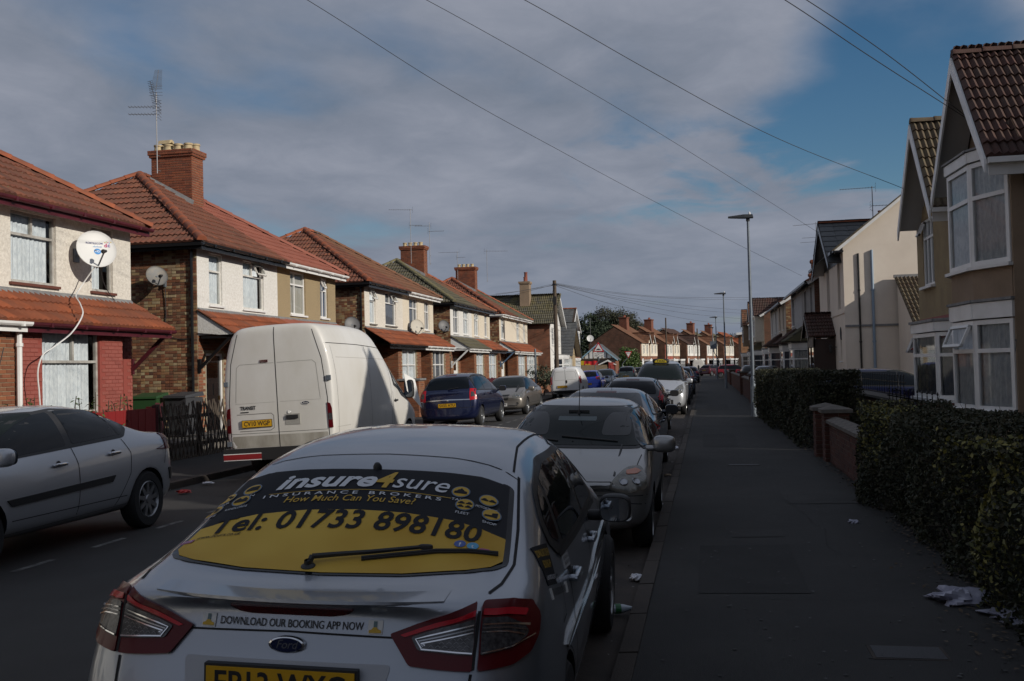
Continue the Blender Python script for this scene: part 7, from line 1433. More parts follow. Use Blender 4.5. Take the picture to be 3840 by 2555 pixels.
    h,_=b.hit('rear',0,.80); plate(t,h+Vector((.0,-.018,-.022)),(1,0,0),(0,0,1),(0,-1,0),'EP13 WYG',plate_y,.495,.105)
    b.line(t,'bumper_seam',[(-.88,.66),(-.6,.645),(.6,.645),(.88,.66)],'rear',gapm,.008,.002)
    # washer fin, wiper
    h,_=b.hit('top',.0,1.18+o); f=MB(); f.lathe([(.018,0),(.017,.012),(.010,.024),(.001,.027)],h,(0,-.3,1),12,sc=(1,1.2)); f.out('washer_jet',blackm,t,True)
    pts=[(-.06,.535,.012),(-.055,.56,.03),(.03,.585,.028),(.15,.615,.026),(.33,.665,.024)]
    Wp=[Vector((b.hit('top',x,y+o)[0].x,y+o,b.hit('top',x,y+o)[0].z+e_)) for x,y,e_ in pts]
    w_=MB(); w_.lathe([(.028,-.005),(.026,.008),(.014,.016),(.012,.03)],Wp[0]-Vector((0,0,.01)),(0,-.3,1),14); w_.tube(Wp[1:],.011,6,r2=.008); w_.tube(Wp[:2],.012,6); wp=w_.out('wiper',trim,t,True)
    B=[(.12,.588),(.25,.625),(.38,.660),(.50,.678),(.605,.690)]; Bp=[Vector((x,y+o,b.hit('top',x,y+o)[0].z+.012)) for x,y in B]
    w2=MB(); w2.tube(Bp,.007,6); w2.tube([p+Vector((0,0,.008)) for p in Bp],.005,5); superell(w2,Wp[-1]+Vector((.01,0,0)),(.028,.012,.010),.6,10,6); w2.out('wiper_blade',blackm,wp,True)
    # sides
    D=[(1.36,.985,.05),(1.18,1.07,.05),(1.17,1.16,.05),(1.34,1.28,.08),(1.75,1.365),(2.5,1.36),(2.80,1.30),(3.22,1.02,.05),(3.15,.985,.03)]
    D=[(p[0]+o,*p[1:]) for p in D]
    for sg in (1,-1):
        b.patch(t,'window_surround',D,'side',trim,.006,sg,.06,.05)
        g=lambda P:[(y+o,z) for y,z in P]
        b.patch(t,'quarter_window',g([(1.44,1.02),(1.27,1.08),(1.24,1.15),(1.34,1.24),(1.45,1.275)]),'side',carglass,.008,sg,.06,.03)
        b.patch(t,'side_window',g([(1.52,1.02),(1.50,1.29),(1.78,1.335),(2.32,1.335),(2.36,1.02)]),'side',carglass,.008,sg,.07,.03)
        b.patch(t,'side_window',g([(2.44,1.02),(2.42,1.33),(2.55,1.33),(2.76,1.27),(3.05,1.07),(3.06,1.02)]),'side',carglass,.008,sg,.07,.03)
        b.line(t,'waist_rail',g([(1.36,.988),(2.3,.983),(3.2,.975)]),'side',blackm,.028,.010,sg)
        b.line(t,'door_gap',g([(1.52,.97),(1.50,.85),(1.40,.66),(1.42,.40)]),'side',gapm,.010,.002,sg); b.line(t,'door_gap',g([(2.42,.98),(2.40,.35)]),'side',gapm,.010,.002,sg); b.line(t,'door_gap',g([(3.45,.96),(3.40,.35)]),'side',gapm,.010,.002,sg)
        b.line(t,'fuel_flap_gap',g([(1.05,.93),(1.20,.94),(1.24,.86),(1.20,.78),(1.05,.78)]),'side',gapm,.005,.002,sg) if sg==1 else None
        handle(t,b,1.58+o,.865,sg,m,.22); handle(t,b,2.52+o,.87,sg,m,.22); door_mirror(t,b,2.75+o,.965,sg,blackm,-1,(.090,.07,.078))
        for y in (1.02,3.87): wheel(t,sg*.725,y+o,.325,.215,5,sg)
        b.line(t,'arch_lip',[(1.02+o+.365*math.cos(q),.325+.365*math.sin(q)) for q in np.linspace(.15,math.pi-.15,16)],'side',gapm,.006,.002,sg)
    # stickers on the right rear wing
    sv=(Vector((.74,o,.95))+Vector((.75,0,.66))*2,Vector((0,1,0)),Vector((-.66,0,.75)),Vector((-.75,0,-.66)).normalized())
    ww=mat('sticker_white',(.62,.62,.6),.5)
    def quad(cx,cy,w,h,a,m_,n,off=.004,par=t):
        c,s=math.cos(a),math.sin(a); return b.patch(par,n,[(cx+x*c-y*s,cy+x*s+y*c) for x,y in ((-w,-h),(w,-h),(w,h),(-w,h))],sv,m_,off,1,.03,0,raw=True)
    mp=lambda cx,cy,a:(lambda x,y:(cx+x*math.cos(a)-y*math.sin(a),cy+x*math.sin(a)+y*math.cos(a)))
    A=R(-8); st=quad(1.0,.05,.135,.075,A,bk,'booking_sticker')
    for txt,y,sz,mm,w in (('DOWNLOAD OUR NEW',.042,.040,ady,.25),('BOOKING APP',.0,.040,ady,.17),('ALL MAJOR CREDIT CARDS ACCEPTED',-.048,.022,adw,.24)):
        projtext(b,st,'sticker_lettering',txt,mp(1.0-y*math.sin(A),.05+y,A),sv,sz,mm,w,.012,1.,0.,.006)
    projtext(b,t,'sticker_lettering','DOWNLOAD OUR BOOKING APP NOW',mp(1.12,-.07,A),sv,.036,ink_m,.40,.004,1.,0.,.004)
    quad(.89,-.04,.022,.020,A,ww,'taxi_sticker'); quad(1.35,-.10,.022,.020,A,ww,'taxi_sticker')
    q=quad(1.50,.0,.085,.05,R(-4),mat('sticker_grey',(.42,.43,.44),.5),'notice_sticker')
    for i,(txt,w) in enumerate((('PRIVATE HIRE VEHICLE',.15),('NO ROOF SIGN',.11),('INSURANCE INVALID',.13),('UNLESS PRE-BOOKED',.12))): projtext(b,q,'sticker_lettering',txt,mp(1.50,.028-.02*i,R(-4)),sv,.018,ink_m,w,.004,1.,0.,.0065)
    # front, unseen from here but present
    b.patch(t,'windscreen',[(-.70,1.03),(.70,1.03),(.56,1.40),(-.56,1.40)],'front',screen_m,.005,1,.09,.05)
    for sg in (1,-1): b.patch(t,'headlamp',[(sg*.50,.70),(sg*.80,.78),(sg*.83,.68),(sg*.55,.60)],'front',head_l,.01,1,.05,.03)
    b.patch(t,'grille',[(-.38,.52),(.38,.52),(.42,.36),(-.42,.36)],'front',blackm,.006,1,.08,.02)
    superell(a_:=MB(),Vector((0,1.62+o,1.485)),(.02,.06,.02),.9,10,6)
    return t

big_hatch()
# ------------------------------------------------------------------ vans
def vanshell(key,m,st,arch,ar,hw):
    """st: list of (y, zb, w, zbelt, wt, ztop_edge, ztop, kw)"""
    if key in _bodies: return _bodies[key]
    Rg=[]
    for (y,zb,w,zm,wt,ze,zt) in st: Rg.append([(0,y,zb),(w*.85,y,zb),(w*.975,y,zb+.08),(w,y,(zb+zm)/2+.1),(w*.985,y,zm),(wt,y,ze),(wt*.72,y,zt-.012),(0,y,zt)])
    b=Body(Rg,arch,ar,hw,m); _bodies[key]=b; return b
def transit():
    o=-2.6; m=p_vanwhite; A=[y+o for y in (.02,.07,.25,1.2,2.3,2.75,3.2,3.75,4.35,4.8,5.05,5.15)]
    st=[(A[0],.48,.92,1.85,.72,2.42,2.49),(A[1]-.02,.42,.97,1.88,.79,2.50,2.565),(A[2]-.08,.40,.978,1.88,.80,2.51,2.58),(A[3],.40,.98,1.88,.81,2.51,2.59),(A[4]+.12,.40,.98,1.88,.81,2.50,2.58),(A[5]+.05,.40,.98,1.84,.78,2.38,2.46),(A[6],.40,.98,1.68,.75,2.14,2.23),(A[7],.40,.97,1.35,.76,1.78,1.84),(A[8],.40,.955,1.10,.80,1.32,1.38),(A[9],.40,.93,.95,.76,1.10,1.16),(A[10],.42,.88,.85,.70,.98,1.02),(A[11],.50,.76,.75,.60,.85,.88)]
    b=vanshell('transit',m,st,(1.2+o,4.35+o),.40,.98); b.s=dict(BASE,L=5.2,W=1.96,H=2.59)
    t=root('white_van',(0,0,0),0,'large white high-roof panel van, grubby at the back, parked across the road','van'); place(t,-6.93,18.05,0.4,-2.6,.05); lk('body',b.me,t)
    Rv='rear'
    def rl(n,P,w=.010,mm=gapm): return b.line(t,n,P,Rv,mm,w,.002)
    rl('door_gap',[(0,2.52),(0,.52)],.014); rl('door_gap',[(-.66,2.44),(-.80,1.95),(-.865,1.3),(-.86,.56),(-.80,.52),(.80,.52),(.86,.56),(.865,1.3),(.80,1.95),(.66,2.44)],.012)
    for sg in (-1,1): rl('panel_crease',[(sg*.03,1.93),(sg*.64,1.93),(sg*.70,1.88),(sg*.745,1.30)],.008,mat('crease_grey',(.35,.34,.31),.6)); rl('panel_crease',[(sg*.76,1.28),(sg*.04,1.28)],.004,mat('crease_grey',(.35,.34,.31),.6))
    rl('panel_crease',[(-.85,.78),(.85,.78)],.006)
    rl('panel_crease',[(-.74,1.10),(-.12,1.10),(-.08,1.06),(-.08,.86),(-.14,.82),(-.70,.82)],.010,mat('crease_dark',(.16,.15,.14),.7))
    grime=mat('van_grime',(.30,.28,.235),.8,c2=(.46,.44,.39),scale=3,det=8,stretch=(1,1,.5))
    b.patch(t,'grime',[(-.84,.545),(.84,.545),(.84,.74),(-.84,.74)],Rv,grime,.0012,1,.10,.02,skirt=False)
    h,_=b.hit(Rv,-.38,.94); plate(t,h+Vector((0,-.012,0)),(1,0,0),(0,0,1),(0,-1,0),'CV10 WGP',plate_y)
    h,_=b.hit(Rv,.25,.98); q=MB().box((h.x-.13,h.y-.006,h.z-.09),(h.x+.13,h.y+.01,h.z+.09)).out('handle_recess',mat('crease_grey',(.35,.34,.31),.6),t); MB().box((h.x-.10,h.y-.03,h.z+.01),(h.x+.10,h.y-.004,h.z+.07)).out('door_handle',blackm,q)
    h,_=b.hit(Rv,.20,1.10); MB().lathe([(.001,.012),(.028,.012),(.033,0)],h,(0,-1,0),14).out('door_lock',chrome,t,True)
    projtext(b,t,'van_lettering','TRANSIT',lambda a,c:(-.53+a,1.20+c),Rv,.085,ink_m,.28,.03,1.,0.,.006); b.line(t,'badge_bar',[(-.67,1.135),(-.52,1.135)],Rv,ink_m,.016,.006)
    h,_=b.hit(Rv,.49,1.235); MB().add([h+Vector((.075*math.cos(a),-.010,.032*math.sin(a))) for a in np.linspace(0,2*math.pi,29)[:-1]],[tuple(range(28))]).out('badge_rim',chrome,t); MB().add([h+Vector((.066*math.cos(a),-.0125,.026*math.sin(a))) for a in np.linspace(0,2*math.pi,29)[:-1]],[tuple(range(28))]).out('badge',mat('badge_dark',(.02,.025,.05),.3),t); flattext(t,'badge_lettering','Ford',h+Vector((0,-.0125,0)),(1,0,0),(0,0,1),(0,-1,0),.045,chrome,width=.09,shear=.3)
    b.patch(t,'high_brake_lamp',[(-.27,1.945),(-.13,1.945),(-.13,1.99),(-.27,1.99)],Rv,mat('dark_red_lens',(.06,.002,.004),.2,coat=1.),.010,1,.05,.006)
    for sg in (-1,1):
        P=[(sg*.855,1.22),(sg*.905,1.20),(sg*.925,1.12),(sg*.930,.80),(sg*.86,.80)]; l=b.patch(t,'tail_lamp',P,Rv,red_l,.014,1,.05,.01); b.patch(l,'lamp_lens',[(sg*.868,1.04),(sg*.92,1.04),(sg*.922,.93),(sg*.868,.93)],Rv,clear_l,.019,1,.05,.005)
        for z in (1.62,.62): h,_=b.hit(Rv,sg*.905,z); MB().box((h.x-.035,h.y-.035,z-.04),(h.x+.035,h.y+.01,z+.04)).out('door_hinge',galv,t)
    st_=MB().box((-.97,-.08+o,.34),(.97,.14+o,.54)).out('rear_bumper',trim,t); MB().box((-.97,-.085+o,.36),(-.30,-.08+o,.45)).box((.3,-.085+o,.36),(.97,-.08+o,.45)).out('marker_strip',mat('strip_red',(.25,.012,.015),.5),st_); MB().box((-.97,-.0865+o,.45),(-.30,-.08+o,.462)).box((-.97,-.0865+o,.348),(-.30,-.08+o,.36)).out('marker_edge',white,st_)
    g=lambda P:[(y+o,z) for y,z in P]
    for sg in (1,-1):
        sl=lambda n,P,w=.009,mm=gapm: b.line(t,n,g(P),'side',mm,w,.002,sg)
        sl('roof_seam',[(.06,2.20),(1.5,2.19),(3.05,2.14)],.012); sl('panel_gap',[(3.15,2.13),(3.15,.60)]); sl('panel_gap',[(1.9,2.17),(1.95,.62)],.006); sl('panel_crease',[(.35,1.96),(3.05,1.93)],.006,mat('crease_grey',(.35,.34,.31),.6)); sl('panel_crease',[(.2,.80),(.8,.80)],.006,mat('crease_grey',(.35,.34,.31),.6)); sl('panel_crease',[(1.65,.62),(4.0,.60)],.012,trim); sl('panel_gap',[(.22,2.15),(.25,.55)],.006)
        w_=b.patch(t,'side_window',g([(3.28,1.86),(3.62,1.87),(4.28,1.34),(4.52,1.13),(4.42,1.06),(3.85,1.20),(3.62,1.34),(3.34,1.42)]),'side',trim,.004,sg,.07,.04); b.patch(w_,'window_glass',g([(3.33,1.82),(3.60,1.83),(4.22,1.33),(4.40,1.15),(3.90,1.26),(3.66,1.39),(3.38,1.47)]),'side',carglass,.009,sg,.07,.03)
        sl('door_gap',[(3.24,1.30),(3.26,.62)]); handle(t,b,3.38+o,1.12,sg,trim,.18)
        h,_=b.hit('side',4.35+o,1.30,sg); c=h+Vector((sg*.19,0,.02)); mb=MB(); superell(mb,c,(.10,.07,.19),.5,16,10); superell(mb,h+Vector((sg*.05,0,-.08)),(.09,.03,.03),.7,10,6); mm=mb.out('door_mirror',blackm,t,True); MB().add([c+Vector((.085*math.copysign(abs(math.cos(a))**.6,math.cos(a)),-.073,.165*math.copysign(abs(math.sin(a))**.6,math.sin(a)))) for a in np.linspace(0,2*math.pi,25)[:-1]],[tuple(range(24))]).out('mirror_glass',mirror_m,mm)
        for y in (1.2,4.35): wheel(t,sg*.86,y+o,.335,.21,5,sg,m=mat('steel_wheel',(.12,.12,.12),.5,.5))
        b.line(t,'arch_lip',[(1.2+o+.415*math.cos(q),.32+.415*math.sin(q)) for q in np.linspace(.1,math.pi-.1,16)],'side',mat('crease_grey',(.35,.34,.31),.6),.012,.003,sg)
    b.patch(t,'windscreen',[(-.78,1.42),(.78,1.42),(.66,2.12),(-.66,2.12)],'front',screen_m,.006,1,.1,.06)
    global VAN; VAN=t; pc=root('white_card',(-6.25,19.3,1.62),R(0),'white board standing up behind the van windscreen, showing past the door window','board'); MB().prism([(.20,.42,-.25),(.42,.72,-.62),(.30,.66,-.02),(.14,.40,.12)],(.01,-.01,0)).out('panel',white,pc)
transit()
def smallvan(name,label,m,X,Y,head,tilt,sc=(1,1,1),txt='VN04 UZP',glazed=False,det=True,z=.04):
    o=-1.98; A=[y+o for y in (.01,.06,.25,1.2,2.2,2.55,3.05,3.45,3.75,3.92)]
    st=[(A[0],.34,.74,1.10,.58,1.50,1.58),(A[1],.26,.83,1.18,.67,1.61,1.70),(A[2],.24,.855,1.2,.70,1.65,1.73),(A[3],.24,.86,1.2,.70,1.67,1.75),(A[4],.24,.86,1.18,.66,1.62,1.70),(A[5],.24,.86,1.12,.64,1.45,1.50),(A[6],.24,.85,1.0,.70,1.10,1.14),(A[7],.26,.82,.86,.64,.95,.98),(A[8],.28,.76,.74,.56,.80,.84),(A[9],.36,.62,.60,.46,.66,.69)]
    key=name+m.name; b=vanshell(key,m,st,(.72+o,3.2+o),.33,.86); b.s=dict(BASE,L=3.96,W=1.72,H=1.75)
    t=root(name,(0,0,0),0,label,'van'); place(t,X,Y,head,tilt,z); t.scale=sc; lk('body',b.me,t); g=lambda P:[(y+o,z) for y,z in P]
    b.line(t,'door_gap',[(.0,1.60),(.0,.42)],'rear',gapm,.014,.002); b.line(t,'door_gap',[(-.56,1.55),(-.69,1.2),(-.72,.42),(.72,.42),(.69,1.2),(.56,1.55)],'rear',gapm,.012,.002)
    for sg in (-1,1):
        if glazed: b.patch(t,'rear_window',[(sg*.06,1.1),(sg*.62,1.1),(sg*.54,1.5),(sg*.06,1.5)],'rear',carglass,.006,1,.1,.04)
        else: b.line(t,'panel_crease',[(sg*.05,1.46),(sg*.50,1.46),(sg*.56,1.36),(sg*.60,1.02),(sg*.05,1.02)],'rear',mat('crease_grey',(.35,.34,.31),.6),.012,.002)
        l=b.patch(t,'tail_lamp',[(sg*.735,1.22),(sg*.80,1.20),(sg*.845,.80),(sg*.745,.80)],'rear',red_b,.014,1,.06,.02); b.patch(l,'lamp_lens',[(sg*.75,1.06),(sg*.825,1.06),(sg*.835,.98),(sg*.75,.98)],'rear',clear_l,.02,1,.06,.01)
        b.patch(t,'side_window',g([(2.28,1.20),(2.28,1.56),(2.55,1.50),(3.02,1.14),(3.0,1.08)]),'side',carglass,.006,sg,.1,.04); b.line(t,'door_gap',g([(2.2,1.6),(2.2,.36)]),'side',gapm,.01,.002,sg); door_mirror(t,b,2.85+o,1.15,sg,trim)
        for y in (.72,3.2): wheel(t,sg*.75,y+o,.30,.18,5,sg)
    h,_=b.hit('rear',-.18,.66); plate(t,h+Vector((0,-.012,0)),(1,0,0),(0,0,1),(0,-1,0),txt,plate_y)
    h,_=b.hit('rear',.06,.92); MB().add([h+Vector((.045*math.cos(a),-.014,.09*math.sin(a))) for a in np.linspace(0,2*math.pi,21)[:-1]],[tuple(range(20))]).out('door_handle',blackm,t)
    b.patch(t,'high_brake_lamp',[(-.08,1.645),(.08,1.645),(.08,1.675),(-.08,1.675)],'rear',red_l,.006,1,.05,.004); b.patch(t,'rear_bumper',[(-.84,.30),(.84,.30),(.85,.46),(-.85,.46)],'rear',trim,.012,1,.1,.03); b.patch(t,'windscreen',[(-.68,1.08),(.68,1.08),(.58,1.55),(-.58,1.55)],'front',screen_m,.006,1,.1,.05)
    return t
smallvan('small_white_van','small white panel van seen from behind beside the telegraph pole',p_white,-7.37,55.0,0,-2)
fv=copy_tree(VAN,None,(-1.15,168,0.0),R(180)*0); fv.rotation_euler=(0,0,0); fv.scale=(.98,.98,.9); fv['label']='boxy pale van far down the road in front of the bend'
for q in list(fv.children):
    if q.name.startswith(('number_plate','van_lettering','badge')):
        for k in list(q.children): bpy.data.objects.remove(k)
        bpy.data.objects.remove(q)
# ------------------------------------------------------------------ cars
def megane():
    b=shell(dict(L=4.5,W=1.78,H=1.49,yg0=.60,zg0=1.085,yg1=1.30,yw1=2.62,yw0=3.45,zc=1.0,zf=.78,zbr=1.02,zbf=.93,wt=.60,lr=.05,lf=.12,ra=.76,fa=.80,r=.325,arch=.365),p_light,'megane')
    t=root('silver_saloon',(0,0,0),0,'silver four-door saloon with nine-spoke wheels facing the camera at the left edge','car'); place(t,-7.12,8.90,180,2.0,.05); o=-2.25
    D=[(1.12,1.055,.06),(.94,1.16,.05),(1.00,1.27,.06),(1.35,1.38,.1),(2.0,1.425),(2.45,1.39),(2.85,1.26),(3.42,.985,.05),(3.3,.965,.03)]; D2=[(p[0],*p[1:]) for p in D]
    common(t,b,p_light,pillars=(),handles=(),mirrors=True,dlo=[(p[0],p[1]) for p in D],style=9,strip=False)
    for c in [q for q in t.children if q.name.startswith('side_window')]: bpy.data.objects.remove(c)
    g=lambda P:[(p[0]+o,*p[1:]) for p in P]
    for sg in (1,-1):
        b.patch(t,'quarter_window',g([(1.14,1.09,.03),(.99,1.18,.04),(1.06,1.28,.05),(1.27,1.345,.02),(1.20,1.09,.01)]),'side',carglass,.008,sg,.06,.02)
        b.patch(t,'side_window',g([(1.25,1.085),(1.32,1.355),(1.60,1.395),(2.02,1.395),(2.04,1.05)]),'side',carglass,.008,sg,.07,.03); b.patch(t,'side_window',g([(2.14,1.04),(2.12,1.39),(2.45,1.36),(2.83,1.23),(3.28,1.0),(3.15,.99)]),'side',carglass,.008,sg,.07,.03)
        for P in ([(2.08,1.04),(2.03,.85),(2.05,.34)],[(1.18,1.04),(1.08,.88),(1.12,.66),(1.30,.44),(1.38,.34)],[(3.28,.96),(3.22,.6),(3.2,.34)]): b.line(t,'door_gap',g(P),'side',gapm,.010,.002,sg)
        handle(t,b,1.40+o,.905,sg,chrome,.20); handle(t,b,2.33+o,.87,sg,chrome,.20)
        b.patch(t,'rubbing_strip',g([(1.48,.60),(3.05,.555),(3.12,.62),(1.42,.67)]),'side',trim,.014,sg,.10,.015); b.line(t,'sill_line',g([(1.15,.33),(3.2,.30)]),'side',alu,.006,.003,sg)
        b.line(t,'arch_lip',[(.76+o+.38*math.cos(q),.32+.38*math.sin(q)) for q in np.linspace(.05,math.pi-.05,18)],'side',mat('lip_silver',(.5,.52,.55),.3,.6),.010,.004,sg)
        l=b.patch(t,'tail_lamp',g([(.36,1.05,.01),(.16,1.02,.03),(.06,.86,.02),(.34,.86,.01)]),'side',red_l,.010,sg,.05,.01); b.patch(l,'lamp_lens',g([(.25,.99),(.13,.96),(.10,.90),(.22,.90)]),'side',clear_l,.014,sg,.05,.01)
        b.patch(t,'bumper_strip',g([(.30,.64),(.05,.64),(.05,.50),(.24,.50)]),'side',trim,.012,sg,.06,.02); b.line(t,'bumper_seam',g([(.34,.86),(.40,.70)]),'side',gapm,.008,.002,sg)
    rearend(t,b,[(.55,.98),(.84,1.02),(.86,.86),(.60,.84)],'MX54 KLD',p_silver,glass=[(-.62,1.10),(.62,1.10),(.52,1.38),(-.52,1.38)]); frontend(t,b,[(.45,.70),(.78,.82),(.82,.70),(.50,.62)],[[(-.36,.62),(.36,.62),(.36,.52),(-.36,.52)]],None,'MX54 KLD')
    h,_=b.hit('top',0,2.2+o); MB().tube([h,h+Vector((0,-.25,.62))],.005,5).lathe([(.02,0),(.012,.03)],h,(0,0,1),8).out('aerial_rod',blackm,t)
    mir=[q for q in t.children if q.name.startswith('door_mirror')]
megane()
def clio():
    b=shell(dict(L=3.8,W=1.66,H=1.42,yg0=.14,zg0=.98,yg1=.50,yw1=2.26,yw0=2.98,zc=.955,zf=.80,zbr=.94,zbf=.90,wt=.565,lr=.14,lf=.06,ra=.58,fa=.52,r=.29,arch=.325,cr=.05),p_silver2,'clio')
    t=root('silver_hatchback',(0,0,0),0,'small silver hatchback facing the camera with cloudy headlamps, parked ahead of the taxi','car'); place(t,-1.37,11.02,180.5,-1.5); m=p_silver2
    common(t,b,m,pillars=(.40,),handles=(1.15,),style=7)
    fl=[(.42,.64,.03),(.47,.73,.05),(.57,.815,.05),(.70,.825,.04),(.765,.72,.05),(.76,.635,.03),(.60,.60,.03)]
    frontend(t,b,fl,[[(-.46,.705),(.46,.705),(.50,.62),(-.50,.62)],[(-.42,.455),(.42,.455),(.34,.33),(-.34,.33)]],None,None,fog=(.595,.40,.048),m=m,badge=True,plz=.50)
    for sg in (-1,1): b.patch(t,'indicator_lens',[(sg*.57,.785),(sg*.66,.80),(sg*.71,.775),(sg*.67,.755),(sg*.58,.755)],'front',amber,.016,1,.04,.015)
    b.line(t,'bumper_moulding',[(-.76,.50),(-.4,.53),(.4,.53),(.76,.50)],'front',gapm,.008,.003); b.line(t,'lower_lip',[(-.6,.315),(.6,.315)],'front',chrome,.006,.004)
    h,_=b.hit('top',0,.50); MB().tube([h,h+Vector((0,-.10,.40))],.005,5).lathe([(.022,0),(.012,.035)],h,(0,0,1),8).out('aerial_rod',blackm,t)
    h,_=b.hit('top',.0,1.05); MB().lathe([(.012,0),(.008,.018),(.001,.02)],h,(0,.2,1),8).out('washer_jet',blackm,t)
    sm=mat('seat_seen_through_glass',(.030,.036,.037),.5); 
    for sg in (-1,1): b.patch(t,'headrest',[(sg*.42-.15,1.06),(sg*.42+.15,1.06),(sg*.42+.13,1.20,.06),(sg*.42+.08,1.27,.05),(sg*.42-.08,1.27,.05),(sg*.42-.13,1.20,.06)],'front',mat('seat_dark',(.004,.005,.005),.3),.0115,1,.06,.05,skirt=False)
    b.patch(t,'painted_light_gap',[(-.20,1.19),(.20,1.19),(.20,1.23),(-.20,1.23)],'front',mat('painted_interior_glow',(.05,.075,.08),.3),.0115,1,.06,.01,skirt=False)  # pale strip on the windscreen, painting the light seen through the cabin
    h,_=b.hit('front',.0,1.27); MB().box((h.x-.11,h.y+.006,h.z-.03),(h.x+.11,h.y+.012,h.z+.03)).out('inner_mirror',blackm,t)
clio()
def audi():
    b=shell(dict(L=4.6,W=1.84,H=1.41,yg0=.62,zg0=1.0,yg1=1.50,yw1=2.75,yw0=3.5,zc=.98,zf=.76,zbr=.96,zbf=.90,wt=.60,lr=.08),p_ink,'audi')
    t=root('black_coupe',(0,0,0),0,'dark blue-black saloon with one visible tail lamp, behind the small silver hatchback','car'); place(t,-1.62,16.85,0,1.5)
    common(t,b,p_ink,pillars=(.30,.66),handles=(1.85,2.75)); rearend(t,b,[(.55,.93),(.87,.95),(.89,.82),(.58,.80)],'LN58 OYB',p_ink,glass=[(-.66,1.04),(.66,1.04),(.53,1.32),(-.53,1.32)],lampm=red_b)
    frontend(t,b,[(.45,.70),(.78,.80),(.82,.70),(.50,.62)]); h,_=b.hit('top',0,.2); MB().tube([h,h+Vector((0,-.03,.30))],.004,5).out('aerial_rod',blackm,t)
audi()
def hatch3():
    b=shell(dict(L=4.0,W=1.72,H=1.47,yg0=.14,zg0=1.02,yg1=.5,yw1=2.4,yw0=3.1,zbr=.97,zbf=.92,wt=.58),p_black,'hatch3')
    t=root('black_hatchback',(0,0,0),0,'black hatchback with tall red tail lamps between the dark saloon and the taxi van','car'); place(t,-1.80,25.9,0,1.5)
    common(t,b,p_black,pillars=(.33,.68),handles=(1.3,2.1)); rearend(t,b,[(.66,1.22),(.74,1.2),(.84,.92),(.66,.92)],'AE09 KVP',p_black,lampm=red_b); frontend(t,b,[(.45,.70),(.72,.82),(.76,.70),(.50,.62)])
    b.line(t,'roof_rail',[(.52,.8-2),(.52,2.2-2)],'top',mat('rail_dark',(.02,.02,.025),.3),.03,.012); b.line(t,'roof_rail',[(-.52,.8-2),(-.52,2.2-2)],'top',mat('rail_dark',(.02,.02,.025),.3),.03,.012)
hatch3()
def taxi():
    m=p_light; b=shell(dict(L=4.8,W=1.90,H=1.90,zb=.26,yg0=.06,zg0=1.25,yg1=.28,yw1=3.02,yw0=3.95,zc=1.16,zf=.94,zbr=1.12,zbf=1.10,wt=.69,lr=.05,lf=.05,ra=.95,fa=.70,r=.33,arch=.37,cr=.07),m,'taxi')
    t=root('silver_taxi_van',(0,0,0),0,'silver people carrier facing the camera with a yellow roof sign reading TAXI','car'); place(t,-1.62,36.45,180,-1.5)
    common(t,b,m,pillars=(.38,.68),handles=(2.1,2.9),dlo=[(.3,1.2),(.36,1.62),(.6,1.70),(3.0,1.70),(3.25,1.62),(3.95,1.22),(3.9,1.16)])
    frontend(t,b,[(.50,.86,.03),(.66,1.02,.04),(.80,1.08,.04),(.84,.92),(.78,.76),(.60,.74)],[[(-.34,.90),(.34,.90),(.40,.80),(-.40,.80)],[(-.5,.56),(.5,.56),(.5,.36),(-.5,.36)]],None,'FX10 HDK',fog=(.70,.42,.06),m=chrome,plz=.62,scr=[(-.78,1.24),(.78,1.24),(.64,1.76),(-.64,1.76)])
    b.line(t,'chrome_bar',[(-.5,.86),(0,.90),(.5,.86)],'front',chrome,.025,.010)
    h,_=b.hit('top',0,.35); s_=MB(); superell(s_,h+Vector((0,0,.075)),(.30,.09,.085),.45,18,10); s=s_.out('taxi_sign_base',blackm,t,True)
    P=[h+Vector((x,.098,z+.02)) for x,z in [(-.21,.0)]+[(.21*math.cos(a),.02+.10*math.sin(a)) for a in np.linspace(math.pi,0,13)]+[(.21,0)]]; MB().add(P,[tuple(range(len(P)))]).out('taxi_sign_panel',mat('sign_yellow',(.55,.42,.03),.5),s); flattext(s,'taxi_lettering','TAXI',h+Vector((0,.098,.072)),(-1,0,0),(0,0,1),(0,1,0),.10,ink_m,width=.28,bold=.02)
taxi()
def rearcar(name,label,spec,m,X,Y,head,tilt,lamp,txt,key,z=.04,glass=None,pil=(.33,.68),lampm=red_l,sides=(1,-1),plz=.74,chrome_strip=False,badge=True,style=5,rails=False):
    b=shell(spec,m,key); t=root(name,(0,0,0),0,label,'car'); place(t,X,Y,head,tilt,z); common(t,b,m,pillars=pil,handles=(1.3,2.15),style=style,sides=sides); rearend(t,b,lamp,txt,m,lampm=lampm,glass=glass,plz=plz,badge=badge); frontend(t,b,[(.45,.70),(.72,.82),(.76,.70),(.50,.62)],[[(-.36,.66),(.36,.66),(.36,.55),(-.36,.55)]],None,txt)
    if chrome_strip: b.line(t,'chrome_strip',[(-.80,.84),(0,.86),(.80,.84)],'rear',chrome,.028,.010)
    if rails:
        for sg in (-1,1): b.line(t,'roof_rail',[(sg*.56,-1.5),(sg*.58,0),(sg*.56,.6)],'top',trim,.03,.025)
    return t
HS=dict(L=4.0,W=1.7,H=1.48,yg0=.14,zg0=1.0,yg1=.48,yw1=2.4,yw0=3.1,wt=.58)
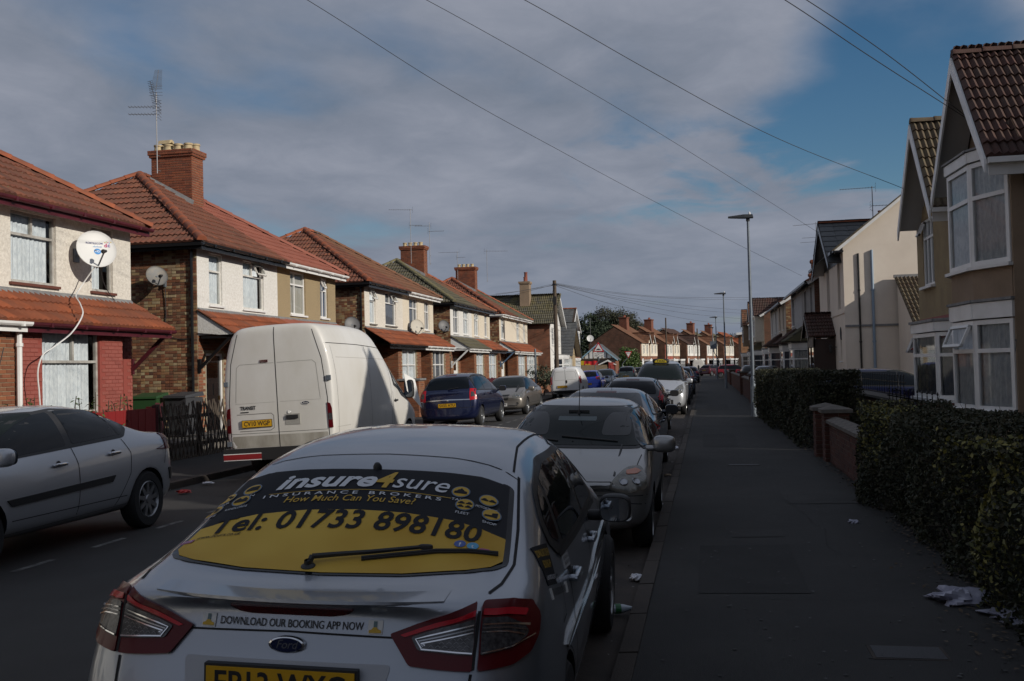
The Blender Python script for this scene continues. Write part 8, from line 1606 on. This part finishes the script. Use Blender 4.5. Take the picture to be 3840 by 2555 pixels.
rearcar('navy_people_carrier','navy blue people carrier seen from behind, beyond the large white van',dict(L=4.47,W=1.80,H=1.64,zb=.24,yg0=.12,zg0=1.10,yg1=.38,yw1=2.75,yw0=3.65,zc=1.05,zf=.82,zbr=1.05,zbf=.98,wt=.62,lr=.10,ra=.75,r=.32,arch=.36),p_navy,-7.36,30.2,0,-2.2,[(.66,1.16,.02),(.80,1.14,.02),(.86,.84,.02),(.66,.82,.02)],'SX55 ATU','zafira',lampm=red_b,plz=.70,chrome_strip=True,rails=True,glass=[(-.66,1.16),(.66,1.16),(.56,1.50),(-.56,1.50)],style=7)
def skoda():
    b=shell(dict(L=4.57,W=1.77,H=1.47,yg0=.55,zg0=1.05,yg1=1.3,yw1=2.85,yw0=3.6,zc=1.0,zf=.80,wt=.59,fa=.62),p_grey,'skoda'); t=root('beige_saloon',(0,0,0),0,'silver-beige saloon facing the camera behind the navy people carrier','car'); place(t,-7.30,37.5,180,2.0)
    common(t,b,p_grey,pillars=(.3,.66),handles=(1.5,2.4)); frontend(t,b,[(.46,.80),(.78,.80),(.80,.66),(.44,.64)],[[(-.34,.78),(.34,.78),(.28,.58),(-.28,.58)],[(-.62,.40),(.62,.40),(.6,.30),(-.6,.30)]],None,'GU07 WPF',fog=(.62,.45,.04)); rearend(t,b,[(.55,.98),(.84,1.0),(.86,.86),(.60,.84)],'GU07 WPF',p_grey)
skoda()
rearcar('blue_hatchback','bright blue hatchback seen from behind next to the small white van',HS,p_blue,-7.25,64.0,0,-2,[(.50,1.02),(.80,1.06),(.80,.86),(.58,.88)],'FD08 FUA','bh',lampm=red_b,plz=.60)
def greyfront():
    b=shell(dict(HS,L=4.2,H=1.52),p_bluegrey,'gf'); t=root('blue_grey_car',(0,0,0),0,'blue-grey car facing the camera just behind the bright blue hatchback','car'); place(t,-7.15,72.2,180,2); common(t,b,p_bluegrey); frontend(t,b,[(.46,.80),(.78,.86),(.80,.72),(.5,.66)],[[(-.34,.70),(.34,.70),(.28,.56),(-.28,.56)]],None,'KR06 TLO'); rearend(t,b,[(.55,.98),(.80,1.0),(.80,.86),(.60,.84)],'KR06 TLO',p_bluegrey)
greyfront()
rearcar('green_people_carrier','grey-green people carrier seen from behind below the give way sign',dict(L=4.26,W=1.72,H=1.63,yg0=.12,zg0=1.1,yg1=.4,yw1=2.6,yw0=3.4,zc=1.05,zbr=1.04,zbf=1.0,wt=.62),p_green,-7.15,93.5,0,-1,[(.64,1.28),(.74,1.26),(.84,1.02),(.64,1.02)],'YD05 HUK','mpv',lampm=red_b,plz=.70)
rearcar('dark_blue_car','dark car half hidden behind the grey-green people carrier',HS,p_ink,-6.9,107,0,-1,[(.50,1.02),(.80,1.06),(.80,.86),(.58,.88)],'','bk1',badge=False)
rearcar('blue_car','first blue car behind the taxi van along the right kerb',HS,p_steel,-1.5,44.6,0,1.5,[(.50,1.02),(.80,1.06),(.80,.86),(.58,.88)],'NA11 XOT','bk2'); rearcar('black_car','black car second behind the taxi van along the right kerb',HS,p_ink,-1.5,50.6,0,1.5,[(.50,1.02),(.80,1.06),(.80,.86),(.58,.88)],'','bk1'); rearcar('blue_car','steel blue car third behind the taxi van, near the far bollards',dict(HS,H=1.6),p_steel,-1.45,58.5,0,1.5,[(.50,1.02),(.80,1.06),(.80,.86),(.58,.88)],'','bk3',lampm=red_b); rearcar('navy_car','distant navy car at the right kerb before the far white van',HS,p_navy,-1.4,92,0,1,[(.50,1.02),(.80,1.06),(.80,.86),(.58,.88)],'','bk4',lampm=red_b)
rearcar('red_hatchback','bright red three-door hatchback parked across the right pavement, side on',HS,p_red,3.0,110.5,-92,0,[(.50,1.02),(.80,1.06),(.80,.86),(.58,.88)],'','rh',z=.1,pil=(.35,),style=7); rearcar('wine_red_car','dark wine-red car on the pavement left of the bright red hatchback',dict(HS,L=4.3),p_wine,.9,131,-32,0,[(.50,1.02),(.80,1.06),(.80,.86),(.58,.88)],'WR03 DKN','wc',z=.1)
rearcar('blue_car','blue car in the driveway behind the second hedge and the railings',dict(HS,H=1.46),p_navy,4.95,29.4,-90,0,[(.50,1.02),(.80,1.06),(.80,.86),(.58,.88)],'','bk5',z=.1); rearcar('pale_blue_car','pale silver-blue car on a forecourt behind the wall past the lamp',HS,p_silver,3.4,57.2,180,0,[(.50,1.02),(.80,1.06),(.80,.86),(.58,.88)],'','bk6',z=.1); rearcar('black_car','black car on a forecourt beside the pale silver-blue one',HS,p_ink,3.3,75,180,0,[(.50,1.02),(.80,1.06),(.80,.86),(.58,.88)],'','bk1',z=.1)

rearcar('parked_car','dark hatchback parked directly behind the viewer at the right kerb',HS,p_ink,-1.5,-4.4,0,1.5,[(.50,1.02),(.80,1.06),(.80,.86),(.58,.88)],'','bk1',badge=False)
rearcar('parked_car','navy hatchback parked two cars behind the viewer at the right kerb',HS,p_navy,-1.5,-10.0,0,1.5,[(.50,1.02),(.80,1.06),(.80,.86),(.58,.88)],'','bk4',badge=False)
rearcar('parked_car','black hatchback parked behind the viewer at the left kerb',HS,p_ink,-7.2,1.6,0,-1.5,[(.50,1.02),(.80,1.06),(.80,.86),(.58,.88)],'','bk1',badge=False)

bpy.data.scenes.remove(WS)
